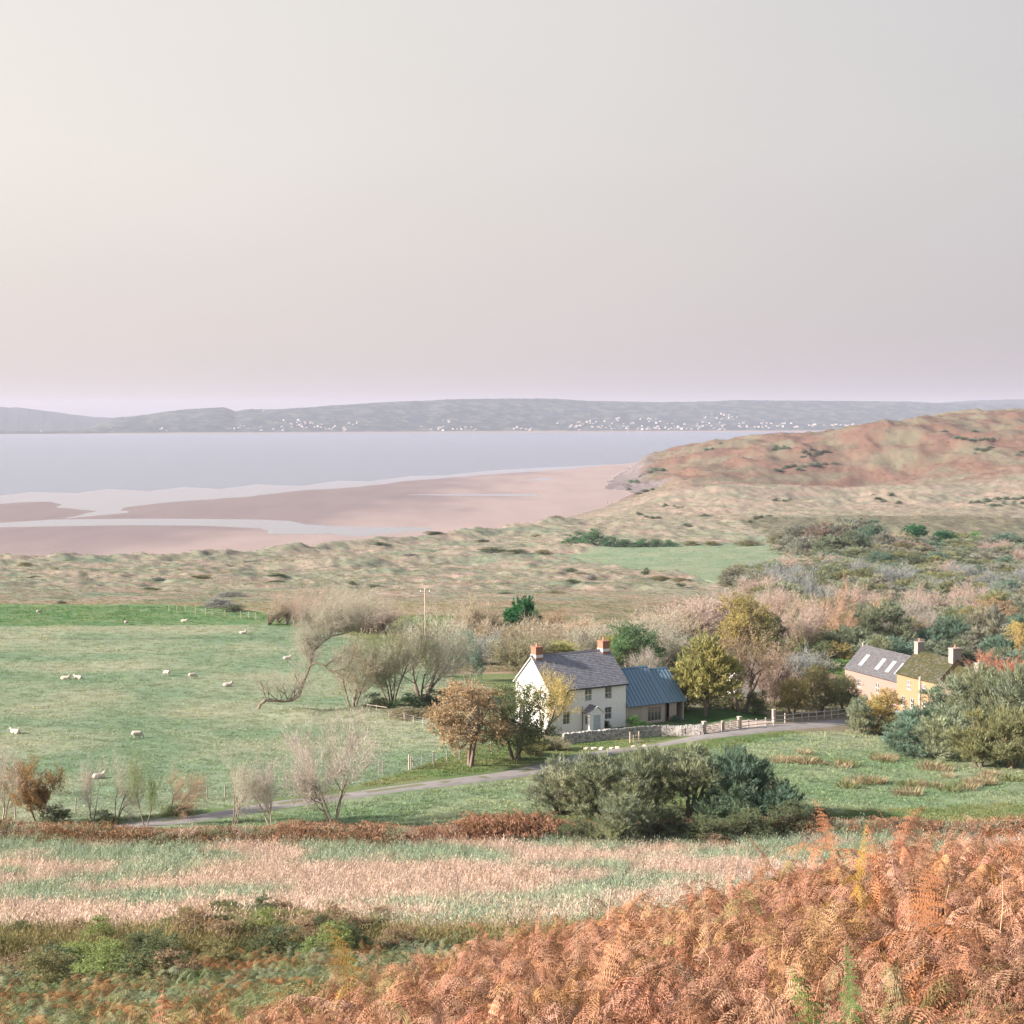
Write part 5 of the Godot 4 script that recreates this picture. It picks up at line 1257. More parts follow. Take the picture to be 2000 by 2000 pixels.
func sky_image() -> Image:
	var w := 512
	var h := 256
	var img := Image.create(w, h, false, Image.FORMAT_RGBAF)
	var sun_flat := Vector2(SUN.x, SUN.z).normalized()
	var heights := [-90.0, 0.0, 4.0, 10.0, 20.0, 40.0, 90.0]
	var low := [Vector3(0.488, 0.451, 0.439), Vector3(0.67, 0.565, 0.515), Vector3(0.77, 0.695, 0.64), Vector3(0.86, 0.81, 0.75), Vector3(0.83, 0.805, 0.765), Vector3(0.683, 0.732, 0.793), Vector3(0.549, 0.647, 0.805)]
	var veil := FastNoiseLite.new()   # thin uneven high haze
	veil.seed = 14
	veil.frequency = 0.9
	veil.fractal_octaves = 4
	for j in h:
		var up := 90.0 - 180.0 * (j + 0.5) / h
		var k := 0
		while k < 5 and up > heights[k + 1]: k += 1
		var f: float = clampf((up - heights[k]) / (heights[k + 1] - heights[k]), 0, 1)
		var base_color: Vector3 = low[k].lerp(low[k + 1], f)
		if up < 0.0: base_color = low[0]
		for i in w:
			var a := TAU * (i + 0.5) / w
			var toward := sin(a) * sun_flat.x - cos(a) * sun_flat.y   # cosine of the angle round to the sun
			var share := toward * cos(deg_to_rad(up)) if up > 0.0 else 0.0
			var col := base_color * Vector3(1 + 0.44 * share, 1 + 0.40 * share, 1 + 0.31 * share) / EXPOSURE
			if up > 0.0: col *= 1.0 + 0.035 * veil.get_noise_3d(sin(a) * 1.6, up * 0.11, cos(a) * 1.6)
			img.set_pixel(i, j, Color(col.x, col.y, col.z))
	return img

# ---- small helpers
func lin(r: float, g: float, b: float) -> Color:
	return Color(r, g, b).linear_to_srgb()

func numbered(called: String) -> String:
	var n: int = taken.get(called, 0)
	taken[called] = n + 1
	return called if n == 0 else "%s_%03d" % [called, n]

func mat(key: String, color: Color, rough := 0.9, leaf := false, grain := 0.0, grain_scale := 1.0, gloss := 0.3) -> StandardMaterial3D:
	if paint.has(key): return paint[key]
	var m := StandardMaterial3D.new()
	m.albedo_color = color
	m.roughness = rough
	m.metallic_specular = gloss
	m.vertex_color_use_as_albedo = true
	m.cull_mode = BaseMaterial3D.CULL_DISABLED
	if leaf:
		m.backlight_enabled = true
		m.backlight = Color(0.85, 0.85, 0.75)
	if grain > 0.0:
		m.albedo_texture = grain_texture(grain)
		m.uv1_triplanar = true
		m.uv1_world_triplanar = true
		m.uv1_scale = Vector3.ONE * grain_scale
	paint[key] = m
	return m

func grain_texture(depth: float) -> Texture2D:
	var key := "grain_%.2f" % depth
	if paint.has(key): return paint[key]
	var n := FastNoiseLite.new()
	n.seed = 5
	n.frequency = 0.035
	n.fractal_octaves = 5
	n.fractal_gain = 0.65
	var img := n.get_seamless_image(512, 512)
	var pic := Image.create(512, 512, false, Image.FORMAT_RGB8)
	for j in 512:
		for i in 512:
			var g := 1.0 - depth * (1.0 - clampf(img.get_pixel(i, j).r * 1.5 - 0.25, 0, 1))
			pic.set_pixel(i, j, Color(g, g, g))
	paint[key] = ImageTexture.create_from_image(pic)
	return paint[key]

func tint(called: String, leaf := true) -> StandardMaterial3D:
	var t: Array = TINTS[called]
	return mat("tint_" + called, lin(t[0] * 1.55, t[1] * 1.6, t[2] * 1.75), 0.85, leaf)

func thing(called: String, label: String, category: String, at := Vector3.ZERO, turn := 0.0, group := "") -> Node3D:
	var o := Node3D.new()
	o.name = numbered(called)
	add_child(o)
	o.position = at
	o.rotation.y = turn
	tag(o, label, category, group)
	return o

func tag(o: Node, label: String, category: String, group := "", kind := "") -> void:
	if label: o.set_meta("label", label)
	if category: o.set_meta("category", category)
	if group: o.set_meta("group", group)
	if kind: o.set_meta("kind", kind)

func part(parent: Node, called: String, mesh: Mesh, m: Material) -> MeshInstance3D:
	var o := MeshInstance3D.new()
	o.name = called if parent != self else numbered(called)
	o.mesh = mesh
	o.material_override = m
	parent.add_child(o, true)
	return o

func structure(called: String, mesh: Mesh, m: Material) -> MeshInstance3D:
	var o := part(self, called, mesh, m)
	o.set_meta("kind", "structure")
	return o

func spot(x: float, d: float, up := 0.0) -> Vector3:
	return Vector3(x, land(x, d) + up, -d)

# ---- the lie of the land
func profile(d: float) -> float:
	var sum := 0.0
	for k in [0.94, 0.97, 1.0, 1.03, 1.06]:
		var q: float = d * k
		var i := 0
		while i < PROFILE.size() - 2 and q > PROFILE[i + 1][0]: i += 1
		sum += lerpf(PROFILE[i][1], PROFILE[i + 1][1], clampf((q - PROFILE[i][0]) / (PROFILE[i + 1][0] - PROFILE[i][0]), 0, 1))
	return sum / 5.0

const CELLS_A := 72
const CELLS_B := 170
func make_relief() -> void:
	relief.resize(CELLS_A * CELLS_B)
	var n := RELIEF.size()
	var pa := PackedFloat32Array(); var pb := PackedFloat32Array(); var pw := PackedFloat32Array()
	for r in RELIEF:
		pa.append(r[0]); pb.append(r[1]); pw.append(r[2])
	for j in CELLS_B:
		var b := 2.3 + 5.7 * j / (CELLS_B - 1.0)
		var p := profile(maxf(exp(b) - 10.0, 0.0))
		for i in CELLS_A:
			var a := -1.7 + 3.4 * i / (CELLS_A - 1.0)
			var sum := p
			for k in n:
				sum += pw[k] * sqrt((a - pa[k]) * (a - pa[k]) + (b - pb[k]) * (b - pb[k]) + 0.004)
			relief[j * CELLS_A + i] = sum

func slope_base(x: float, d: float) -> float:
	var a := x / (d + 10.0) * 2.2
	if d < 60.0: a = clampf(a, -1.2, 1.2)
	var fa := clampf((a + 1.7) / 3.4 * (CELLS_A - 1), 0.0, CELLS_A - 1.001)
	var fb := clampf((log(d + 10.0) - 2.3) / 5.7 * (CELLS_B - 1), 0.0, CELLS_B - 1.001)
	var i := int(fa)
	var j := int(fb)
	var k := j * CELLS_A + i
	return lerpf(lerpf(relief[k], relief[k + 1], fa - i), lerpf(relief[k + CELLS_A], relief[k + CELLS_A + 1], fa - i), fb - j)

func line_distance(p: Vector2, line: PackedVector2Array, closed := false) -> float:   # positive to the right of the way the line runs
	var best := 1e12
	var side := 1.0
	var n := line.size()
	for i in (n if closed else n - 1):
		var a := line[i]
		var b := line[(i + 1) % n]
		var ab := b - a
		var t := clampf((p - a).dot(ab) / ab.length_squared(), 0, 1)
		var q := p - a - ab * t
		var l := q.length_squared()
		if l < best - 1e-6:
			best = l
			side = -signf(ab.cross(q))
	return sqrt(best) * side

func inland(x: float, d: float) -> float:
	if d < 420.0: return 999.0
	var p := Vector2(x, d)
	var away := absf(line_distance(p, p_edge))
	return -away if Geometry2D.is_point_in_polygon(p, p_seaward) else away

# each dune or mound: x, d, half width, half depth, height
const HUMPS := [
	[-25.6, 180.5, 3.4, 2.2, 0.9], [-19.2, 181.5, 2.6, 1.8, 0.7], [-15.0, 181.0, 3.2, 1.6, 0.4],
	[205.0, 1130.0, 42.0, 60.0, 6.5], [160.0, 1080.0, 30.0, 40.0, 5.0], [128.0, 1090.0, 40.0, 30.0, 4.0], [250.0, 1120.0, 50.0, 40.0, 5.5], [290.0, 1080.0, 36.0, 46.0, 6.0],
	[150.0, 960.0, 36.0, 26.0, 4.0], [120.0, 900.0, 40.0, 20.0, 2.5], [220.0, 1000.0, 60.0, 30.0, 3.0], [260.0, 990.0, 30.0, 30.0, 3.5],
	[-64.0, 560.0, 26.0, 14.0, 2.8], [-120.0, 480.0, 40.0, 14.0, 1.8], [-20.0, 600.0, 30.0, 14.0, 2.2], [20.0, 640.0, 30.0, 12.0, 2.0], [-30.0, 500.0, 30.0, 12.0, 1.6],
]
const PADS := [[8.0, 173.0, 13.0, 29.2], [19.0, 178.0, 7.0, 29.15], [53.0, 207.0, 12.0, 24.9], [60.0, 196.0, 11.0, 24.9]]

var last_s := 999.0
func land(x: float, d: float) -> float:
	var h := slope_base(x, d)
	var s := inland(x, d)
	last_s = s
	if s > -12.0:
		var wild := smoothstep(330.0, 420.0, d)
		if d > 440.0 and d < 700.0 and Geometry2D.is_point_in_polygon(Vector2(x, d), p_far): wild = 0.12
		if d > 900.0: wild *= 1.3
		var rough := lerpf(0.22, 1.0, wild)
		h += broad.get_noise_2d(x, d) * rough * 1.4 + fine.get_noise_2d(x, d) * lerpf(0.05, 0.20, wild)
		if d > 400.0:
			var r := absf(broad.get_noise_2d(x * 2.4 + 900.0, d * 1.5))
			h += wild * (0.32 - r) * 2.2 * smoothstep(1500.0, 900.0, d)
			if s < 60.0 and d < 900.0:   # the foremost dunes over the beach
				h += 2.6 * exp(-(s - 15.0) * (s - 15.0) / 160.0) * (1.0 + 0.6 * fine.get_noise_2d(x * 0.3, d * 0.3))
			if d > 1100.0: h += (broad.get_noise_2d(x * 0.5, d * 0.5) * 5.0 + (0.28 - absf(broad.get_noise_2d(x * 0.7 + 60.0, d * 0.28))) * 7.0 + fine.get_noise_2d(x * 0.4, d * 0.3) * 0.7) * smoothstep(1100.0, 1400.0, d)
		if d > 100.0 and d < 125.0:
			var away := d - hedge_line(x)
			h += 0.75 * exp(-away * away / 2.6)
		if d > 1290.0 and s < 60.0: h += absf(fine.get_noise_2d(x * 0.9, d * 0.9)) * 7.0 * smoothstep(60.0, 20.0, s)
		for k in HUMPS:
			var qx: float = (x - k[0]) / k[2]
			if absf(qx) < 2.4:
				var qd: float = (d - k[1]) / k[3]
				if absf(qd) < 2.4: h += k[4] * exp(-qx * qx - qd * qd)
		if d > 140.0 and d < 240.0:
			for k in PADS:
				var l := Vector2(x - k[0], d - k[1]).length()
				if l < k[2] + 5.0: h = lerpf(k[3], h, smoothstep(k[2] - 3.0, k[2] + 5.0, l))
	if s < 45.0:
		var t := smoothstep(0.0, 14.0 if d < 860.0 else 45.0, s)
		if t < 1.0: h = lerpf(beach(x, d, s), h, t)
	return h

func beach(x: float, d: float, s: float) -> float:
	var p := Vector2(x, d)
	var w := absf(line_distance(p, p_shore))
	if Geometry2D.is_point_in_polygon(p, p_water): w = -w
	if w > -60.0:
		for pool in wet:
			var away := absf(line_distance(p, pool, true))
			w = minf(w, -away if Geometry2D.is_point_in_polygon(p, pool) else away)
			if w < 0.0: break
	return clampf(w * 0.014 + fine.get_noise_2d(x * 0.2, d * 0.08) * 0.10, -0.6, 0.5) + 1.4 * smoothstep(-90.0, 0.0, s)

func bracken_edge(a: float) -> float:   # how far the bracken of the foreground reaches, by direction x / d
	var t := [[-0.40, 8.0], [-0.345, 10.2], [-0.224, 13.2], [-0.15, 14.8], [-0.10, 16.2], [-0.07, 18.0], [0.0, 22.0], [0.09, 24.0], [0.17, 26.0], [0.22, 25.0], [0.5, 27.0]]
	var i := 0
	while i < t.size() - 2 and a > t[i + 1][0]: i += 1
	return lerpf(t[i][1], t[i + 1][1], clampf((a - t[i][0]) / (t[i + 1][0] - t[i][0]), 0, 1))

func hedge_line(x: float) -> float:   # the bracken-grown field bank across the foot of the slope
	return 110.5 + 0.0006 * x * x + 1.5 * sin(x * 0.09) + 0.7 * sin(x * 0.31 + 1.0) + (x * 0.03 if x > 0.0 else 0.0)

# patches of dead bracken in the meadow: x, d, half width, half depth
const BRACKEN_PATCHES := [[9.0, 91.0, 7.5, 2.2], [15.0, 90.0, 6.0, 2.6], [4.0, 93.0, 3.5, 1.6], [-33.0, 99.0, 3.5, 1.5], [-28.0, 98.0, 3.0, 1.2], [-24.0, 79.0, 3.0, 2.0], [-19.0, 76.0, 1.6, 1.0], [-25.0, 62.0, 4.0, 3.5], [-17.0, 64.0, 3.0, 1.5], [-14.5, 66.0, 1.8, 1.2], [20.0, 105.0, 9.0, 2.0], [8.0, 107.0, 8.0, 1.4], [24.0, 62.0, 8.0, 12.0], [15.0, 50.0, 5.0, 8.0], [2.0, 38.0, 6.0, 5.0]]
func bracken_patch(x: float, d: float) -> bool:
	var wob := fine.get_noise_2d(x * 2.0, d * 2.0) * 0.6
	for k in BRACKEN_PATCHES:
		var q := Vector2((x - k[0]) / k[2], (d - k[1]) / k[3])
		if q.length() + wob < 1.0: return true
	return false

func mixc(a: Color, b: Color, t: float) -> Color:
	return a.lerp(b, clampf(t, 0, 1))

func ground_color(x: float, d: float, s: float) -> Color:
	var b := broad.get_noise_2d(x * 1.7 + 300.0, d * 1.7)
	var f := fine.get_noise_2d(x, d + 77.0)
	var ff := fine.get_noise_2d(x * 3.1 + 40.0, d * 3.1)
	var p := Vector2(x, d)
	var c: Color
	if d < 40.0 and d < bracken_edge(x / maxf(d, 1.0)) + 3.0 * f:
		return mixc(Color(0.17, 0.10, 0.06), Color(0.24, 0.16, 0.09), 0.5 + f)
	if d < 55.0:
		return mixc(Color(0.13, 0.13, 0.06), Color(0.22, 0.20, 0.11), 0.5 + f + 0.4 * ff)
	if d < 118.0 and d < hedge_line(x) + 2.0:
		var straw := smoothstep(0.30, -0.15, 0.9 * broad.get_noise_2d(x * 2.0, d * 3.0) - 0.8 * f + smoothstep(88.0, 104.0, d) * 0.5 + smoothstep(66.0, 50.0, d) * 0.3 - 0.16)
		c = mixc(Color(0.28, 0.37, 0.29), Color(0.53, 0.435, 0.395), straw)
		return mixc(c, c * 0.75, 0.5 + ff)
	if d < 345.0:
		if d > 150.0 and d < 230.0:
			if Geometry2D.is_point_in_polygon(p, p_drive): return mixc(Color(0.42, 0.37, 0.33), Color(0.50, 0.44, 0.40), 0.5 + ff)
			if Geometry2D.is_point_in_polygon(p, p_lawn): return mixc(Color(0.06, 0.16, 0.045), Color(0.09, 0.20, 0.06), 0.5 + ff)
		if Geometry2D.is_point_in_polygon(p, p_bank):
			return mixc(Color(0.11, 0.23, 0.10), Color(0.19, 0.28, 0.14), 0.4 + f + 0.5 * ff)
		if Geometry2D.is_point_in_polygon(p, p_pasture):
			c = mixc(Color(0.20, 0.30, 0.195), Color(0.33, 0.37, 0.265), 0.45 + 1.3 * b + 0.8 * broad.get_noise_2d(x * 0.5, d * 0.9 + 700.0) + 0.3 * f)
			if absf(d - 268.0 - 4.0 * sin(x * 0.03) - 0.05 * x) < 0.9 and x < -40.0: c *= 0.72
			return mixc(c * 0.85, c * 1.12, 0.5 + ff)
		if Geometry2D.is_point_in_polygon(p, p_rushy) or Geometry2D.is_point_in_polygon(p, p_verge):
			c = mixc(Color(0.19, 0.29, 0.17), Color(0.32, 0.37, 0.25), 0.5 + 0.8 * b + 0.5 * f)
			return mixc(c * 0.85, c * 1.1, 0.5 + ff)
		if x > 22.0 and d > 170.0 or d > 215.0 and x > -12.0:
			return mixc(mixc(Color(0.24, 0.25, 0.16), Color(0.38, 0.30, 0.235), 0.5 + 1.2 * b), Color(0.16, 0.17, 0.10), 0.2 + f)
		if d > 305.0:
			return mixc(Color(0.24, 0.26, 0.15), Color(0.36, 0.30, 0.22), 0.5 + b + 0.3 * f)
		return mixc(Color(0.13, 0.21, 0.08), Color(0.22, 0.25, 0.12), 0.5 + f)
	if s < 6.0 + 6.0 * f:
		var wetness := smoothstep(-70.0, -190.0, s + 60.0 * broad.get_noise_2d(x * 0.5, d * 0.25))
		c = mixc(Color(0.285, 0.225, 0.22), Color(0.18, 0.143, 0.152), wetness)
		return mixc(c * 0.95, c * 1.05, 0.5 + fine.get_noise_2d(x * 0.25, d * 0.06))
	if d > 440.0 and d < 700.0 and Geometry2D.is_point_in_polygon(p, p_far):
		c = mixc(Color(0.22, 0.32, 0.21), Color(0.31, 0.36, 0.25), 0.4 + 0.8 * b + 0.5 * f)
		return c
	var up := smoothstep(1060.0, 1260.0, d + 0.45 * (x - 230.0) + 120.0 * b)
	var heath := mixc(mixc(Color(0.19, 0.25, 0.18), Color(0.29, 0.295, 0.22), 0.5 + 1.5 * broad.get_noise_2d(x * 0.7, d * 1.1 + 80.0)), Color(0.38, 0.305, 0.26), 0.45 + 1.1 * broad.get_noise_2d(x * 1.2 + 300.0, d * 3.0) + 0.3 * f)
	heath = mixc(heath, Color(0.21, 0.24, 0.17), smoothstep(0.25, 0.6, f - 0.5 * b))
	if d > 860.0 or x > 40.0 and d > 700.0:
		var dune := mixc(Color(0.38, 0.305, 0.255), Color(0.265, 0.27, 0.205), 0.45 + 1.2 * broad.get_noise_2d(x + 300.0, d * 1.6) + 0.3 * f)
		heath = mixc(heath, dune, smoothstep(700.0, 950.0, d))
	if up > 0.0:
		var red := mixc(Color(0.215, 0.135, 0.105), Color(0.21, 0.195, 0.14), 0.36 + 1.6 * broad.get_noise_2d(x * 0.8, d * 0.55 + 500.0) + 0.4 * f)
		if d > 1760.0 and x > 330.0: red = mixc(red, Color(0.25, 0.235, 0.16), 0.6)
		heath = mixc(heath, red, up)
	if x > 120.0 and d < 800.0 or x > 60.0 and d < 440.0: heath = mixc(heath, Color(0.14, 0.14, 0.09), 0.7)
	if d > 1290.0 and s < 60.0: heath = mixc(heath, Color(0.21, 0.185, 0.195), smoothstep(52.0, 30.0, s + 14.0 * f))   # bare rock over the beach
	return mixc(heath * 0.88, heath * 1.12, 0.5 + ff)

func make_land() -> void:
	var steps: Array[float] = []
	for i in 44: steps.append(-0.66 + 0.255 * i / 44.0)
	for i in 420: steps.append(-0.405 + 0.81 * i / 420.0)
	for i in 45: steps.append(0.405 + 0.255 * i / 44.0)
	var rows: Array[float] = [-6.0, -4.0, -2.5, -1.0, 0.2]
	var d := 1.2
	while d < 2650.0:
		rows.append(d)
		d *= 1.0085
	var cols := steps.size()
	var v := PackedVector3Array()
	var c := PackedColorArray()
	var shore := PackedFloat32Array()
	v.resize(cols * rows.size()); c.resize(cols * rows.size()); shore.resize(cols * rows.size())
	var k := 0
	for q in rows:
		for a in steps:
			var x := a * (maxf(q, 0.0) + 16.0)
			var h := land(x, q)
			v[k] = Vector3(x, h, -q)
			shore[k] = last_s
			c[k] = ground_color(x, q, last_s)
			k += 1
	var inner := PackedInt32Array()
	var sand := PackedInt32Array()
	for j in rows.size() - 1:
		for i in cols - 1:
			k = j * cols + i
			if shore[k] < 4.0 and rows[j] > 420.0:
				for m in [k, k + cols, k + 1, k + 1, k + cols, k + cols + 1]: sand.append(m)
			else:
				for m in [k, k + cols, k + 1, k + 1, k + cols, k + cols + 1]: inner.append(m)
	var n := PackedVector3Array()
	n.resize(v.size())
	for j in rows.size():
		for i in cols:
			k = j * cols + i
			var px := v[k + (1 if i < cols - 1 else 0)] - v[k - (1 if i > 0 else 0)]
			var pz := v[k + (cols if j < rows.size() - 1 else 0)] - v[k - (cols if j > 0 else 0)]
			n[k] = px.cross(pz).normalized()
	structure("hillside", sheet(v, n, c, inner), mat("earth", Color.WHITE, 0.95, false, 0.45, 0.4))
	structure("beach", sheet(v, n, c, sand), mat("sand", Color.WHITE, 0.55, false, 0.12, 0.05, 0.35))

func sheet(v: PackedVector3Array, n: PackedVector3Array, c: PackedColorArray, index: PackedInt32Array) -> ArrayMesh:
	var back := PackedInt32Array()
	back.resize(v.size())
	back.fill(-1)
	var v2 := PackedVector3Array(); var n2 := PackedVector3Array(); var c2 := PackedColorArray()
	var i2 := PackedInt32Array()
	i2.resize(index.size())
	for q in index.size():
		var k := index[q]
		if back[k] < 0:
			back[k] = v2.size()
			v2.append(v[k]); n2.append(n[k]); c2.append(c[k])
		i2[q] = back[k]
	var a := []
	a.resize(Mesh.ARRAY_MAX)
	a[Mesh.ARRAY_VERTEX] = v2; a[Mesh.ARRAY_NORMAL] = n2; a[Mesh.ARRAY_COLOR] = c2; a[Mesh.ARRAY_INDEX] = i2
	var m := ArrayMesh.new()
	m.add_surface_from_arrays(Mesh.PRIMITIVE_TRIANGLES, a)
	return m

func make_sea() -> void:
	var m := Mesher.new()
	m.quad(Vector3(-9000, 0, -400), Vector3(-9000, 0, -13000), Vector3(9000, 0, -13000), Vector3(9000, 0, -400), Color.WHITE)
	var water := StandardMaterial3D.new()
	water.albedo_color = lin(0.12, 0.145, 0.20)
	water.roughness = 0.25
	water.metallic_specular = 0.36
	var waves := FastNoiseLite.new()
	waves.seed = 11
	waves.frequency = 0.02
	waves.fractal_octaves = 4
	var tex := NoiseTexture2D.new()
	tex.noise = waves
	tex.width = 512
	tex.height = 512
	tex.seamless = true
	tex.as_normal_map = true
	tex.bump_strength = 2.0
	water.normal_enabled = true
	water.normal_texture = tex
	water.normal_scale = 0.12
	water.uv1_triplanar = true
	water.uv1_world_triplanar = true
	water.uv1_scale = Vector3(0.004, 0.004, 0.02)
	structure("sea", m.mesh(), water)
	# calm water left on the sand by the tide
	var calm := StandardMaterial3D.new()
	calm.albedo_color = lin(0.13, 0.14, 0.16)
	calm.roughness = 0.03
	calm.metallic_specular = 1.0
	for i in wet.size() + 1:
		var pool: PackedVector2Array = wet[i] if i < wet.size() else PackedVector2Array(SHALLOWS)
		var s := Mesher.new()
		var tris := Geometry2D.triangulate_polygon(pool)
		var up := 0.05 if i < wet.size() else 0.02
		for k in range(0, tris.size(), 3):
			s.tri(Vector3(pool[tris[k]].x, up, -pool[tris[k]].y), Vector3(pool[tris[k + 1]].x, up, -pool[tris[k + 1]].y), Vector3(pool[tris[k + 2]].x, up, -pool[tris[k + 2]].y), Color.WHITE)
		structure("tidal_channel" if i == 0 else ("tidal_pool" if i < wet.size() else "shallow_water"), s.mesh(), calm)

func far_row(table: Array, a: float, col: int) -> float:
	var i := 0
	while i < table.size() - 2 and a > table[i + 1][0]: i += 1
	return lerpf(table[i][col], table[i + 1][col], clampf((a - table[i][0]) / (table[i + 1][0] - table[i][0]), 0, 1))

func far_point(a: float, t: float) -> Vector3:
	var d := far_row(FAR_SHORE, a, 1)
	var h := 2.0 + (far_row(FAR_SHORE, a, 2) - 2.0) * pow(minf(t, 1.0), 1.15)
	d += 1700.0 * t
	var x := a * d
	h += (broad.get_noise_2d(x * 0.12, d * 0.12) * 9.0 + fine.get_noise_2d(x * 0.25, d * 0.25) * 5.0) * smoothstep(0.02, 0.25, t) * (0.3 if t > 0.9 else 1.0)
	return Vector3(x, maxf(h, 1.0), -d)

func make_far_shore() -> void:
	var v := PackedVector3Array(); var c := PackedColorArray(); var index := PackedInt32Array(); var n := PackedVector3Array()
	var cols := 620
	var rows := 34
	for j in rows:
		for i in cols:
			var a := -0.56 + 1.12 * i / (cols - 1.0)
			var t := j / 29.0
			var p := far_point(a, minf(t, 1.0))
			if t > 1.0:
				p.z -= (t - 1.0) * 6000.0
				p.x = a * -p.z
				p.y *= 1.0 - (t - 1.0) * 6.0
			if j == 0: p.y = -1.0
			if absf(t - 1.0) < 0.03: p.y += 4.0 * maxf(0.0, fine.get_noise_2d(p.x * 0.35, 3.0))
			v.append(p)
			n.append(Vector3.UP)
			var b := broad.get_noise_2d(p.x * 0.35, p.z * 0.35)
			var f := fine.get_noise_2d(p.x * 0.13, p.z * 0.2)
			var k := mixc(Color(0.03, 0.042, 0.035), Color(0.075, 0.09, 0.065), smoothstep(-0.1, 0.25, b + f * 0.7 - 0.12 + (t - 0.5) * 0.2))
			if j < 2: k = Color(0.20, 0.17, 0.155)
			c.append(k)
	for j in rows - 1:
		for i in cols - 1:
			var k := j * cols + i
			for m in [k, k + cols, k + 1, k + 1, k + cols, k + cols + 1]: index.append(m)
	for j in rows:
		for i in cols:
			var k := j * cols + i
			var px := v[k + (1 if i < cols - 1 else 0)] - v[k - (1 if i > 0 else 0)]
			var pz := v[k + (cols if j < rows - 1 else 0)] - v[k - (cols if j > 0 else 0)]
			n[k] = px.cross(pz).normalized()
	var hill_mat := mat("far_hill", Color.WHITE, 0.95)
	structure("far_hills", sheet(v, n, c, index), hill_mat)
	for r in [[RIDGE_LEFT, 11000.0, "distant_hill_left"], [RIDGE_RIGHT, 11500.0, "distant_hill_right"]]:
		var m := Mesher.new()
		var a0: float = r[0][0][0]
		var a1: float = r[0][-1][0]
		var last := []
		for i in 121:
			var a := lerpf(a0, a1, i / 120.0)
			var d: float = r[1]
			var h := maxf(0.0, far_row(r[0], a, 1)) + 4.0 * fine.get_noise_1d(i * 5.0)
			var line := [Vector3(a * (d - 1500.0), 0, 1500.0 - d), Vector3(a * (d - 700.0), h * 0.55, 700.0 - d), Vector3(a * d, h, -d), Vector3(a * (d + 800.0), -1.0, -d - 800.0)]
			if last:
				for k in 3: m.quad(last[k], last[k + 1], line[k + 1], line[k], mixc(Color(0.04, 0.05, 0.04), Color(0.06, 0.07, 0.055), 0.5 + fine.get_noise_2d(i * 3.0, k * 20.0)))
			last = line
		structure(r[2], m.mesh(), hill_mat)
	# the town across the bay: small gabled houses
	var kinds := []
	for kk in 3:
		var m := Mesher.new()
		var wall := [Color(0.42, 0.39, 0.36), Color(0.32, 0.29, 0.26), Color(0.44, 0.42, 0.40)][kk] as Color
		var roof := [Color(0.22, 0.20, 0.21), Color(0.30, 0.22, 0.19), Color(0.25, 0.25, 0.27)][kk] as Color
		m.box(Vector3(-6, -2, -4), Vector3(6, 5, 4), wall)
		m.prism([Vector2(-4.4, 5.01), Vector2(0, 8.2), Vector2(4.4, 5.01)], -6.4, 6.4, roof)
		var turned := Transform3D(Basis(Vector3.UP, PI / 2), Vector3.ZERO)
		for q in range(36, m.v.size()): m.v[q] = turned * m.v[q]
		kinds.append(m.mesh())
	var n_house := 0
	for h in FAR_HOUSES:
		var o := part(self, "far_house", kinds[n_house % 3], mat("far_house", Color.WHITE, 0.8))
		o.position = far_point(h[0], h[1])
		o.rotation.y = rng.randf_range(-0.5, 0.5)
		o.scale = Vector3.ONE * rng.randf_range(0.6, 1.1)
		var place := "left" if h[0] < -0.10 else ("middle" if h[0] < 0.1 else "right")
		tag(o, "pale house of the town across the bay, %s part" % place, "house", "houses across the bay, %s part" % place)
		n_house += 1

func make_lane() -> void:
	var line := Curve2D.new()
	for i in p_lane.size():
		var tangent := (p_lane[mini(i + 1, p_lane.size() - 1)] - p_lane[maxi(i - 1, 0)]) * 0.16
		line.add_point(p_lane[i], -tangent, tangent)
	var m := Mesher.new()
	var length := line.get_baked_length()
	var steps := int(length / 0.9)
	var last := []
	for i in steps + 1:
		var t := length * i / steps
		var p := line.sample_baked(t)
		var q := line.sample_baked(minf(t + 0.5, length)) - line.sample_baked(maxf(t - 0.5, 0.0))
		var side := Vector2(q.y, -q.x).normalized()
		var half := 1.38 + 0.12 * fine.get_noise_1d(t)
		if t > length * 0.62: half = lerpf(1.4, 1.8, smoothstep(length * 0.62, length * 0.72, t))
		var row := []
		for k in 7:
			var f := (k - 3) / 3.0
			var w := p + side * half * f
			row.append(Vector3(w.x, land(w.x, w.y) + (0.10 - 0.03 * absf(f) if absf(f) < 0.9 else 0.0), -w.y))
		if last:
			for k in 6:
				var middle := k == 2 or k == 3
				var g := 0.27 + 0.07 * fine.get_noise_2d(t * 4.0, k * 30.0)
				var col := Color(g, g * 0.96, g * 0.98)
				if middle and fine.get_noise_2d(t * 2.0, 9.0) > 0.05 and t < length * 0.62: col = Color(0.18, 0.19, 0.12)
				m.quad(last[k], last[k + 1], row[k + 1], row[k], col)
		last = row
	var o := structure("lane", m.mesh(), mat("tarmac", Color.WHITE, 0.85, false, 0.25, 0.7))
	o.set_meta("label", "narrow grey lane running past the cottage")
	# pale gravel yard behind the gates
	var y := Mesher.new()
	var tris := Geometry2D.triangulate_polygon(p_drive)
	for i in range(0, tris.size(), 3):
		var q := []
		for k in 3:
			var w := p_drive[tris[i + k]]
			q.append(Vector3(w.x, land(w.x, w.y) + 0.06, -w.y))
		y.tri(q[0], q[1], q[2], Color(0.50, 0.43, 0.39))
	structure("gravel_yard", y.mesh(), mat("gravel", Color.WHITE, 0.9, false, 0.25, 1.5))

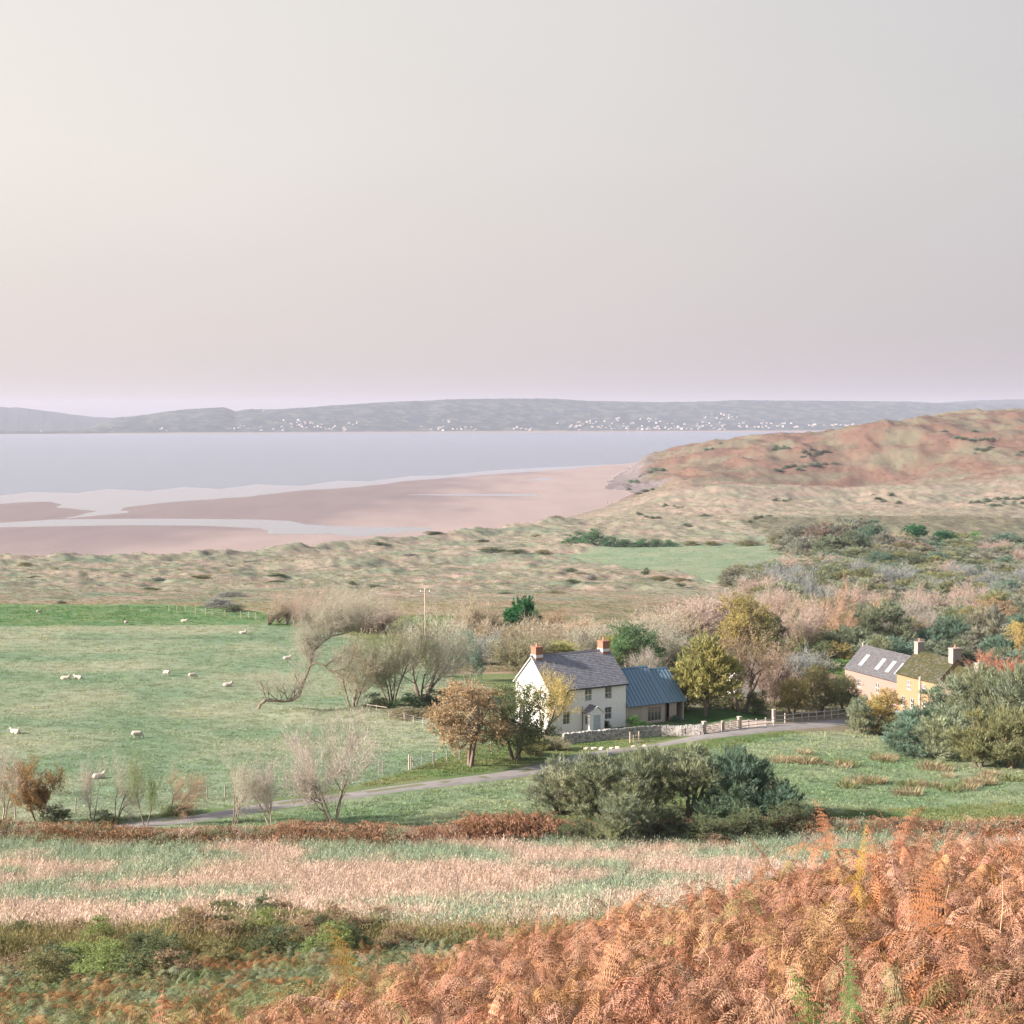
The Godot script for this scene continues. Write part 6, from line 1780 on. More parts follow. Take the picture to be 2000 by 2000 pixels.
# ---- buildings
func glass() -> StandardMaterial3D:
	if not paint.has("glass"):
		var m := StandardMaterial3D.new()
		m.albedo_color = Color(0.45, 0.5, 0.52, 0.15)
		m.transparency = BaseMaterial3D.TRANSPARENCY_ALPHA
		m.roughness = 0.02
		m.metallic_specular = 0.5
		m.cull_mode = BaseMaterial3D.CULL_DISABLED
		paint["glass"] = m
	return paint["glass"]

func wall_mesh(w: float, h: float, thick: float, holes: Array, k := Color.WHITE) -> ArrayMesh:   # faces +z, lower left corner at the origin
	var m := Mesher.new()
	var xs := [0.0, w]
	var ys := [0.0, h]
	for r in holes:
		for e in [r.position.x, r.end.x]: if not xs.has(e): xs.append(e)
		for e in [r.position.y, r.end.y]: if not ys.has(e): ys.append(e)
	xs.sort(); ys.sort()
	for i in xs.size() - 1:
		for j in ys.size() - 1:
			var mid := Vector2((xs[i] + xs[i + 1]) / 2, (ys[j] + ys[j + 1]) / 2)
			var open := false
			for r in holes: open = open or r.has_point(mid)
			if open: continue
			var a := Vector3(xs[i], ys[j], 0); var b := Vector3(xs[i + 1], ys[j], 0); var c := Vector3(xs[i + 1], ys[j + 1], 0); var d := Vector3(xs[i], ys[j + 1], 0)
			var back := Vector3(0, 0, -thick)
			m.quad(a, d, c, b, k)
			m.quad(a + back, b + back, c + back, d + back, k)
	var back := Vector3(0, 0, -thick)
	for r in holes + [Rect2(0, 0, w, h)]:
		var q := [Vector3(r.position.x, r.position.y, 0), Vector3(r.end.x, r.position.y, 0), Vector3(r.end.x, r.end.y, 0), Vector3(r.position.x, r.end.y, 0)]
		for i in 4: m.quad(q[i], q[(i + 1) % 4], q[(i + 1) % 4] + back, q[i] + back, k)
	return m.mesh()

func box_mesh(size: Vector3, k := Color.WHITE) -> ArrayMesh:   # standing on its origin, with small chamfers along the upright edges
	var m := Mesher.new()
	var b := minf(0.02, minf(size.x, size.z) * 0.15)
	var x := size.x / 2
	var z := size.z / 2
	var ring := [Vector2(-x + b, -z), Vector2(x - b, -z), Vector2(x, -z + b), Vector2(x, z - b), Vector2(x - b, z), Vector2(-x + b, z), Vector2(-x, z - b), Vector2(-x, -z + b)]
	for i in 8:
		var p: Vector2 = ring[i]
		var q: Vector2 = ring[(i + 1) % 8]
		m.quad(Vector3(p.x, 0, p.y), Vector3(q.x, 0, q.y), Vector3(q.x, size.y, q.y), Vector3(p.x, size.y, p.y), k)
		m.tri(Vector3(0, size.y, 0), Vector3(p.x, size.y, p.y), Vector3(q.x, size.y, q.y), k)
		m.tri(Vector3(0, 0, 0), Vector3(q.x, 0, q.y), Vector3(p.x, 0, p.y), k)
	return m.mesh()

# One roof side as overlapping slates. p is the left eave corner, along the eave direction, up the way to the ridge.
func slate_mesh(p: Vector3, along: Vector3, up: Vector3, gauge: float, width: float, dark: Color, light: Color, moss := 0.0) -> ArrayMesh:
	var m := Mesher.new()
	var out := along.cross(up).normalized()
	if out.y < 0.0: out = -out
	var rows := int(up.length() / gauge)
	var cols := int(along.length() / width)
	for j in rows:
		for i in cols:
			var lo := p + up * (float(j) / rows) + along * (float(i) / cols)
			var u := up / rows
			var a := along / cols
			var lift := out * rng.randf_range(0.022, 0.034)
			var k := dark.lerp(light, rng.randf())
			if moss > 0.0 and rng.randf() < moss: k = Color(0.04, 0.047, 0.014).lerp(Color(0.075, 0.07, 0.028), rng.randf())
			var gap := a * 0.02
			m.quad(lo + lift + gap, lo + u * 1.02 + gap + out * 0.004, lo + u * 1.02 + a - gap + out * 0.004, lo + a + lift - gap, k)
			m.quad(lo + gap, lo + lift + gap, lo + a + lift - gap, lo + a - gap, k * 0.9)
	return m.mesh()

func sash_window(parent: Node3D, at: Vector3, size: Vector2, frame_mat: Material, across := 2, down := 2, blind := false) -> void:
	var w := Node3D.new()
	w.name = "window"
	parent.add_child(w, true)
	w.position = at
	var f := Mesher.new()
	var t := 0.06
	f.box(Vector3(0, 0, -0.05), Vector3(t, size.y, 0.02), Color.WHITE)
	f.box(Vector3(size.x - t, 0, -0.05), Vector3(size.x, size.y, 0.02), Color.WHITE)
	f.box(Vector3(t, 0, -0.05), Vector3(size.x - t, t, 0.021), Color.WHITE)
	f.box(Vector3(t, size.y - t, -0.05), Vector3(size.x - t, size.y, 0.021), Color.WHITE)
	for i in range(1, across):
		var x := size.x * i / across
		f.box(Vector3(x - 0.022, t, -0.045), Vector3(x + 0.022, size.y - t, 0.012), Color.WHITE)
	for j in range(1, down):
		var y := size.y * j / down
		f.box(Vector3(t, y - 0.03, -0.044), Vector3(size.x - t, y + 0.03, 0.014), Color.WHITE)
	part(w, "frame", f.mesh(), frame_mat)
	for i in across:
		for j in down:
			var p := Mesher.new()
			var x0 := size.x * i / across + (t if i == 0 else 0.022)
			var x1 := size.x * (i + 1) / across - (t if i == across - 1 else 0.022)
			var y0 := size.y * j / down + (t if j == 0 else 0.03)
			var y1 := size.y * (j + 1) / down - (t if j == down - 1 else 0.03)
			p.box(Vector3(x0, y0, -0.025), Vector3(x1, y1, -0.019), Color.WHITE)
			part(w, "pane", p.mesh(), glass())
			if blind and j == 0:
				var cloth := Mesher.new()
				cloth.box(Vector3(x0, y0, -0.075), Vector3(x1, y1, -0.07), Color.WHITE)
				part(w, "blind", cloth.mesh(), mat("blind", lin(0.34, 0.42, 0.46), 0.9))
	var s := Mesher.new()
	s.box(Vector3(-0.10, -0.10, -0.04), Vector3(size.x + 0.10, -0.002, 0.10), Color.WHITE)
	part(w, "sill", s.mesh(), frame_mat)

func chimney(parent: Node3D, at: Vector3, size: Vector3, m: Material, flash: Material, pots: int, pot_mat: Material) -> void:
	var c := part(parent, "chimney", box_mesh(size), m)
	c.position = at
	var cap := part(c, "cap", box_mesh(Vector3(size.x + 0.12, 0.14, size.z + 0.12)), m)
	cap.position = Vector3(0, size.y, 0)
	var skirt := part(c, "flashing", box_mesh(Vector3(size.x + 0.05, 0.34, size.z + 0.05)), flash)
	skirt.position = Vector3(0, size.y * 0.36, 0)
	for i in pots:
		var pot := Mesher.new()
		pot.tube(Vector3.ZERO, Vector3(0, 0.35, 0), 0.14, 0.11, 10, Color.WHITE)
		pot.tube(Vector3(0, 0.35, 0), Vector3(0, 0.42, 0), 0.14, 0.14, 10, Color.WHITE)
		var o := part(c, "chimney_pot", pot.mesh(), pot_mat)
		o.position = Vector3((i - (pots - 1) / 2.0) * 0.34, size.y + 0.14, 0)

func gable_mesh(width: float, eave: float, ridge: float, thick: float, base_y := 0.0) -> ArrayMesh:   # in the x, y plane, middle at x = 0
	var m := Mesher.new()
	m.prism([Vector2(-width / 2, base_y), Vector2(-width / 2, eave), Vector2(0, ridge), Vector2(width / 2, eave), Vector2(width / 2, base_y)], -thick, 0, Color.WHITE)
	return m.mesh()

func make_cottage() -> void:
	var white := mat("lime_wash", lin(0.88, 0.89, 0.91), 0.85, false, 0.14, 0.35)
	var slate := mat("slate", Color.WHITE, 0.55, false, 0.2, 0.8, 0.5)
	var brick := mat("brick", lin(0.38, 0.20, 0.145), 0.9, false, 0.35, 2.0)
	var lead := mat("lead", lin(0.55, 0.55, 0.58), 0.6)
	var pot := mat("terracotta", lin(0.40, 0.20, 0.15), 0.8)
	var joinery := mat("joinery", lin(0.62, 0.66, 0.68), 0.5)
	var house := thing("cottage", "white two-storey cottage with slate roof and two brick chimneys", "cottage", Vector3(4.25, 29.2, -167.2), deg_to_rad(30.2))
	var L := 10.5
	var W := 7.6
	var eave := 5.3
	var ridge := 8.55
	# front faces local +z, its left corner at the origin; the gables run back along -z
	var holes := []
	for t in [1.85, 4.82, 7.6]: holes.append(Rect2(t, 3.45, 0.95, 1.45))
	for t in [1.85, 7.6]: holes.append(Rect2(t, 1.05, 0.95, 1.45))
	part(house, "front_wall", wall_mesh(L, eave, 0.4, holes), white)
	var back := part(house, "back_wall", wall_mesh(L, eave, 0.4, []), white)
	back.position = Vector3(L, 0, -W)
	back.rotation.y = PI
	for side in 2:
		var g := part(house, "gable_wall", gable_mesh(W - 0.01, eave, ridge - 0.08, 0.4), white)
		g.rotation.y = -PI / 2 if side == 0 else PI / 2
		g.position = Vector3(0.004 if side == 0 else L - 0.004, 0, -W / 2)
	for r in holes: sash_window(house, Vector3(r.position.x, r.position.y, -0.12), r.size, joinery, 2, 2, r.position.x > 4 and r.position.x < 6)
	var over := 0.22
	var pitch := Vector3(0, ridge - eave, -W / 2)
	var drop := pitch.normalized() * 0.42
	for side in 2:
		var p := Vector3(-over, eave, 0) - drop
		var along := Vector3(L + over * 2, 0, 0)
		var up := pitch + drop
		if side == 1:
			p = Vector3(L + over, eave, -W) - Vector3(drop.x, drop.y, -drop.z)
			along = -along
			up = Vector3(pitch.x, pitch.y, -pitch.z) + Vector3(drop.x, drop.y, -drop.z)
		var body := Mesher.new()
		var out := along.cross(up).normalized()
		if out.y < 0: out = -out
		for q in [0.0, -0.12]: body.quad(p + out * q, p + up + out * q, p + up + along + out * q, p + along + out * q, Color(0.16, 0.16, 0.18))
		body.quad(p, p + along, p + along - out * 0.12, p - out * 0.12, Color(0.1, 0.1, 0.11))
		body.quad(p, p + up, p + up - out * 0.12, p - out * 0.12, Color(0.62, 0.6, 0.58))
		body.quad(p + along, p + up + along, p + up + along - out * 0.12, p + along - out * 0.12, Color(0.62, 0.6, 0.58))
		var roof := part(house, "roof", body.mesh(), slate)
		roof.position = Vector3(0, 0.06, 0)
		var tiles := part(roof, "slates", slate_mesh(p + out * 0.004, along, up, 0.24, 0.30, Color(0.145, 0.155, 0.19), Color(0.235, 0.24, 0.285)), slate)
		tiles.set_meta("kind", "stuff")
		if side == 0:
			var gutter := Mesher.new()
			gutter.tube(p + Vector3(0, -0.1, 0.05), p + along + Vector3(0, -0.1, 0.05), 0.065, 0.065, 8, Color(0.03, 0.03, 0.035))
			part(roof, "gutter", gutter.mesh(), slate)
	var cap := Mesher.new()
	cap.prism([Vector2(-0.16, -0.1), Vector2(0, 0.07), Vector2(0.16, -0.1)], -L / 2 - over, L / 2 + over, Color(0.15, 0.15, 0.17))
	var rt := part(house, "ridge_tiles", cap.mesh(), slate)
	rt.position = Vector3(L / 2, ridge + 0.09, -W / 2)
	rt.rotation.y = PI / 2
	var pipe := Mesher.new()
	pipe.tube(Vector3(4.42, 0, 0.07), Vector3(4.42, 2.9, 0.07), 0.04, 0.04, 6, Color(0.2, 0.2, 0.22))
	part(house, "drain_pipe", pipe.mesh(), slate)
	chimney(house, Vector3(0.62, ridge - 0.75, -W / 2), Vector3(0.95, 1.75, 1.15), brick, lead, 1, pot)
	chimney(house, Vector3(L - 0.62, ridge - 0.75, -W / 2), Vector3(0.95, 1.75, 1.15), brick, lead, 1, pot)
	# porch
	var porch := Node3D.new()
	porch.name = "porch"
	house.add_child(porch)
	porch.position = Vector3(4.5, 0, 0)
	var pw := 2.0
	var pd := 1.5
	part(porch, "front", wall_mesh(pw, 2.25, 0.12, [Rect2(0.5, 0.1, 1.0, 2.0)]), white).position = Vector3(0, 0, pd)
	var fg := Mesher.new()
	fg.prism([Vector2(0, 2.25), Vector2(pw / 2, 3.0), Vector2(pw, 2.25)], pd - 0.12, pd, Color.WHITE)
	part(porch, "porch_gable", fg.mesh(), white)
	var lw := part(porch, "side_wall", wall_mesh(pd - 0.13, 2.25, 0.12, [Rect2(0.45, 0.95, 0.5, 0.95)]), white)
	lw.rotation.y = -PI / 2
	lw.position = Vector3(0.003, 0, 0.003)
	var rw := part(porch, "side_wall", wall_mesh(pd - 0.13, 2.25, 0.12, []), white)
	rw.rotation.y = PI / 2
	rw.position = Vector3(pw - 0.003, 0, pd - 0.126)
	var pane := Mesher.new()
	pane.box(Vector3(0.05, 0.95, 0.45), Vector3(0.06, 1.9, 0.95), Color.WHITE)
	part(porch, "side_pane", pane.mesh(), glass())
	var door := Mesher.new()
	door.box(Vector3(0.5, 0.1, pd - 0.1), Vector3(1.5, 2.1, pd - 0.05), Color.WHITE)
	for q in 2:
		for r in 2: door.box(Vector3(0.6 + q * 0.45, 0.22 + r * 0.98, pd - 0.05), Vector3(0.95 + q * 0.45, 1.05 + r * 0.95, pd - 0.035), Color(0.9, 0.9, 0.9))
	part(porch, "door", door.mesh(), mat("door_blue", lin(0.42, 0.50, 0.55), 0.5))
	for side in 2:
		var x0 := -0.15 if side == 0 else pw + 0.15
		part(porch, "porch_roof", slate_mesh(Vector3(x0, 2.2, 0.0 if side == 0 else pd + 0.15), Vector3(0, 0, (pd + 0.15) * (1 if side == 0 else -1)), Vector3(pw / 2 - x0, 0.92, 0), 0.2, 0.25, Color(0.2, 0.2, 0.22), Color(0.3, 0.29, 0.31)), slate)
	var barge := Mesher.new()
	barge.prism([Vector2(-0.15, 2.12), Vector2(-0.15, 2.24), Vector2(pw / 2, 3.16), Vector2(pw / 2, 3.04)], pd + 0.1, pd + 0.15, Color.WHITE)
	barge.prism([Vector2(pw + 0.15, 2.12), Vector2(pw / 2, 3.04), Vector2(pw / 2, 3.16), Vector2(pw + 0.15, 2.24)], pd + 0.1, pd + 0.15, Color.WHITE)
	part(porch, "barge_board", barge.mesh(), joinery)
	make_extension(joinery)

func make_extension(joinery: Material) -> void:
	var metal := mat("standing_seam", lin(0.12, 0.205, 0.30), 0.42, false, 0.12, 0.8, 0.5)
	var timber := mat("pale_timber", lin(0.55, 0.49, 0.46), 0.85, false, 0.25, 2.5)
	var dark_timber := mat("dark_timber", lin(0.13, 0.13, 0.135), 0.8)
	var turn := deg_to_rad(30.2)
	var across := Vector3(cos(turn), 0, -sin(turn))
	var o := thing("cottage_extension", "low timber-clad extension with blue grey standing-seam metal roof", "extension", Vector3(4.25, 29.15, -167.2) + across * 10.56, turn)
	var W := 7.4
	var lengths := [5.6, 3.0]
	var ridges := [6.15, 5.75]
	var x := 0.0
	for k in 2:
		var n := int(lengths[k] / 0.47)
		for side in 2:
			for i in n:
				var w: float = lengths[k] / n
				var p := Mesher.new()
				var z0 := 0.42
				var y0 := 2.35 - (0.04 if k == 1 else 0.0)
				var a := Vector3(x + i * w, y0, z0)
				var b := Vector3(x + i * w, ridges[k], -W / 2)
				if side == 1:
					a.z = -W - 0.42
				var s := Vector3(w - 0.004, 0, 0)
				var out := (b - a).cross(s).normalized()
				if out.y < 0: out = -out
				for q in [0.0, -0.06]: p.quad(a + out * q, b + out * q, b + s + out * q, a + s + out * q, Color.WHITE)
				p.quad(a, a + s, a + s - out * 0.06, a - out * 0.06, Color(0.8, 0.8, 0.8))
				var e := Vector3(0.03, 0, 0)   # the upstanding seam
				p.quad(a, b, b + out * 0.055, a + out * 0.055, Color(0.8, 0.8, 0.8))
				p.quad(a + e, b + e, b + e + out * 0.055, a + e + out * 0.055, Color(0.8, 0.8, 0.8))
				p.quad(a + out * 0.055, b + out * 0.055, b + e + out * 0.055, a + e + out * 0.055, Color.WHITE)
				part(o, "roof_panel", p.mesh(), metal)
		var cap := Mesher.new()
		cap.prism([Vector2(-0.14, -0.1), Vector2(0, 0.06), Vector2(0.14, -0.1)], 0.0, lengths[k], Color.WHITE)
		var rc := part(o, "ridge_cap", cap.mesh(), metal)
		rc.rotation.y = PI / 2
		rc.position = Vector3(x, ridges[k] + 0.05, -W / 2)
		x += lengths[k]
	# front wall of upright boards
	var board := 0.0
	var win := Rect2(3.1, 0.25, 2.0, 1.75)
	while board < 5.55:
		var w := minf(0.28, 5.6 - board)
		var mid := board + w / 2
		var tone := rng.randf_range(0.82, 1.0)
		var b := Mesher.new()
		if mid > win.position.x and mid < win.end.x:
			b.box(Vector3(board + 0.006, 2.0, -0.06), Vector3(board + w - 0.006, 2.5, 0), Color(tone, tone, tone))
			b.box(Vector3(board + 0.006, 0, -0.06), Vector3(board + w - 0.006, 0.25, 0), Color(tone, tone, tone))
		else:
			b.box(Vector3(board + 0.006, 0, -0.06), Vector3(board + w - 0.006, 2.5, 0), Color(tone, tone, tone))
		part(o, "board", b.mesh(), timber)
		board += 0.28
	sash_window(o, Vector3(win.position.x, win.position.y, -0.03), win.size, timber, 4, 1)
	var back_wall := part(o, "back_wall", wall_mesh(8.4, 2.45, 0.2, []), timber)
	back_wall.position = Vector3(8.5, 0, -W)
	back_wall.rotation.y = PI
	for e in [[0.05, 6.0], [5.55, 6.0], [8.45, 5.6]]:
		var g := part(o, "gable_wall", gable_mesh(W - 0.2, 2.45, e[1], 0.15), timber if e[0] > 8 else dark_timber)
		g.rotation.y = PI / 2
		g.position = Vector3(e[0], 0, -W / 2)
	var post := Mesher.new()
	post.box(Vector3(5.62, 0, -0.12), Vector3(5.8, 2.45, 0.0), Color.WHITE)
	part(o, "corner_post", post.mesh(), dark_timber)
	for i in 3:
		var b := Mesher.new()
		b.box(Vector3(6.25 + i * 0.36, 0.5, -0.05), Vector3(6.58 + i * 0.36, 2.4, 0), Color.WHITE * rng.randf_range(0.85, 1.0))
		part(o, "screen_board", b.mesh(), timber)
	var plinth := Mesher.new()
	plinth.box(Vector3(6.2, -0.1, -0.2), Vector3(7.4, 0.5, 0.02), Color(0.5, 0.45, 0.4))
	part(o, "plinth", plinth.mesh(), timber)

func long_house(o: Node3D, L: float, W: float, eave: float, ridge: float, wall: Material, slate: Material, dark: Color, light: Color, moss: float, holes: Array) -> void:
	part(o, "front_wall", wall_mesh(L, eave, 0.4, holes), wall)
	var back := part(o, "back_wall", wall_mesh(L, eave, 0.4, []), wall)
	back.position = Vector3(L, 0, -W)
	back.rotation.y = PI
	for side in 2:
		var g := part(o, "gable_wall", gable_mesh(W - 0.01, eave, ridge - 0.06, 0.35), wall)
		g.rotation.y = -PI / 2 if side == 0 else PI / 2
		g.position = Vector3(0.004 if side == 0 else L - 0.004, 0, -W / 2)
	for side in 2:
		var sgn := 1.0 if side == 0 else -1.0
		var p := Vector3(-0.1 if side == 0 else L + 0.1, eave, 0.0 if side == 0 else -W)
		var along := Vector3((L + 0.2) * sgn, 0, 0)
		var up := Vector3(0, ridge - eave, -W / 2 * sgn)
		var over := up.normalized() * 0.3
		p -= over
		up += over
		var body := Mesher.new()
		var out := along.cross(up).normalized()
		if out.y < 0: out = -out
		for q in [0.0, -0.1]: body.quad(p + out * q, p + up + out * q, p + up + along + out * q, p + along + out * q, dark)
		body.quad(p, p + along, p + along - out * 0.1, p - out * 0.1, dark * 0.7)
		body.quad(p, p + up, p + up - out * 0.1, p - out * 0.1, light)
		body.quad(p + along, p + up + along, p + up + along - out * 0.1, p + along - out * 0.1, light)
		var roof := part(o, "roof", body.mesh(), slate)
		roof.position.y = 0.05
		part(roof, "slates", slate_mesh(p + out * 0.004, along, up, 0.24, 0.3, dark, light, moss), slate).set_meta("kind", "stuff")

func make_houses_right() -> void:
	var slate := mat("slate", Color.WHITE)
	var turn := -atan2(0.925, 0.38)
	var along := Vector3(0.38, 0, 0.925)
	var stone := mat("pink_stone", lin(0.40, 0.285, 0.255), 0.9, false, 0.4, 0.9)
	var grey_stone := mat("grey_stone", lin(0.45, 0.38, 0.36), 0.9, false, 0.35, 1.2)
	var pot := mat("terracotta", Color.WHITE)
	var lead := mat("lead", Color.WHITE)
	var joinery := mat("white_joinery", lin(0.75, 0.75, 0.75), 0.5)
	var barn_at := Vector3(49.0, 24.9, -217.0)
	var barn := thing("barn", "pink stone barn with grey slate roof and four skylights", "barn", barn_at, turn)
	long_house(barn, 12.6, 6.4, 3.8, 6.95, stone, slate, Color(0.085, 0.088, 0.10), Color(0.13, 0.13, 0.145), 0.0, [Rect2(7.4, 1.3, 0.8, 1.5), Rect2(3.0, 1.5, 0.8, 1.2)])
	for t in [Vector2(7.4, 1.3), Vector2(3.0, 1.5)]: sash_window(barn, Vector3(t.x, t.y, -0.1), Vector2(0.8, 1.5 if t.x > 5 else 1.2), joinery, 2, 2)
	var slope := Vector3(0, 3.15, -3.2)
	var out := Vector3(0, 3.2, 3.15).normalized()
	for t in [2.4, 6.3, 8.7, 10.8]:
		var w := Node3D.new()
		w.name = "skylight"
		barn.add_child(w, true)
		w.position = Vector3(t, 3.85, 0) + slope * 0.20 + out * 0.05
		var f := Mesher.new()
		var g := Mesher.new()
		var s := Vector3(0.85, 0, 0)
		var u := slope * 0.46
		f.quad(u * -0.02 - s * 0.06, u * 1.02 - s * 0.06, u * 1.02 + s * 1.06, u * -0.02 + s * 1.06, Color.WHITE)
		for e in [[u * -0.02 - s * 0.06, u * 1.02 - s * 0.06], [u * 1.02 - s * 0.06, u * 1.02 + s * 1.06], [u * 1.02 + s * 1.06, u * -0.02 + s * 1.06], [u * -0.02 + s * 1.06, u * -0.02 - s * 0.06]]:
			f.quad(e[0], e[1], e[1] - out * 0.12, e[0] - out * 0.12, Color.WHITE)
		g.quad(out * 0.012, u + out * 0.012, u + s + out * 0.012, s + out * 0.012, Color.WHITE)
		part(w, "frame", f.mesh(), mat("skylight_frame", lin(0.16, 0.16, 0.17), 0.5))
		part(w, "pane", g.mesh(), mat("skylight_glass", lin(0.25, 0.28, 0.32), 0.08, false, 0, 1, 0.8))
	var fin := part(barn, "ridge_finial", box_mesh(Vector3(0.3, 0.5, 0.4)), grey_stone)
	fin.position = Vector3(0.05, 6.8, -3.2)
	var yellow := mat("ochre_render", lin(0.34, 0.22, 0.135), 0.9, false, 0.15, 0.7)
	var house_at := barn_at + along * 13.0 + Vector3(-0.925, 0, 0.38) * 0.5
	var house := thing("yellow_house", "ochre yellow house with mossy roof and stone chimneys", "house", house_at, turn)
	var holes := []
	for t in [2.1, 5.4]: holes.append(Rect2(t, 3.2, 0.9, 1.25))
	for t in [0.9, 2.9, 5.5]: holes.append(Rect2(t, 0.7, 0.9, 1.4))
	long_house(house, 8.6, 6.6, 5.15, 8.0, yellow, slate, Color(0.07, 0.07, 0.06), Color(0.11, 0.10, 0.07), 0.75, holes)
	for r in holes: sash_window(house, Vector3(r.position.x, r.position.y, -0.1), r.size, joinery, 3 if r.position.y > 2 else 2, 2)
	chimney(house, Vector3(0.5, 7.3, -3.3), Vector3(0.8, 1.9, 1.1), grey_stone, grey_stone, 1, pot)
	chimney(house, Vector3(8.1, 7.2, -3.3), Vector3(0.95, 2.2, 1.4), grey_stone, grey_stone, 1, pot)
	var end := thing("end_house", "low end house with mossy roof adjoining the yellow house", "house", house_at + along * 8.75 + Vector3(0.3, 0, 0), turn)
	long_house(end, 4.6, 6.0, 4.7, 7.2, yellow, slate, Color(0.07, 0.07, 0.05), Color(0.11, 0.10, 0.06), 0.8, [])
	chimney(end, Vector3(4.1, 6.5, -3.0), Vector3(0.8, 1.6, 1.0), grey_stone, grey_stone, 1, pot)
	var shed := thing("outbuilding", "small pale outbuilding half hidden behind the brown tree on the lawn", "outbuilding", spot(30.2, 198.0), 0.25)
	long_house(shed, 4.2, 3.4, 2.9, 4.2, mat("lime_wash", Color.WHITE), slate, Color(0.2, 0.2, 0.22), Color(0.28, 0.27, 0.29), 0.0, [Rect2(1.6, 1.2, 0.7, 0.9)])
	sash_window(shed, Vector3(1.6, 1.2, -0.1), Vector2(0.7, 0.9), joinery, 2, 1)

# ---- walls, fences, gates
func post_mesh(h: float, w: float, k := Color.WHITE) -> ArrayMesh:
	var m := Mesher.new()
	m.tube(Vector3(0, -0.2, 0), Vector3(0, h, 0), w, w * 0.92, 6, k)
	m.tube(Vector3(0, h, 0), Vector3(0, h + 0.02, 0), w * 0.92, 0.01, 6, k)
	return m.mesh()

func bar(parent: Node, called: String, p: Vector3, q: Vector3, r: float, m: Material, sides := 5) -> MeshInstance3D:
	var b := Mesher.new()
	b.tube(p, q, r, r, sides, Color.WHITE)
	return part(parent, called, b.mesh(), m)

func wire_fence(called: String, label: String, line: Array, h: float, wood: Material, step := 0.0) -> void:
	var pts := []
	for i in line.size():
		pts.append(line[i])
		if step > 0.0 and i < line.size() - 1:
			var n := int(line[i].distance_to(line[i + 1]) / step)
			for k in range(1, n): pts.append(line[i].lerp(line[i + 1], float(k) / n))
	var at: Vector2 = pts[0]
	var foot := spot(at.x, at.y)
	var o := thing(called, label, "fence", foot)
	var wire := mat("wire", lin(0.3, 0.3, 0.3), 0.5)
	for i in pts.size():
		var p: Vector2 = pts[i]
		var q := spot(p.x, p.y) - foot
		var b := part(o, "post", post_mesh(h * rng.randf_range(0.92, 1.08), 0.06), wood)
		b.position = q
		b.rotation = Vector3(rng.randf_range(-0.05, 0.05), 0, rng.randf_range(-0.05, 0.05))
		if i > 0:
			var last: Vector2 = pts[i - 1]
			for f in [0.35, 0.65, 0.92]: bar(o, "wire", spot(last.x, last.y) - foot + Vector3(0, h * f, 0), q + Vector3(0, h * f, 0), 0.008, wire, 3)

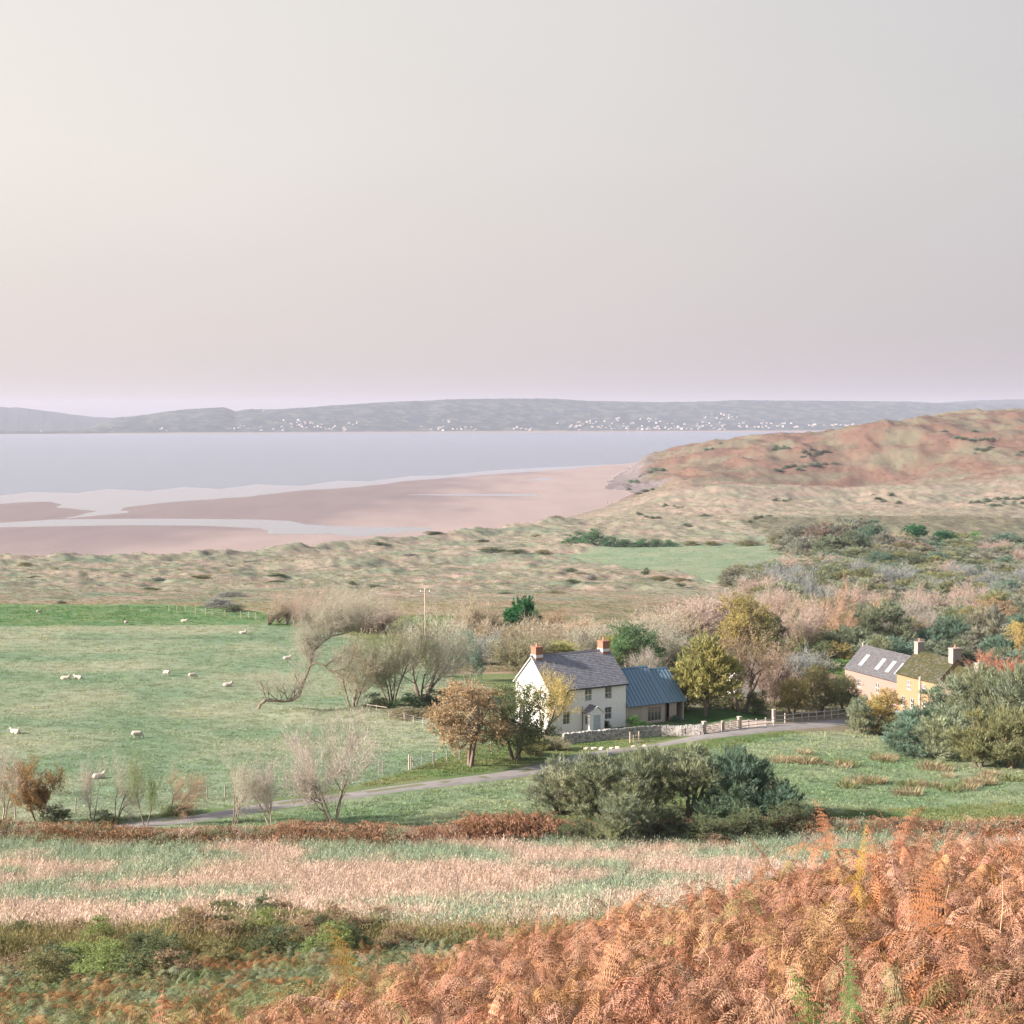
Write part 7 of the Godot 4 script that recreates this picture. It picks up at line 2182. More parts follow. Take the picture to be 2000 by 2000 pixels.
func make_walls_and_fences() -> void:
	var grey_wood := mat("grey_wood", lin(0.42, 0.38, 0.34), 0.9, false, 0.3, 3.0)
	var pale_wood := mat("pale_wood", lin(0.56, 0.48, 0.41), 0.9, false, 0.25, 3.0)
	var gate_wood := mat("gate_wood", lin(0.55, 0.50, 0.46), 0.85, false, 0.2, 3.0)
	# dry stone garden wall
	var first: Vector2 = STONE_WALL[0]
	var foot := spot(first.x, first.y)
	var wall := thing("stone_wall", "dry-stone garden wall in front of the white cottage", "wall", foot)
	var limestone := mat("limestone", Color.WHITE, 0.9, false, 0.25, 2.0)
	var stones := Mesher.new()
	var cope := []
	for k in 5:
		var m := Mesher.new()
		rough_stone(m, Vector3.ZERO, Vector3(rng.randf_range(0.16, 0.26), rng.randf_range(0.24, 0.36), 0.42), Basis.IDENTITY, Color.WHITE * rng.randf_range(0.36, 0.52))
		cope.append(m.mesh())
	for i in STONE_WALL.size() - 1:
		var a: Vector2 = STONE_WALL[i]
		var b: Vector2 = STONE_WALL[i + 1]
		var length := a.distance_to(b)
		var dir := (b - a) / length
		var turn := Basis(Vector3.UP, atan2(dir.y, dir.x))
		var t := 0.0
		while t < length:
			var p := a + dir * t
			var g := spot(p.x, p.y) - foot
			for j in 5:
				for face in [-1, 1]:
					var w := rng.randf_range(0.26, 0.44)
					var c := rng.randf_range(0.28, 0.52)
					rough_stone(stones, g + Vector3(0, 0.18 * j - 0.08, 0) + turn * Vector3(rng.randf_range(-0.08, 0.08), 0, face * (0.22 - 0.012 * j)), Vector3(w, rng.randf_range(0.17, 0.22), 0.30), turn, Color(c, c * 0.96, c * 0.95))
			t += 0.34
		t = 0.1
		while t < length:
			var p := a + dir * t
			var o := part(wall, "coping_stone", cope[rng.randi() % 5], limestone)
			o.position = spot(p.x, p.y) - foot + Vector3(0, 0.86, 0)
			o.basis = turn * Basis(Vector3.FORWARD, rng.randf_range(-0.25, 0.25))
			t += rng.randf_range(0.2, 0.3)
	part(wall, "face_stones", stones.mesh(), limestone).set_meta("kind", "stuff")
	# little wicket in the wall, before the porch
	var wk := thing("wicket_gate", "small pale wooden gate in the garden wall before the porch", "gate", spot(13.6, 163.3), deg_to_rad(22))
	for x in [-0.55, 0.55]:
		part(wk, "gate_post", post_mesh(1.25, 0.07), pale_wood).position = Vector3(x, 0, 0)
	for y in [0.25, 0.55, 0.85]: bar(wk, "rail", Vector3(-0.5, y, 0.3), Vector3(0.5, y, 0.3), 0.03, pale_wood)
	for x in [-0.3, 0.0, 0.3]: bar(wk, "slat", Vector3(x, 0.1, 0.34), Vector3(x, 1.0, 0.34), 0.03, pale_wood)
	# two field gates with crossed braces between stone posts
	var stone := mat("post_stone", lin(0.50, 0.43, 0.39), 0.9, false, 0.3, 1.5)
	for i in 3:
		var p: Vector2 = YARD_GATES[i]
		var o := thing("gate_post", ["pale stone gate post at the end of the garden wall", "grey wooden post between the two yard gates", "tall stone gate post at the right yard gate"][i], "gate post", spot(p.x, p.y), 0.5, "posts of the yard gates")
		part(o, "shaft", box_mesh(Vector3(0.4, 1.35, 0.4) if i != 1 else Vector3(0.25, 1.25, 0.25)), stone if i != 1 else grey_wood)
		if i != 1: part(o, "cap_stone", box_mesh(Vector3(0.48, 0.12, 0.48)), stone).position = Vector3(0, 1.35, 0)
	for i in 2:
		var a: Vector2 = YARD_GATES[i]
		var b: Vector2 = YARD_GATES[i + 1]
		var p := spot(a.x, a.y)
		var q := spot(b.x, b.y) - p
		var o := thing("field_gate", ["left wooden five-bar gate with crossed braces at the yard", "right wooden five-bar gate with crossed braces at the yard"][i], "gate", p, 0.0, "yard gates")
		var u := q.normalized()
		var s := u * 0.3
		var e := q - u * 0.3
		for y in [0.18, 0.38, 0.58, 0.80, 1.08]: bar(o, "rail", s + Vector3(0, y, 0), e + Vector3(0, y, 0), 0.042, gate_wood)
		for f in [0.0, 0.5, 1.0]: bar(o, "stile", s.lerp(e, f) + Vector3(0, 0.12, 0), s.lerp(e, f) + Vector3(0, 1.15, 0), 0.05, gate_wood)
		var mid := s.lerp(e, 0.5)
		for g in [[s, mid], [mid, e]]:
			bar(o, "brace", g[0] + Vector3(0, 0.18, 0.05), g[1] + Vector3(0, 1.05, 0.05), 0.034, gate_wood)
			bar(o, "brace", g[0] + Vector3(0, 1.05, -0.05), g[1] + Vector3(0, 0.18, -0.05), 0.034, gate_wood)
	rail_fence("low_rail_fence", "low grey rail fence between yard gate and tall post", LOW_RAIL, 0.9, gate_wood)
	var tp: Vector2 = RAIL_FENCE[0]
	var tall := thing("gate_post", "tall pale post at the corner of the two rail fences", "gate post", spot(tp.x, tp.y), 0.3, "posts of the yard gates")
	part(tall, "shaft", box_mesh(Vector3(0.34, 1.65, 0.34)), pale_wood)
	part(tall, "cap", box_mesh(Vector3(0.40, 0.06, 0.40)), pale_wood).position = Vector3(0, 1.65, 0)
	rail_fence("rail_fence", "grey post and rail fence below the hawthorn hedge", RAIL_FENCE, 1.05, gate_wood)
	wire_fence("wire_fence", "wire fence on thin posts along the lower edge of the pasture", FENCE_A, 1.15, grey_wood, 3.4)
	wire_fence("wire_fence", "wire fence between pasture gate and brown oak", FENCE_B, 1.15, grey_wood)
	wire_fence("broken_fence", "old fence at the open end of the pasture hedge", FENCE_C, 1.1, grey_wood)
	wire_fence("leaning_fence", "row of short leaning posts below the pasture hedge", FENCE_D, 0.9, pale_wood)
	wire_fence("wire_fence", "fence of pale posts on the far side of the pasture left of the windbreak", FENCE_BACK, 1.4, pale_wood)
	var ga: Vector2 = GATE[0]
	var gb: Vector2 = GATE[1]
	var base := spot(ga.x, ga.y)
	var across := spot(gb.x, gb.y) - base
	var gate := thing("pasture_gate", "galvanised pasture gate between two pale posts by the lane", "gate", base)
	var zinc := mat("zinc", lin(0.42, 0.46, 0.46), 0.45)
	part(gate, "gate_post", post_mesh(1.5, 0.09), pale_wood)
	part(gate, "gate_post", post_mesh(1.3, 0.09), pale_wood).position = across
	part(gate, "hanging_post", post_mesh(1.25, 0.08), grey_wood).position = across.normalized() * 0.35
	for y in [0.2, 0.38, 0.56, 0.76, 1.0, 1.2]: bar(gate, "rail", across * 0.14 + Vector3(0, y, 0), across * 0.97 + Vector3(0, y, 0), 0.022, zinc)
	for f in [0.14, 0.5, 0.97]: bar(gate, "stile", across * f + Vector3(0, 0.15, 0), across * f + Vector3(0, 1.22, 0), 0.024, zinc)
	bar(gate, "strut", across.normalized() * 0.35 + Vector3(0, 1.0, 0), across.normalized() * 1.25 + Vector3(0, 0.02, 0.25), 0.05, grey_wood)
	# utility poles
	var pole_at := spot(-15.4, 262.0)
	var pole := thing("utility_pole", "tall thin utility pole beyond the pasture trees", "pole", pole_at)
	bar(pole, "shaft", Vector3.ZERO, Vector3(0, 9.0, 0), 0.11, pale_wood, 8)
	bar(pole, "cross_arm", Vector3(-0.9, 8.5, 0), Vector3(0.9, 8.5, 0), 0.07, grey_wood)
	for x in [-0.8, 0.0, 0.8]: bar(pole, "insulator", Vector3(x, 8.55 if x else 9.0, 0), Vector3(x, 8.85 if x else 9.25, 0), 0.07, mat("porcelain", lin(0.75, 0.75, 0.75), 0.3), 6)
	var pole2 := thing("utility_pole", "wooden utility pole in front of the yellow house", "pole", spot(52.6, 190.0))
	bar(pole2, "shaft", Vector3.ZERO, Vector3(0, 7.0, 0), 0.16, pale_wood, 8)
	bar(pole2, "collar", Vector3(0, 6.5, 0), Vector3(0, 6.7, 0), 0.19, grey_wood, 8)
	var fallen := thing("fallen_rail", "fallen pale rail lying against the pasture hedge", "rail", spot(-17.6, 180.4))
	bar(fallen, "rail", Vector3(-0.2, 0.75, 0), Vector3(2.3, 0.45, 0.4), 0.06, pale_wood)
	bar(fallen, "stake", Vector3(1.0, 0.0, 0.15), Vector3(1.0, 0.75, 0.15), 0.05, pale_wood)

func rail_fence(called: String, label: String, line: Array, h: float, wood: Material) -> void:
	var at: Vector2 = line[0]
	var foot := spot(at.x, at.y)
	var o := thing(called, label, "fence", foot)
	for i in line.size():
		var p: Vector2 = line[i]
		var q := spot(p.x, p.y) - foot
		if i > 0:
			var b := part(o, "post", box_mesh(Vector3(0.12, h + 0.15, 0.12)), wood)
			b.position = q
			var last: Vector2 = line[i - 1]
			var l := spot(last.x, last.y) - foot
			for y in [h * 0.42, h * 0.92]: bar(o, "rail", l + Vector3(0, y, 0.07), q + Vector3(0, y, 0.07), 0.05, wood)

func rough_stone(m: Mesher, at: Vector3, size: Vector3, turn: Basis, k: Color) -> void:
	var p := []
	for i in 8:
		var s := Vector3(-0.5 if i & 1 == 0 else 0.5, 0.0 if i & 2 == 0 else 1.0, -0.5 if i & 4 == 0 else 0.5)
		var jit := Vector3(rng.randf_range(-0.12, 0.12), rng.randf_range(-0.12, 0.12), rng.randf_range(-0.1, 0.1))
		p.append(at + turn * ((s + jit) * size))
	for f in [[0, 1, 3, 2], [5, 4, 6, 7], [4, 0, 2, 6], [1, 5, 7, 3], [2, 3, 7, 6], [4, 5, 1, 0]]:
		m.quad(p[f[0]], p[f[1]], p[f[2]], p[f[3]], k)

# ---- trees and bushes
func any_dir() -> Vector3:
	return Vector3(rng.randfn(), rng.randfn(), rng.randfn()).normalized()

func shade(lo: float, hi: float) -> Color:
	var g := rng.randf_range(lo, hi)
	return Color(g, g * rng.randf_range(0.94, 1.0), g * rng.randf_range(0.88, 1.0))

# A limb that forks; thick pieces go to wood, twigs (and leaves, when wanted) to crown.
func grow(wood: Mesher, crown: Mesher, p: Vector3, dir: Vector3, length: float, r: float, level: int, o: Dictionary) -> void:
	var n := 3 if level < 3 else 2
	var thin: bool = level >= o.thin
	var at := p
	for i in n:
		var up: Vector3 = o.pull * (0.5 + 0.25 * level)
		dir = (dir + any_dir() * o.wiggle + up).normalized()
		var q := at + dir * length / n
		var r1 := r * (1.0 - 0.55 * (i + 1) / n)
		var r0 := r * (1.0 - 0.55 * i / n)
		if not thin:
			wood.tube(at, q, r0, r1, 6 if level == 0 else 4, shade(0.7, 1.0))
		else:
			var side := dir.cross(any_dir()).normalized() * maxf(r0, o.twig)
			crown.tri(at - side, q, at + side, shade(0.55, 1.0))
		if level < o.levels and (level > 0 or i > 0 or o.low):
			for k in (o.forks[level] as int):
				var off := any_dir()
				off = (off - dir * off.dot(dir)).normalized()
				var a: float = rng.randf_range(o.angle * 0.6, o.angle * 1.25)
				grow(wood, crown, at.lerp(q, rng.randf_range(0.2, 1.0)), (dir * cos(a) + off * sin(a)).normalized(), length * rng.randf_range(0.52, 0.78), maxf(r1 * 0.62, 0.004), level + 1, o)
		if thin and level >= o.levels - 1 and rng.randf() < o.leaves:
			for extra in (o.get("bunch", 1) as int): leaf(crown, q + any_dir() * o.leaf * 1.2, dir, o.leaf, shade(0.5, 1.0))
		at = q

func leaf(m: Mesher, p: Vector3, out: Vector3, size: float, k: Color) -> void:
	var a := (any_dir() + out * 0.5).normalized() * size * rng.randf_range(0.6, 1.3)
	var b := a.cross(any_dir()).normalized() * size * rng.randf_range(0.35, 0.6)
	m.tri(p - b * 0.6, p + a, p + b * 0.6, k)
	m.tri(p - b * 0.6, p + b * 0.6, p - a * 0.5, k)

func bare_shape(stems: int, o: Dictionary) -> Array:
	var wood := Mesher.new()
	var crown := Mesher.new()
	for i in stems:
		var a := TAU * (i + rng.randf()) / stems
		var lean: float = o.spread * rng.randf_range(0.5, 1.2) if stems > 1 else 0.1
		var dir := Vector3(cos(a) * lean, 1.0, sin(a) * lean).normalized()
		grow(wood, crown, Vector3(cos(a), 0, sin(a)) * (0.12 if stems > 1 else 0.0) + Vector3(0, -0.1, 0), (dir + o.lean).normalized(), o.trunk * rng.randf_range(0.85, 1.15), o.girth, 0, o)
	return fitted(wood, crown)

func fitted(wood: Mesher, crown: Mesher) -> Array:
	var hi := 0.01
	var wide := 0.01
	var all := []
	var up := []
	for p in crown.v:
		up.append(p.y)
		all.append(maxf(absf(p.x), absf(p.z)))
	all.sort()
	up.sort()
	hi = maxf(0.05, up[int(up.size() * 0.97)])
	wide = maxf(0.05, all[int(all.size() * 0.96)])
	wood.fit_to(hi, wide)
	crown.fit_to(hi, wide)
	return [wood.mesh(), crown.mesh()]

# A crown of many lobes covered with leaves (or upright shoots for willows).
func leafy_shape(lobes: int, per_lobe: int, lobe_r: float, low: float, leaf_size: float, shoot: float, stems: int, gaps := 0.0) -> Array:
	var wood := Mesher.new()
	var crown := Mesher.new()
	var centres := []
	for i in lobes:
		var tries := 0
		while true:
			var q := any_dir() * pow(rng.randf(), 0.33)
			q.y = absf(q.y) * 1.25 - 0.25
			var r := 0.5 - lobe_r * 0.75
			var c := Vector3(q.x * r, low + lobe_r * 0.5 + (1.0 - low - lobe_r * 1.45) * (q.y + 0.25) / 1.25, q.z * r)
			var fine_place := true
			for o in centres: fine_place = fine_place and c.distance_to(o) > lobe_r * 0.62
			tries += 1
			if fine_place or tries > 14:
				centres.append(c)
				break
	var forks := []
	for i in (stems if stems > 1 else 0):
		var a := TAU * (i + rng.randf() * 0.7) / stems
		var foot := Vector3(cos(a), 0, sin(a)) * 0.025
		var knee := Vector3(cos(a), 0, sin(a)) * rng.randf_range(0.05, 0.10) + Vector3(0, low * 0.6 + 0.10, 0)
		var fork := Vector3(cos(a + 0.4), 0, sin(a + 0.4)) * rng.randf_range(0.12, 0.2) + Vector3(0, low + rng.randf_range(0.22, 0.34), 0)
		wood.tube(foot - Vector3(0, 0.03, 0), knee, 0.026, 0.019, 6, shade(0.7, 0.95))
		wood.tube(knee, fork, 0.019, 0.011, 6, shade(0.7, 0.95))
		forks.append(fork)
	for c in centres:
		var from := Vector3(0, low * 0.9, 0)
		for q in forks:
			if from.y < low or c.distance_to(q) < c.distance_to(from): from = q
		var mid: Vector3 = from.lerp(c, 0.5) + any_dir() * 0.03
		wood.tube(from, mid, 0.010, 0.007, 4, shade(0.6, 1.0))
		wood.tube(mid, c, 0.007, 0.003, 4, shade(0.6, 1.0))
		var rr: float = lobe_r * rng.randf_range(0.75, 1.2)
		var tone := rng.randf_range(0.7, 1.0)
		var warm := rng.randf_range(0.0, 0.12)
		var sprays := 24
		for k in sprays:
			var dir := any_dir()
			if dir.y < -0.25 and rng.randf() < 0.75: dir.y = -dir.y
			var far: float = rr * rng.randf_range(0.75, 1.3)
			crown.tri(c, c + dir * far, c + any_dir() * 0.006, Color(0.5, 0.43, 0.37))
			var own := tone * rng.randf_range(0.85, 1.1)
			for n in int(per_lobe / sprays):
				if rng.randf() < gaps: continue
				var p: Vector3 = c + dir * far * (0.3 + 0.75 * sqrt(rng.randf())) + any_dir() * lobe_r * 0.22 * rng.randf()
				var g := own * rng.randf_range(0.7, 1.0)
				var col := Color(minf(1.0, g * (1.0 + warm)), minf(1.0, g), g * (1.0 - warm * 1.5))
				if shoot > 0.0:
					var a := (dir * 0.75 + Vector3(0, 0.65, 0) + any_dir() * 0.35).normalized() * shoot * rng.randf_range(0.6, 1.4)
					var b := a.cross(any_dir()).normalized() * leaf_size * rng.randf_range(0.5, 1.0)
					crown.tri(p - b, p + a, p + b, col)
					crown.tri(p + a * 0.3 + b * 1.5, p + a * 0.75, p + a * 0.3 - b * 1.5, col)
				else:
					leaf(crown, p, dir, leaf_size, col)
	if stems == 1:
		var bend := Vector3(rng.randf_range(-0.02, 0.02), low * 0.5, rng.randf_range(-0.02, 0.02))
		wood.tube(Vector3(0, -0.03, 0), bend, 0.032, 0.026, 7, shade(0.7, 0.9))
		wood.tube(bend, Vector3(0, low * 0.95, 0), 0.026, 0.018, 7, shade(0.7, 0.9))
	return [wood.mesh(), crown.mesh()]

func make_shapes() -> void:
	var bare := {"thin": 2, "levels": 5, "low": false, "wiggle": 0.22, "pull": Vector3(0, 0.10, 0), "forks": [3, 2, 2, 2, 1], "angle": 0.62, "twig": 0.008, "leaves": 0.0, "leaf": 0.1, "spread": 0.5, "lean": Vector3.ZERO, "trunk": 2.2, "girth": 0.07}
	var with := func(more: Dictionary) -> Dictionary:
		var d := bare.duplicate()
		d.merge(more, true)
		return d
	shapes["bare"] = []
	for i in 3: shapes["bare"].append(bare_shape(3, with.call({"forks": [2, 2, 2, 2, 1], "spread": 0.55, "twig": 0.009})))
	shapes["bare_up"] = [bare_shape(3, with.call({"spread": 0.25, "forks": [1, 2, 2, 2, 1], "pull": Vector3(0, 0.16, 0)}))]
	shapes["bare_wide"] = [bare_shape(6, with.call({"spread": 0.62, "forks": [2, 2, 2, 2, 1], "pull": Vector3(0, 0.07, 0), "twig": 0.008})), bare_shape(5, with.call({"spread": 0.55, "forks": [2, 2, 2, 2, 1]}))]
	shapes["lean"] = []
	for i in 2: shapes["lean"].append(bare_shape(3, with.call({"forks": [2, 2, 2, 2, 1], "lean": Vector3(0.5, 0, 0), "pull": Vector3(0.10, 0.04, 0), "twig": 0.009, "spread": 0.45})))
	shapes["windbreak"] = []
	for i in 3: shapes["windbreak"].append(bare_shape(4, with.call({"forks": [2, 2, 2, 1, 1], "lean": Vector3(0.25, 0, 0), "pull": Vector3(0.13, 0.12, 0), "spread": 0.35, "angle": 0.5, "low": true, "girth": 0.10, "thin": 3, "twig": 0.007})))
	shapes["twiggy"] = []
	for i in 4: shapes["twiggy"].append(bare_shape(9, with.call({"forks": [2, 2, 2, 2, 0], "levels": 4, "spread": 0.85, "trunk": 1.3, "girth": 0.05, "thin": 1, "low": true, "twig": 0.010, "pull": Vector3(0, 0.12, 0), "leaves": 0.2, "leaf": 0.06})))
	shapes["autumn"] = [bare_shape(3, with.call({"forks": [2, 2, 2, 2, 1], "leaves": 0.8, "leaf": 0.08, "bunch": 3, "spread": 0.5})), bare_shape(2, with.call({"forks": [2, 2, 2, 2, 1], "leaves": 0.8, "leaf": 0.08, "bunch": 3, "spread": 0.4}))]
	shapes["slender"] = [bare_shape(2, with.call({"forks": [2, 2, 2, 1, 1], "leaves": 0.5, "leaf": 0.07, "bunch": 2, "spread": 0.18, "pull": Vector3(0, 0.18, 0)}))]
	shapes["sparse"] = []
	for i in 2: shapes["sparse"].append(bare_shape(2, with.call({"forks": [2, 2, 2, 2, 1], "leaves": 0.5, "leaf": 0.06, "bunch": 2, "spread": 0.5, "girth": 0.12})))
	shapes["oak"] = []
	for i in 2: shapes["oak"].append(leafy_shape(34, 560, 0.14, 0.14, 0.016, 0.0, 2, 0.05))
	shapes["willow"] = []
	for i in 4: shapes["willow"].append(leafy_shape(28, 800, 0.17, 0.05, 0.0042, 0.052, 4))
	shapes["willow_open"] = [leafy_shape(18, 620, 0.17, 0.32, 0.0042, 0.05, 5)]
	shapes["leafy"] = []
	for i in 4: shapes["leafy"].append(leafy_shape(30, 720, 0.16, 0.08, 0.016, 0.0, 3, 0.05))
	shapes["round"] = [leafy_shape(40, 760, 0.15, 0.20, 0.007, 0.04, 1)]
	shapes["bush"] = []
	for i in 4: shapes["bush"].append(leafy_shape(24, 640, 0.17, 0.0, 0.02, 0.0, 4, 0.05))
	shapes["ever"] = []
	for i in 2: shapes["ever"].append(leafy_shape(30, 720, 0.16, 0.06, 0.009, 0.04, 2))

func make_trees() -> void:
	rng.seed = 41
	make_shapes()
	var bark := mat("bark", lin(0.20, 0.17, 0.145), 0.95)
	var pale_bark := mat("pale_bark", lin(0.40, 0.36, 0.32), 0.95)
	for t in TREES:
		var x: float = t[5]
		var d: float = t[6]
		var set: Array = shapes[t[3]]
		var s: Array = set[rng.randi() % set.size()]
		var bushy: bool = t[3] in ["bush", "willow", "willow_open", "twiggy", "ever"]
		var o := thing(t[0], TREE_LABELS[t[1]], "bush" if t[3] == "bush" or (t[0] as String).ends_with("bush") or (t[0] as String).ends_with("shrub") else "tree", spot(x, d, -0.05), t[9], TREE_GROUPS[t[2]])
		o.scale = Vector3(t[7], t[8], t[7])
		part(o, "stems" if bushy else "trunk", s[0], pale_bark if t[4] == "pale" else bark)
		part(o, "crown", s[1], tint(t[4]))
	make_fallen_tree(bark)

# The old tree whose trunk lies along the ground and rises again, bent to the right.
func make_fallen_tree(bark: Material) -> void:
	var wood := Mesher.new()
	var crown := Mesher.new()
	var k := 181.0 / 2904.0
	var main := [Vector3(-76, 0, 0), Vector3(-72, 9, 2), Vector3(-62, 17, 3), Vector3(-45, 16, 2), Vector3(-25, 14, 0), Vector3(-8, 18, 0), Vector3(3, 26, 0), Vector3(12, 52, -2), Vector3(22, 74, -4), Vector3(28, 92, -6), Vector3(33, 112, -8), Vector3(50, 130, -10), Vector3(68, 142, -12), Vector3(88, 146, -12), Vector3(108, 152, -14), Vector3(128, 160, -14), Vector3(150, 158, -12)]
	var second := [Vector3(25, 84, -4), Vector3(40, 92, 4), Vector3(54, 88, 10), Vector3(64, 80, 14), Vector3(78, 70, 16)]
	var o := {"thin": 2, "levels": 4, "low": true, "wiggle": 0.25, "pull": Vector3(0.09, 0.03, 0), "forks": [2, 2, 2, 1, 1], "angle": 0.75, "twig": 0.0065, "leaves": 0.0, "leaf": 0.1}
	for path in [main, second]:
		for i in path.size() - 1:
			var p: Vector3 = path[i] * k
			var q: Vector3 = path[i + 1] * k
			var f: float = float(i) / path.size()
			var r: float = (0.31 if i > 4 and i < 8 else 0.20) * (1.0 - 0.75 * f) if path == main else 0.15 * (1.0 - 0.6 * f)
			var r2: float = (0.31 if i + 1 > 4 and i + 1 < 8 else 0.20) * (1.0 - 0.75 * (f + 1.0 / path.size())) if path == main else 0.15 * (1.0 - 0.6 * (f + 0.2))
			wood.tube(p, q, r, r2, 8, shade(0.7, 1.0))
			var shoots := 2 if i > 1 else 0
			if path == main and i > 7: shoots = 6
			for n in shoots:
				var dir := Vector3(rng.randf_range(-0.9, 0.5), 1.0, rng.randf_range(-0.6, 0.6)).normalized()
				if path == second: dir = Vector3(1.0, rng.randf_range(-0.3, 0.8), rng.randf_range(-0.6, 0.6)).normalized()
				grow(wood, crown, p.lerp(q, rng.randf()), dir, rng.randf_range(2.0, 3.6) * (1.0 if i > 6 else 0.85), 0.05 if i > 6 else 0.07, 0, o)
	var t := thing("leaning_tree", "old tree with trunk lying on the ground, rising and bent right", "tree", spot(-26.4, 180.9, 0.0), 0.0, "wind-shaped trees in the pasture")
	part(t, "trunk", wood.mesh(), bark)
	part(t, "crown", crown.mesh(), tint("ashy"))

# ---- sheep and people: one smooth skin round a skeleton
func skin(bones: Array, cell: float, blend: float) -> ArrayMesh:   # bones: from, to, radius, radius
	var lo := Vector3.ONE * 1e6
	var hi := -lo
	for b in bones:
		for e in 2:
			lo = lo.min(b[e] - Vector3.ONE * (b[2 + e] + cell * 2)); hi = hi.max(b[e] + Vector3.ONE * (b[2 + e] + cell * 2))
	var n := Vector3i(((hi - lo) / cell).ceil()) + Vector3i.ONE
	var field := PackedFloat32Array()
	field.resize(n.x * n.y * n.z)
	for z in n.z:
		for y in n.y:
			for x in n.x:
				var p := lo + Vector3(x, y, z) * cell
				var sum := 0.0
				for b in bones:
					var ab: Vector3 = b[1] - b[0]
					var t := clampf((p - b[0]).dot(ab) / maxf(ab.length_squared(), 1e-9), 0, 1)
					sum += exp(-(p.distance_to(b[0] + ab * t) - lerpf(b[2], b[3], t)) / blend)
				field[(z * n.y + y) * n.x + x] = -blend * log(maxf(sum, 1e-30))
	var at := {}
	var verts := PackedVector3Array()
	var index := PackedInt32Array()
	var corner := [0, 1, n.x, n.x + 1, n.x * n.y, n.x * n.y + 1, n.x * n.y + n.x, n.x * n.y + n.x + 1]
	for z in n.z - 1:
		for y in n.y - 1:
			for x in n.x - 1:
				var k := (z * n.y + y) * n.x + x
				var sum := Vector3.ZERO
				var count := 0
				for e in [[0, 1], [2, 3], [4, 5], [6, 7], [0, 2], [1, 3], [4, 6], [5, 7], [0, 4], [1, 5], [2, 6], [3, 7]]:
					var f0 := field[k + corner[e[0]]]
					var f1 := field[k + corner[e[1]]]
					if (f0 < 0.0) != (f1 < 0.0):
						var p0 := Vector3(e[0] & 1, (e[0] >> 1) & 1, e[0] >> 2)
						var p1 := Vector3(e[1] & 1, (e[1] >> 1) & 1, e[1] >> 2)
						sum += p0.lerp(p1, f0 / (f0 - f1))
						count += 1
				if count:
					at[k] = verts.size()
					verts.append(lo + (Vector3(x, y, z) + sum / count) * cell)
	for z in range(1, n.z - 1):
		for y in range(1, n.y - 1):
			for x in range(1, n.x - 1):
				var k := (z * n.y + y) * n.x + x
				for ax in [[1, n.x, n.x * n.y], [n.x, n.x * n.y, 1], [n.x * n.y, 1, n.x]]:
					if (field[k] < 0.0) != (field[k + ax[0]] < 0.0):
						var q := [at[k - ax[1] - ax[2]], at[k - ax[2]], at[k], at[k - ax[1]]]
						if field[k] < 0.0: q.reverse()
						for i in [0, 1, 2, 0, 2, 3]: index.append(q[i])
	var st := SurfaceTool.new()
	st.begin(Mesh.PRIMITIVE_TRIANGLES)
	for p in verts:
		st.set_color(Color.WHITE)
		st.add_vertex(p)
	for i in index: st.add_index(i)
	st.generate_normals()
	return st.commit()

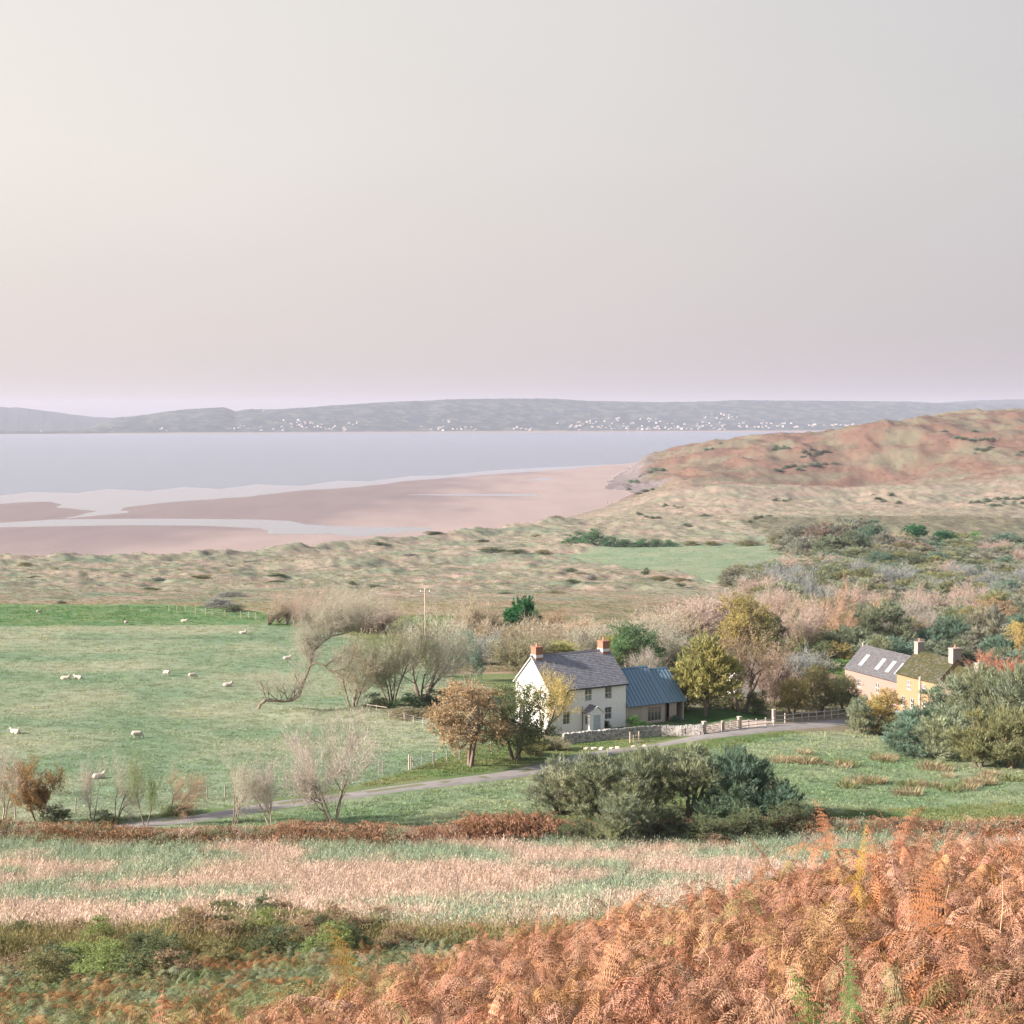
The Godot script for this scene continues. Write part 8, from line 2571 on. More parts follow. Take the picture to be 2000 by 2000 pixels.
func make_animals_and_people() -> void:
	var legs := []
	for s in [[0.32, 0.13], [0.30, -0.13], [-0.32, 0.14], [-0.34, -0.14]]:
		legs.append([Vector3(s[0], 0.5, s[1]), Vector3(s[0] + 0.03, 0.28, s[1]), 0.09, 0.05])
		legs.append([Vector3(s[0] + 0.03, 0.28, s[1]), Vector3(s[0], 0.03, s[1]), 0.045, 0.035])
	var grazing := skin([[Vector3(-0.36, 0.62, 0), Vector3(0.34, 0.62, 0), 0.27, 0.25], [Vector3(-0.1, 0.56, 0), Vector3(0.2, 0.52, 0), 0.25, 0.24], [Vector3(0.42, 0.6, 0), Vector3(0.66, 0.32, 0), 0.15, 0.10], [Vector3(0.66, 0.28, 0), Vector3(0.80, 0.10, 0), 0.095, 0.06], [Vector3(0.66, 0.3, 0.06), Vector3(0.64, 0.3, 0.17), 0.035, 0.02], [Vector3(0.66, 0.3, -0.06), Vector3(0.64, 0.3, -0.17), 0.035, 0.02], [Vector3(-0.58, 0.62, 0), Vector3(-0.66, 0.46, 0), 0.06, 0.04]] + legs, 0.04, 0.025)
	var lying := skin([[Vector3(-0.36, 0.27, 0), Vector3(0.34, 0.29, 0), 0.28, 0.26], [Vector3(-0.2, 0.2, 0.06), Vector3(0.2, 0.2, -0.06), 0.26, 0.25], [Vector3(0.42, 0.38, 0), Vector3(0.56, 0.60, 0.03), 0.15, 0.11], [Vector3(0.58, 0.62, 0.03), Vector3(0.78, 0.55, 0.06), 0.095, 0.06], [Vector3(0.56, 0.64, 0.09), Vector3(0.53, 0.66, 0.2), 0.035, 0.02], [Vector3(0.56, 0.64, -0.03), Vector3(0.53, 0.66, -0.14), 0.035, 0.02], [Vector3(0.3, 0.08, 0.2), Vector3(0.56, 0.06, 0.2), 0.06, 0.04], [Vector3(-0.34, 0.08, -0.22), Vector3(-0.1, 0.06, -0.28), 0.07, 0.05], [Vector3(-0.6, 0.3, 0), Vector3(-0.68, 0.16, 0), 0.06, 0.04]], 0.04, 0.025)
	var wool := mat("wool", lin(0.58, 0.51, 0.46), 0.95, false, 0.2, 6.0)
	for s in SHEEP:
		var o := thing("sheep", s[4], "sheep", spot(s[0], s[1]), s[3], "sheep in the pasture")
		o.scale = Vector3.ONE * rng.randf_range(0.9, 1.05)
		part(o, "body", lying if s[2] == 1 else grazing, wool)
	var cloth := mat("dark_cloth", lin(0.16, 0.07, 0.08), 0.9)
	var walk := func(bend: float) -> ArrayMesh:
		var chest := Vector3(bend * 0.35, 1.38 - bend * 0.15, 0)
		var head := Vector3(bend * 0.5, 1.62 - bend * 0.2, 0)
		return skin([[Vector3(0, 0.95, 0), chest, 0.15, 0.17], [chest + Vector3(0, 0.1, 0), head, 0.07, 0.06], [head, head + Vector3(0.01, 0.09, 0), 0.10, 0.10], [chest + Vector3(0, 0.03, 0.2), chest + Vector3(0.05, -0.26, 0.26), 0.06, 0.05], [chest + Vector3(0.05, -0.26, 0.26), chest + Vector3(0.14, -0.5, 0.24), 0.048, 0.035], [chest + Vector3(0, 0.03, -0.2), chest + Vector3(-0.08, -0.26, -0.25), 0.06, 0.05], [chest + Vector3(-0.08, -0.26, -0.25), chest + Vector3(0.0, -0.5, -0.25), 0.048, 0.035], [Vector3(0, 0.93, 0.09), Vector3(0.14, 0.5, 0.1), 0.095, 0.065], [Vector3(0.14, 0.5, 0.1), Vector3(0.16, 0.07, 0.1), 0.06, 0.045], [Vector3(0, 0.93, -0.09), Vector3(-0.05, 0.5, -0.1), 0.095, 0.065], [Vector3(-0.05, 0.5, -0.1), Vector3(-0.22, 0.09, -0.1), 0.06, 0.045], [Vector3(0.15, 0.05, 0.1), Vector3(0.3, 0.04, 0.1), 0.045, 0.035], [Vector3(-0.22, 0.06, -0.1), Vector3(-0.09, 0.04, -0.1), 0.045, 0.035]], 0.035, 0.02)
	for i in 2:
		var p := thing("person", ["person in dark red clothes walking on the sand below the rocks, left of two", "person in dark red clothes on the sand below the rocks, right of two"][i], "person", spot(72.5 + i * 3.4, 1128.0), 0.4 + i * 2.4, "people on the beach")
		part(p, "body", walk.call(0.35 if i == 0 else 0.0), cloth)

# ---- ground cover
func tuft_mesh(blades: int, h: float, r: float, w: float, bow: float, head := false) -> ArrayMesh:
	var m := Mesher.new()
	for i in blades:
		var a := rng.randf() * TAU
		var p := Vector3(cos(a), 0, sin(a)) * r * sqrt(rng.randf())
		var out := Vector3(cos(a + rng.randf_range(-1, 1)), 0, sin(a + rng.randf_range(-1, 1)))
		var tall := h * rng.randf_range(0.5, 1.1)
		var q := p + out * bow * tall * 0.4 + Vector3(0, tall * 0.65, 0)
		var t := p + out * bow * tall * rng.randf_range(0.7, 1.3) + Vector3(0, tall, 0)
		var s := Vector3(-out.z, 0, out.x).rotated(Vector3.UP, rng.randf_range(-1, 1)) * w * rng.randf_range(0.6, 1.2)
		var k := shade(0.62, 1.0)
		m.quad(p - s - Vector3(0, 0.04, 0), q - s * 0.8, q + s * 0.8, p + s - Vector3(0, 0.04, 0), k)
		m.tri(q - s * 0.8, t, q + s * 0.8, k)
		if head and rng.randf() < 0.5:
			m.tri(t - s * 1.6, t + (t - q) * 0.5, t + s * 1.6, Color(1, 0.92, 0.85))
	return m.mesh()

func cover(called: String, label: String, category: String, meshes: Array, places: Array, m: Material) -> void:   # places: [Transform3D, Color]
	var shares := []
	for i in meshes.size(): shares.append([])
	for i in places.size(): shares[i % meshes.size()].append(places[i])
	for i in meshes.size():
		var mm := MultiMesh.new()
		mm.transform_format = MultiMesh.TRANSFORM_3D
		mm.use_colors = true
		mm.mesh = meshes[i]
		mm.instance_count = shares[i].size()
		var buffer := PackedFloat32Array()
		buffer.resize(shares[i].size() * 16)
		var k := 0
		for p in shares[i]:
			var t: Transform3D = p[0]
			var c: Color = p[1]
			for r in 3:
				buffer[k] = t.basis.x[r]; buffer[k + 1] = t.basis.y[r]; buffer[k + 2] = t.basis.z[r]; buffer[k + 3] = t.origin[r]
				k += 4
			buffer[k] = c.r; buffer[k + 1] = c.g; buffer[k + 2] = c.b; buffer[k + 3] = 1.0
			k += 4
		mm.buffer = buffer
		var o := MultiMeshInstance3D.new()
		o.name = numbered(called)
		o.multimesh = mm
		o.material_override = m
		add_child(o)
		tag(o, label, category, "", "stuff")

func put(x: float, d: float, size: float, tall: float, c: Color, up := 0.0) -> Array:
	var b := Basis(Vector3.UP, rng.randf() * TAU).scaled(Vector3(size, size * tall, size))
	return [Transform3D(b, spot(x, d, up)), c]

func vary(c: Color, by: float) -> Color:
	var g := rng.randf_range(1.0 - by, 1.0 + by)
	return Color(minf(1, c.r * g * rng.randf_range(0.93, 1.07)), minf(1, c.g * g), minf(1, c.b * g * rng.randf_range(0.9, 1.1)))

func near_lane(p: Vector2) -> float:
	return absf(line_distance(p, p_lane))

func make_grass() -> void:
	rng.seed = 77
	var blade := mat("grass_blade", Color.WHITE, 0.85, true)
	var short := []
	for i in 3: short.append(tuft_mesh(26, 0.16, 0.42, 0.022, 0.7))
	var list := []
	var n := 0
	while n < 52000:   # grazed pasture, verges and the field on the right
		n += 1
		var d := 113.0 * exp(rng.randf() * log(330.0 / 113.0))
		var a := rng.randf_range(-0.40, 0.40)
		var x := a * d
		var p := Vector2(x, d)
		var kind := 0
		if Geometry2D.is_point_in_polygon(p, p_pasture): kind = 1
		elif Geometry2D.is_point_in_polygon(p, p_bank): kind = 2
		elif Geometry2D.is_point_in_polygon(p, p_rushy): kind = 3
		elif Geometry2D.is_point_in_polygon(p, p_verge) or d < 170.0: kind = 4
		if kind == 0: continue
		if kind > 2 and near_lane(p) < 2.6: continue
		var c := ground_color(x, d, 999.0)
		c = vary(mixc(c, c * 1.25, rng.randf()), 0.16)
		list.append(put(x, d, rng.randf_range(0.6, 1.3) * (0.6 + d / 330.0), [1.0, 0.6, 1.2, 0.95, 0.9][kind], c))
	cover("pasture_grass", "short green grass of the pasture and lane verges", "grass", short, list, blade)
	var tall := []
	for i in 3: tall.append(tuft_mesh(30, 0.5, 0.32, 0.012, 0.45, true))
	list = []
	n = 0
	while n < 30000:   # the rough meadow below the bracken
		n += 1
		var d := rng.randf_range(48.0, 113.0)
		var x := rng.randf_range(-0.40, 0.40) * d
		if d > hedge_line(x): continue
		var c := vary(ground_color(x, d, 999.0) * 1.12, 0.15)
		list.append(put(x, d, rng.randf_range(0.7, 1.35), rng.randf_range(0.6, 1.2), c))
	cover("meadow_grass", "pale pink and green seeding grass of the sloping meadow", "grass", tall, list, blade)
	# rush tussocks in the field on the right: things one can count
	var tussock := []
	for i in 3: tussock.append(tuft_mesh(90, 0.7, 0.5, 0.02, 0.55))
	for k in 46:
		var cluster: Array = [[1560, 1490, 40, 14], [1620, 1500, 50, 6], [1690, 1530, 40, 8], [1800, 1545, 50, 12], [1880, 1535, 60, 10], [1950, 1520, 50, 14], [1720, 1480, 60, 8], [1830, 1505, 30, 5]][k % 8]
		var u: float = cluster[0] + rng.randfn() * cluster[2] * 0.6
		var vv: float = cluster[1] + rng.randfn() * cluster[3] * 0.6
		var d := 147.0 - (vv - 1500.0) * 0.31
		var x := (u - 1000.0) / 2904.0 * d
		var o := part(self, "rush_tussock", tussock[k % 3], mat("rush_straw", lin(0.36, 0.30, 0.21), 0.9, true) if k % 3 else mat("rush_green", lin(0.20, 0.22, 0.10), 0.9, true))
		o.position = spot(x, d)
		o.rotation.y = rng.randf() * TAU
		var s := rng.randf_range(1.0, 2.0)
		o.scale = Vector3(s * 1.2, s * 0.55, s)
		tag(o, "straw coloured rush tussock in the field before the cottages" if k % 3 else "green rush tussock in the field before the cottages", "tussock", "rush tussocks of the right field")
	# dunes and heath
	var marram := []
	for i in 3: marram.append(tuft_mesh(44, 0.9, 1.0, 0.045, 0.6))
	list = []
	n = 0
	while n < 95000:
		n += 1
		var d := 215.0 * exp(rng.randf() * log(1750.0 / 215.0))
		var x := rng.randf_range(-0.40, 0.42) * d
		if d < 335.0 and x < -12.0 and (Geometry2D.is_point_in_polygon(Vector2(x, d), p_pasture) or Geometry2D.is_point_in_polygon(Vector2(x, d), p_bank)): continue
		var s := inland(x, d)
		if s < 8.0 or (d > 1280.0 and s < 45.0): continue
		if x > 75.0 and d < 560.0 and x > 0.17 * d: continue
		var c := vary(ground_color(x, d, s) * 1.06, 0.10)
		var field := d < 700.0 and Geometry2D.is_point_in_polygon(Vector2(x, d), p_far)
		list.append(put(x, d, rng.randf_range(0.4, 1.0) * (0.42 + d / 1300.0), (0.2 if field else 0.45) * (0.7 if d > 900.0 else 1.0), c))
	cover("dune_grass", "buff and green tussocky grass of the dunes, heath and headland", "grass", marram, list, blade)

func make_bracken() -> void:
	rng.seed = 99
	var dead := mat("bracken", Color.WHITE, 0.85, true)
	var plants := []
	for i in 10: plants.append(bracken_plant(1100))
	var list := []
	var edge_list := []
	var n := 0
	while n < 38000:   # the dead bracken at the viewer's feet
		n += 1
		var d := sqrt(rng.randf_range(16.0, 900.0))
		var a := rng.randf_range(-0.46, 0.46)
		var x := a * (d + 7.0)
		a = x / d
		var limit := bracken_edge(a) + 2.5 * fine.get_noise_2d(x * 3.0, d * 3.0)
		if d > limit: continue
		if d < 4.6: continue
		var f := fine.get_noise_2d(x * 4.0, d * 4.0)
		var c := Color(0.47, 0.245, 0.165).lerp(Color(0.53, 0.35, 0.27), rng.randf())
		if rng.randf() < 0.15: c = Color(0.32, 0.18, 0.115)
		if f > 0.36: c = c.lerp(Color(0.44, 0.31, 0.11), 0.5)
		if f < -0.42: c = c.lerp(Color(0.24, 0.30, 0.14), 0.6)
		if a < -0.03 and d > limit - 4.0 and rng.randf() < 0.3: c = c.lerp(Color(0.30, 0.28, 0.12), 0.6)
		var p := put(x, d, rng.randf_range(0.38, 0.80), rng.randf_range(1.1, 1.6), vary(c, 0.18), -0.05)
		var fall := rng.randf_range(0.0, 0.55) if rng.randf() < 0.8 else rng.randf_range(0.5, 1.2)
		p[0] = p[0] * Transform3D(Basis(Vector3(1, 0, 0).rotated(Vector3.UP, rng.randf() * TAU), fall), Vector3.ZERO)
		list.append(p)
	cover("dead_bracken", "rust coloured dead bracken covering the foreground slope", "bracken", plants, list, dead)
	# bare and broken stalks sticking through the dead fronds
	var stalks := []
	for i in 4:
		var m := Mesher.new()
		var at := Vector3.ZERO
		var dir := Vector3(rng.randf_range(-0.2, 0.2), 1, rng.randf_range(-0.2, 0.2)).normalized()
		for k in 4:
			var q := at + dir * 0.3
			m.tube(at, q, 0.006 - 0.001 * k, 0.005 - 0.001 * k, 3, shade(0.8, 1.0))
			dir = (dir + any_dir() * (0.15 if k < 2 else 0.7)).normalized()
			at = q
		stalks.append(m.mesh())
	list = []
	n = 0
	while n < 1500:
		n += 1
		var d := sqrt(rng.randf_range(60.0, 700.0))
		var a := rng.randf_range(-0.42, 0.42)
		if d > bracken_edge(a) + 1.0: continue
		var c := Color(0.45, 0.25, 0.15).lerp(Color(0.52, 0.36, 0.27), rng.randf())
		var p := put(a * d, d, rng.randf_range(0.45, 0.75), 1.0, vary(c, 0.12), 0.0)
		p[0] = p[0] * Transform3D(Basis(Vector3(1, 0, 0).rotated(Vector3.UP, rng.randf() * TAU), rng.randf_range(0.0, 0.8)), Vector3.ZERO)
		list.append(p)
	cover("bracken_stalks", "pale bare stalks among the dead bracken of the foreground", "bracken", stalks, list, mat("stalk_pale", Color.WHITE, 0.75))
	var low := []
	for i in 4: low.append(bracken_clump())
	list = []
	n = 0
	while n < 15000:   # bank and patches further down the slope
		n += 1
		var x := rng.randf_range(-48.0, 56.0)
		var d := hedge_line(x) + rng.randfn() * 1.1
		var grown := clampf(0.5 + 1.6 * fine.get_noise_2d(x * 1.3, 4.0), 0.0, 1.0)
		if x > 2.0 and rng.randf() < 0.72: continue
		if rng.randf() > 0.4 + 0.6 * grown: continue
		var c := Color(0.31, 0.165, 0.105).lerp(Color(0.41, 0.26, 0.18), rng.randf())
		if x < -18.0 and rng.randf() < 0.5: c = Color(0.24, 0.15, 0.075)
		list.append(put(x, d, rng.randf_range(0.7, 1.3), rng.randf_range(0.6, 1.2) * (0.75 + 0.75 * grown) * (1.4 if x > -6.0 and x < 3.0 else 1.0), vary(c, 0.3), -0.1))
	n = 0
	while n < 26000:
		n += 1
		var d := rng.randf_range(26.0, 112.0)
		var x := rng.randf_range(-0.42, 0.45) * d
		if not bracken_patch(x, d): continue
		var c := Color(0.31, 0.155, 0.10).lerp(Color(0.38, 0.22, 0.15), rng.randf())
		list.append(put(x, d, rng.randf_range(0.6, 1.0), rng.randf_range(0.6, 1.0), vary(c, 0.2), -0.1))
	cover("bracken_clumps", "dead bracken and undergrowth on the field bank and meadow", "bracken", low, list, dead)
	list = []
	n = 0
	while n < 16000:   # green and brown undergrowth between meadow and bracken on the left
		n += 1
		var d := rng.randf_range(13.0, 62.0)
		var a := rng.randf_range(-0.44, 0.12)
		var x := a * d
		if d < bracken_edge(a) - 1.0: continue
		if d > 52.0 + 8.0 * fine.get_noise_2d(x, 5.0) + a * 30.0: continue
		var f := fine.get_noise_2d(x * 2.0 + 50.0, d * 2.0)
		var c := Color(0.17, 0.25, 0.12).lerp(Color(0.32, 0.33, 0.20), rng.randf())
		if f > 0.15: c = Color(0.34, 0.20, 0.10)
		if f < -0.25: c = Color(0.25, 0.31, 0.21)
		list.append(put(x, d, rng.randf_range(0.55, 1.0), rng.randf_range(0.5, 1.0), vary(c, 0.25), -0.05))
	cover("undergrowth", "green and brown ferns and nettles between meadow and dead bracken on the left", "undergrowth", plants, list, dead)
	# single tall fronds that stand out of the mass
	var labels := ["tall feathery frond standing highest above the bracken on the right", "upright frond just right of the highest frond", "yellow frond glowing among the rusty bracken on the right", "tall frond with bare stalk right of the yellow frond", "frond leaning left on the right bracken crest", "frond at the right edge above the bracken crest", "green fern frond at the bottom right among dead bracken", "second green fern frond at the bottom right", "pale arching frond at the bottom centre", "rusty frond with long stalk in the right foreground", "rusty frond standing in the centre of the bracken", "golden frond at the lower left border of the bracken"]
	var spots := [[0.224, 15.5, 1.15], [0.255, 15.0, 1.1], [0.232, 12.5, 1.05], [0.262, 12.2, 1.1], [0.20, 17.0, 1.05], [0.335, 14.0, 1.1], [0.235, 7.6, 0.8], [0.215, 7.8, 0.7], [0.045, 9.0, 0.95], [0.29, 9.5, 1.05], [0.06, 14.0, 1.05], [-0.11, 12.6, 1.1]]
	var colors := [[0.45, 0.22, 0.13], [0.46, 0.22, 0.14], [0.40, 0.27, 0.06], [0.46, 0.21, 0.11], [0.48, 0.26, 0.17], [0.46, 0.22, 0.12], [0.10, 0.20, 0.07], [0.14, 0.22, 0.07], [0.50, 0.30, 0.19], [0.47, 0.22, 0.11], [0.46, 0.23, 0.12], [0.38, 0.26, 0.09]]
	for i in labels.size():
		var q: Array = spots[i]
		var stem := Mesher.new()
		var blades := Mesher.new()
		frond_plant(stem, blades, q[2], 1)
		var o := thing("bracken_frond", labels[i], "fern", spot(q[0] * q[1], q[1], -0.03), rng.randf() * TAU, "single fronds of the foreground")
		var k: Array = colors[i]
		var m := mat("frond_%d" % i, lin(k[0], k[1], k[2]), 0.85, true)
		part(o, "stalk", stem.mesh(), mat("stalk", lin(0.46, 0.26, 0.12), 0.7))
		part(o, "blades", blades.mesh(), m)

func frond(m: Mesher, p: Vector3, dir: Vector3, length: float, sag: float, pinnae: int) -> void:
	var at := p
	var side := dir.cross(Vector3.UP).normalized()
	if side.length() < 0.5: side = Vector3.RIGHT
	side = side.rotated(dir, rng.randf_range(-0.5, 0.5))
	var curl := rng.randf_range(-0.4, 0.4)
	for i in pinnae:
		var f := (i + 0.5) / pinnae
		dir = (dir + Vector3(0, -sag / pinnae * 1.6, 0) + side * curl / pinnae).normalized()
		var q := at + dir * length / pinnae
		var k := shade(0.66, 1.0)
		m.tri(at - Vector3(0, 0.004, 0), q, at + Vector3(0, 0.004, 0), k)
		for s in [-1, 1]:
			var reach := length * 0.36 * (1.0 - f) * (0.35 + 0.65 * minf(1.0, f * 5.0)) * rng.randf_range(0.75, 1.1) + 0.02
			var out: Vector3 = (side * s * 0.9 + dir * 0.5 + Vector3(0, rng.randf_range(-0.45, 0.05), 0)).normalized()
			var base := q
			var bits := 7 if reach > 0.07 else 4
			for j in bits:
				var tip := base + (out + Vector3(0, -0.25 * sag, 0)).normalized() * reach / bits
				var across := out.cross(dir.cross(side)).normalized()
				var w := (reach * 0.22 * (1.0 - float(j) / bits) + 0.006) * rng.randf_range(0.6, 1.2)
				var kk := k * rng.randf_range(0.8, 1.0)
				kk.a = 1.0
				m.tri(base, tip.lerp(base, 0.35) + across * w + any_dir() * 0.006, base.lerp(tip, 0.6), kk)
				m.tri(base, tip.lerp(base, 0.35) - across * w + any_dir() * 0.006, base.lerp(tip, 0.6), kk)
				m.tri(base - across * 0.003, tip, base + across * 0.003, kk)
				base = tip
				out = (out + Vector3(0, rng.randf_range(-0.3, 0.05), 0)).normalized()
		at = q

func frond_plant(stem: Mesher, m: Mesher, tall: float, crown: int) -> void:
	var lean := Vector3(rng.randf_range(-0.4, 0.4), 1, rng.randf_range(-0.4, 0.4)).normalized()
	var at := Vector3(0, 0, 0)
	var bits := 4
	var share := 0.85 if crown else 0.62
	for i in bits:
		lean = (lean + any_dir() * 0.14).normalized()
		var q := at + lean * tall * share / bits
		stem.tube(at, q, 0.007 - 0.0009 * i, 0.007 - 0.0009 * (i + 1), 4, shade(0.8, 1.0))
		if i >= 1:
			var a := rng.randf() * TAU
			for s in 2:
				var out := Vector3(cos(a + PI * s), rng.randf_range(-0.1, 0.6), sin(a + PI * s)).normalized()
				frond(m, q, out, tall * (0.66 - 0.05 * i) * rng.randf_range(0.7, 1.25), rng.randf_range(0.5, 1.7), 13)
		at = q
	if crown: frond(m, at, lean, tall * 0.5, 0.5, 16)
	else: frond(m, at, (lean + any_dir() * 0.8).normalized(), tall * 0.5, 1.2, 12)

func bracken_plant(_size: int) -> ArrayMesh:
	var m := Mesher.new()
	frond_plant(m, m, rng.randf_range(0.85, 1.15), 0)
	return m.mesh()

func bracken_clump() -> ArrayMesh:
	var m := Mesher.new()
	for i in 11:
		var a := rng.randf() * TAU
		var p := Vector3(cos(a), 0, sin(a)) * rng.randf() * 0.35
		var out := Vector3(cos(a), rng.randf_range(0.7, 1.8), sin(a)).normalized()
		var at := p
		var side := Vector3(-sin(a), 0, cos(a))
		for j in 9:
			out = (out + Vector3(0, -0.18, 0) + any_dir() * 0.1).normalized()
			var q := at + out * 0.12
			var w := 0.20 * (1.0 - j / 9.5)
			for s in [-1, 1]:
				var tip: Vector3 = at.lerp(q, 0.7) + side * s * w * rng.randf_range(0.6, 1.1) + Vector3(0, rng.randf_range(-0.12, 0.03), 0)
				m.tri(at, tip, at.lerp(q, 0.55), shade(0.6, 1.0))
			m.tri(at - side * 0.008, q, at + side * 0.008, shade(0.6, 1.0))
			at = q
	return m.mesh()

func make_small_things() -> void:
	rng.seed = 5
	# dead flower stalks in the meadow
	var stalk_mat := mat("dead_stalk", lin(0.22, 0.15, 0.12), 0.9)
	var n := 0
	for u in [[874, 1758], [889, 1760], [894, 1757], [908, 1752], [684, 1758], [694, 1762], [1044, 1736], [1030, 1742]]:
		var d := 70.0 + n * 0.4
		var x: float = (u[0] - 1000) / 2904.0 * d
		var o := thing("dead_stalk", ["tallest dead dock stalk in the meadow centre, leftmost of four", "second dead dock stalk of the group in the meadow centre", "third dead dock stalk of the group in the meadow centre", "rightmost dead dock stalk of the group in the meadow centre", "dead stalk at the left of the meadow, first of a pair", "dead stalk at the left of the meadow, second of a pair", "dead stalk right of the meadow centre near the bracken strip", "short dead stalk right of the meadow centre"][n], "stalk", spot(x, d), rng.randf() * TAU, "dead stalks in the meadow")
		var m := Mesher.new()
		var at := Vector3.ZERO
		var dir := Vector3(rng.randf_range(-0.1, 0.1), 1, 0).normalized()
		for i in 5:
			var q := at + dir * 0.34
			m.tube(at, q, 0.02 - 0.002 * i, 0.018 - 0.002 * i, 4, Color.WHITE)
			dir = (dir + any_dir() * 0.06).normalized()
			at = q
		part(o, "stem", m.mesh(), stalk_mat)
		var h := Mesher.new()
		for i in 40: leaf(h, at - dir * rng.randf() * 0.55, any_dir(), 0.035, shade(0.6, 1.0))
		part(o, "seed_head", h.mesh(), stalk_mat)
		n += 1
	# pale stakes
	var pale := mat("pale_wood", Color.WHITE)
	n = 0
	for u in [[207, 74.0], [358, 73.0], [178, 63.0], [129, 103.0], [228, 98.0], [262, 97.0], [640, 100.0], [1262, 84.0], [1168, 22.0], [1174, 17.0]]:
		var d: float = u[1]
		var x: float = (u[0] - 1000) / 2904.0 * d
		var o := thing("stake", ["leaning pale stake in the left of the meadow", "pale stake left of the meadow centre", "thick pale stake among the left bracken patches", "white stake behind the left bracken patch near the bank", "thin white stake below the field bank on the left", "second thin white stake below the field bank on the left", "thin white stake below the field bank in the middle", "white stake at the bracken strip in the meadow", "grey stake standing in the bracken", "grey stake standing in the nearer bracken"][n], "stake", spot(x, d), 0.0, "stakes on the slope")
		var s := part(o, "shaft", post_mesh(0.75 if d > 30.0 else 1.15, 0.03 if d > 30.0 else 0.011), pale if d > 30.0 else mat("grey_wood", Color.WHITE))
		s.rotation.z = [-0.25, 0.05, -0.1, 0, 0, 0.05, 0, 0.03, 0.06, -0.12][n]
		n += 1
	# pale boulders beside the lane verge below the garden wall
	for i in 7:
		var m := Mesher.new()
		rough_stone(m, Vector3.ZERO, Vector3(rng.randf_range(0.3, 0.6), rng.randf_range(0.18, 0.3), 0.4), Basis(Vector3.UP, rng.randf() * 3), Color.WHITE)
		var o := part(self, "verge_stone", m.mesh(), mat("pale_stone", lin(0.55, 0.48, 0.43), 0.9))
		o.position = spot([8.0, 8.9, 9.6, 10.8, 11.4, 13.1, 14.4][i], [158.2, 158.6, 158.5, 158.9, 159.0, 159.2, 159.6][i], -0.03)
		tag(o, ["pale verge stone nearest the oaks, first in the row below the garden wall", "second pale stone in the row below the garden wall", "third pale stone in the row below the garden wall", "fourth pale stone in the row below the garden wall", "fifth pale stone in the row below the garden wall", "sixth pale stone in the row below the garden wall", "last pale stone in the row below the garden wall, nearest the yard"][i], "stone", "stones along the verge")
	# rocks at the foot of the headland
	var rock := mat("shore_rock", Color.WHITE, 0.9, false, 0.4, 0.08)
	for i in 34:
		var t := i / 33.0
		var d := lerpf(1345.0, 2050.0, t)
		var x := lerpf(80.0, 172.0, t) + rng.randf_range(0, 14)
		if i < 7:
			x = 46.0 + i * 6.0
			d = 1345.0 + rng.randf_range(-6, 12)
		var m := Mesher.new()
		for q in 5:
			var g := rng.randf_range(0.20, 0.28)
			rough_stone(m, Vector3(rng.randfn() * 3.0, -1.0, rng.randfn() * 4.0), Vector3(rng.randf_range(3, 7), rng.randf_range(1.5, 4.0) * (0.3 if i < 7 else 1.0), rng.randf_range(5, 12)), Basis(Vector3.UP, rng.randf() * 3) * Basis(Vector3.RIGHT, rng.randf_range(-0.3, 0.3)), Color(g, g * 0.93, g * 1.0))
		var o := part(self, "shore_rock", m.mesh(), rock)
		o.position = Vector3(x, 0.2, -d)
		tag(o, "low grey rock reaching out on the sand from the headland" if i < 7 else "grey rock of the headland foot above the beach", "rock", "rocks at the headland foot")
	# car behind the willow
	var car := thing("parked_car", "silver car parked half hidden behind the willow bushes", "car", spot(48.2, 187.0), 0.12)
	var paint_mat := mat("silver_paint", lin(0.62, 0.62, 0.64), 0.3, false, 0, 1, 0.6)
	var dark := mat("car_glass", lin(0.03, 0.035, 0.04), 0.08, false, 0, 1, 0.6)
	var body := Mesher.new()
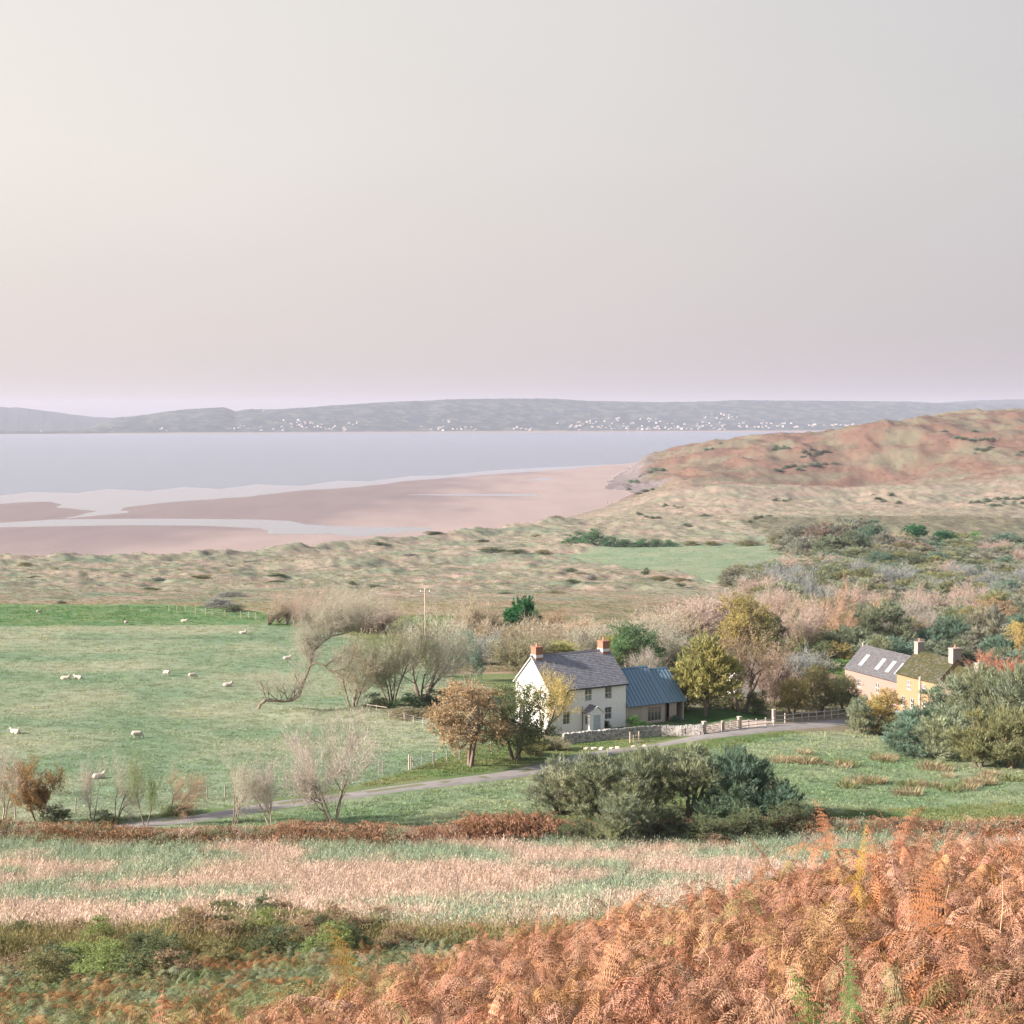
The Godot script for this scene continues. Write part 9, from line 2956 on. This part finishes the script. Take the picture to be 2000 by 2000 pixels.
	body.prism([Vector2(-2.0, 0.35), Vector2(-2.05, 0.75), Vector2(-1.1, 0.95), Vector2(1.85, 1.0), Vector2(2.0, 0.8), Vector2(2.0, 0.35)], -0.85, 0.85, Color.WHITE)
	part(car, "body", body.mesh(), paint_mat)
	var cabin := Mesher.new()
	cabin.prism([Vector2(-1.05, 0.94), Vector2(-0.35, 1.42), Vector2(1.4, 1.45), Vector2(1.85, 0.99)], -0.72, 0.72, Color.WHITE)
	part(car, "cabin", cabin.mesh(), dark)
	var roof := Mesher.new()
	roof.prism([Vector2(-0.38, 1.42), Vector2(-0.3, 1.5), Vector2(1.3, 1.52), Vector2(1.42, 1.45)], -0.74, 0.74, Color.WHITE)
	part(car, "roof", roof.mesh(), paint_mat)
	for x in [-1.3, 1.3]:
		for z in [-0.78, 0.78]:
			var w := Mesher.new()
			w.tube(Vector3(0, 0, -0.11), Vector3(0, 0, 0.11), 0.32, 0.32, 16, Color.WHITE)
			w.tube(Vector3(0, 0, 0.11), Vector3(0, 0, 0.12), 0.32, 0.01, 16, Color.WHITE)
			w.tube(Vector3(0, 0, -0.11), Vector3(0, 0, -0.12), 0.32, 0.01, 16, Color.WHITE)
			var o := part(car, "wheel", w.mesh(), mat("tyre", lin(0.03, 0.03, 0.03), 0.9))
			o.position = Vector3(x, 0.32, z)

# Alike things in one group are told apart by their order from left to right.
func number_labels() -> void:
	var alike := {}
	for o in get_children():
		if o.has_meta("group"): alike.get_or_add(str(o.get_meta("group"), "|", o.get_meta("label")), []).append(o)
	for k in alike:
		var row: Array = alike[k]
		if row.size() < 2 or row.size() > 70: continue
		row.sort_custom(func(a: Node3D, b: Node3D) -> bool: return a.position.x / -a.position.z < b.position.x / -b.position.z)
		for i in row.size():
			var n := i + 1
			var end := "th" if n % 100 > 10 and n % 100 < 20 else (["th", "st", "nd", "rd", "th", "th", "th", "th", "th", "th"][n % 10] as String)
			var words := "leftmost" if i == 0 else ("rightmost" if n == row.size() else "%d%s from the left" % [n, end])
			row[i].set_meta("label", str(row[i].get_meta("label"), ", ", words))
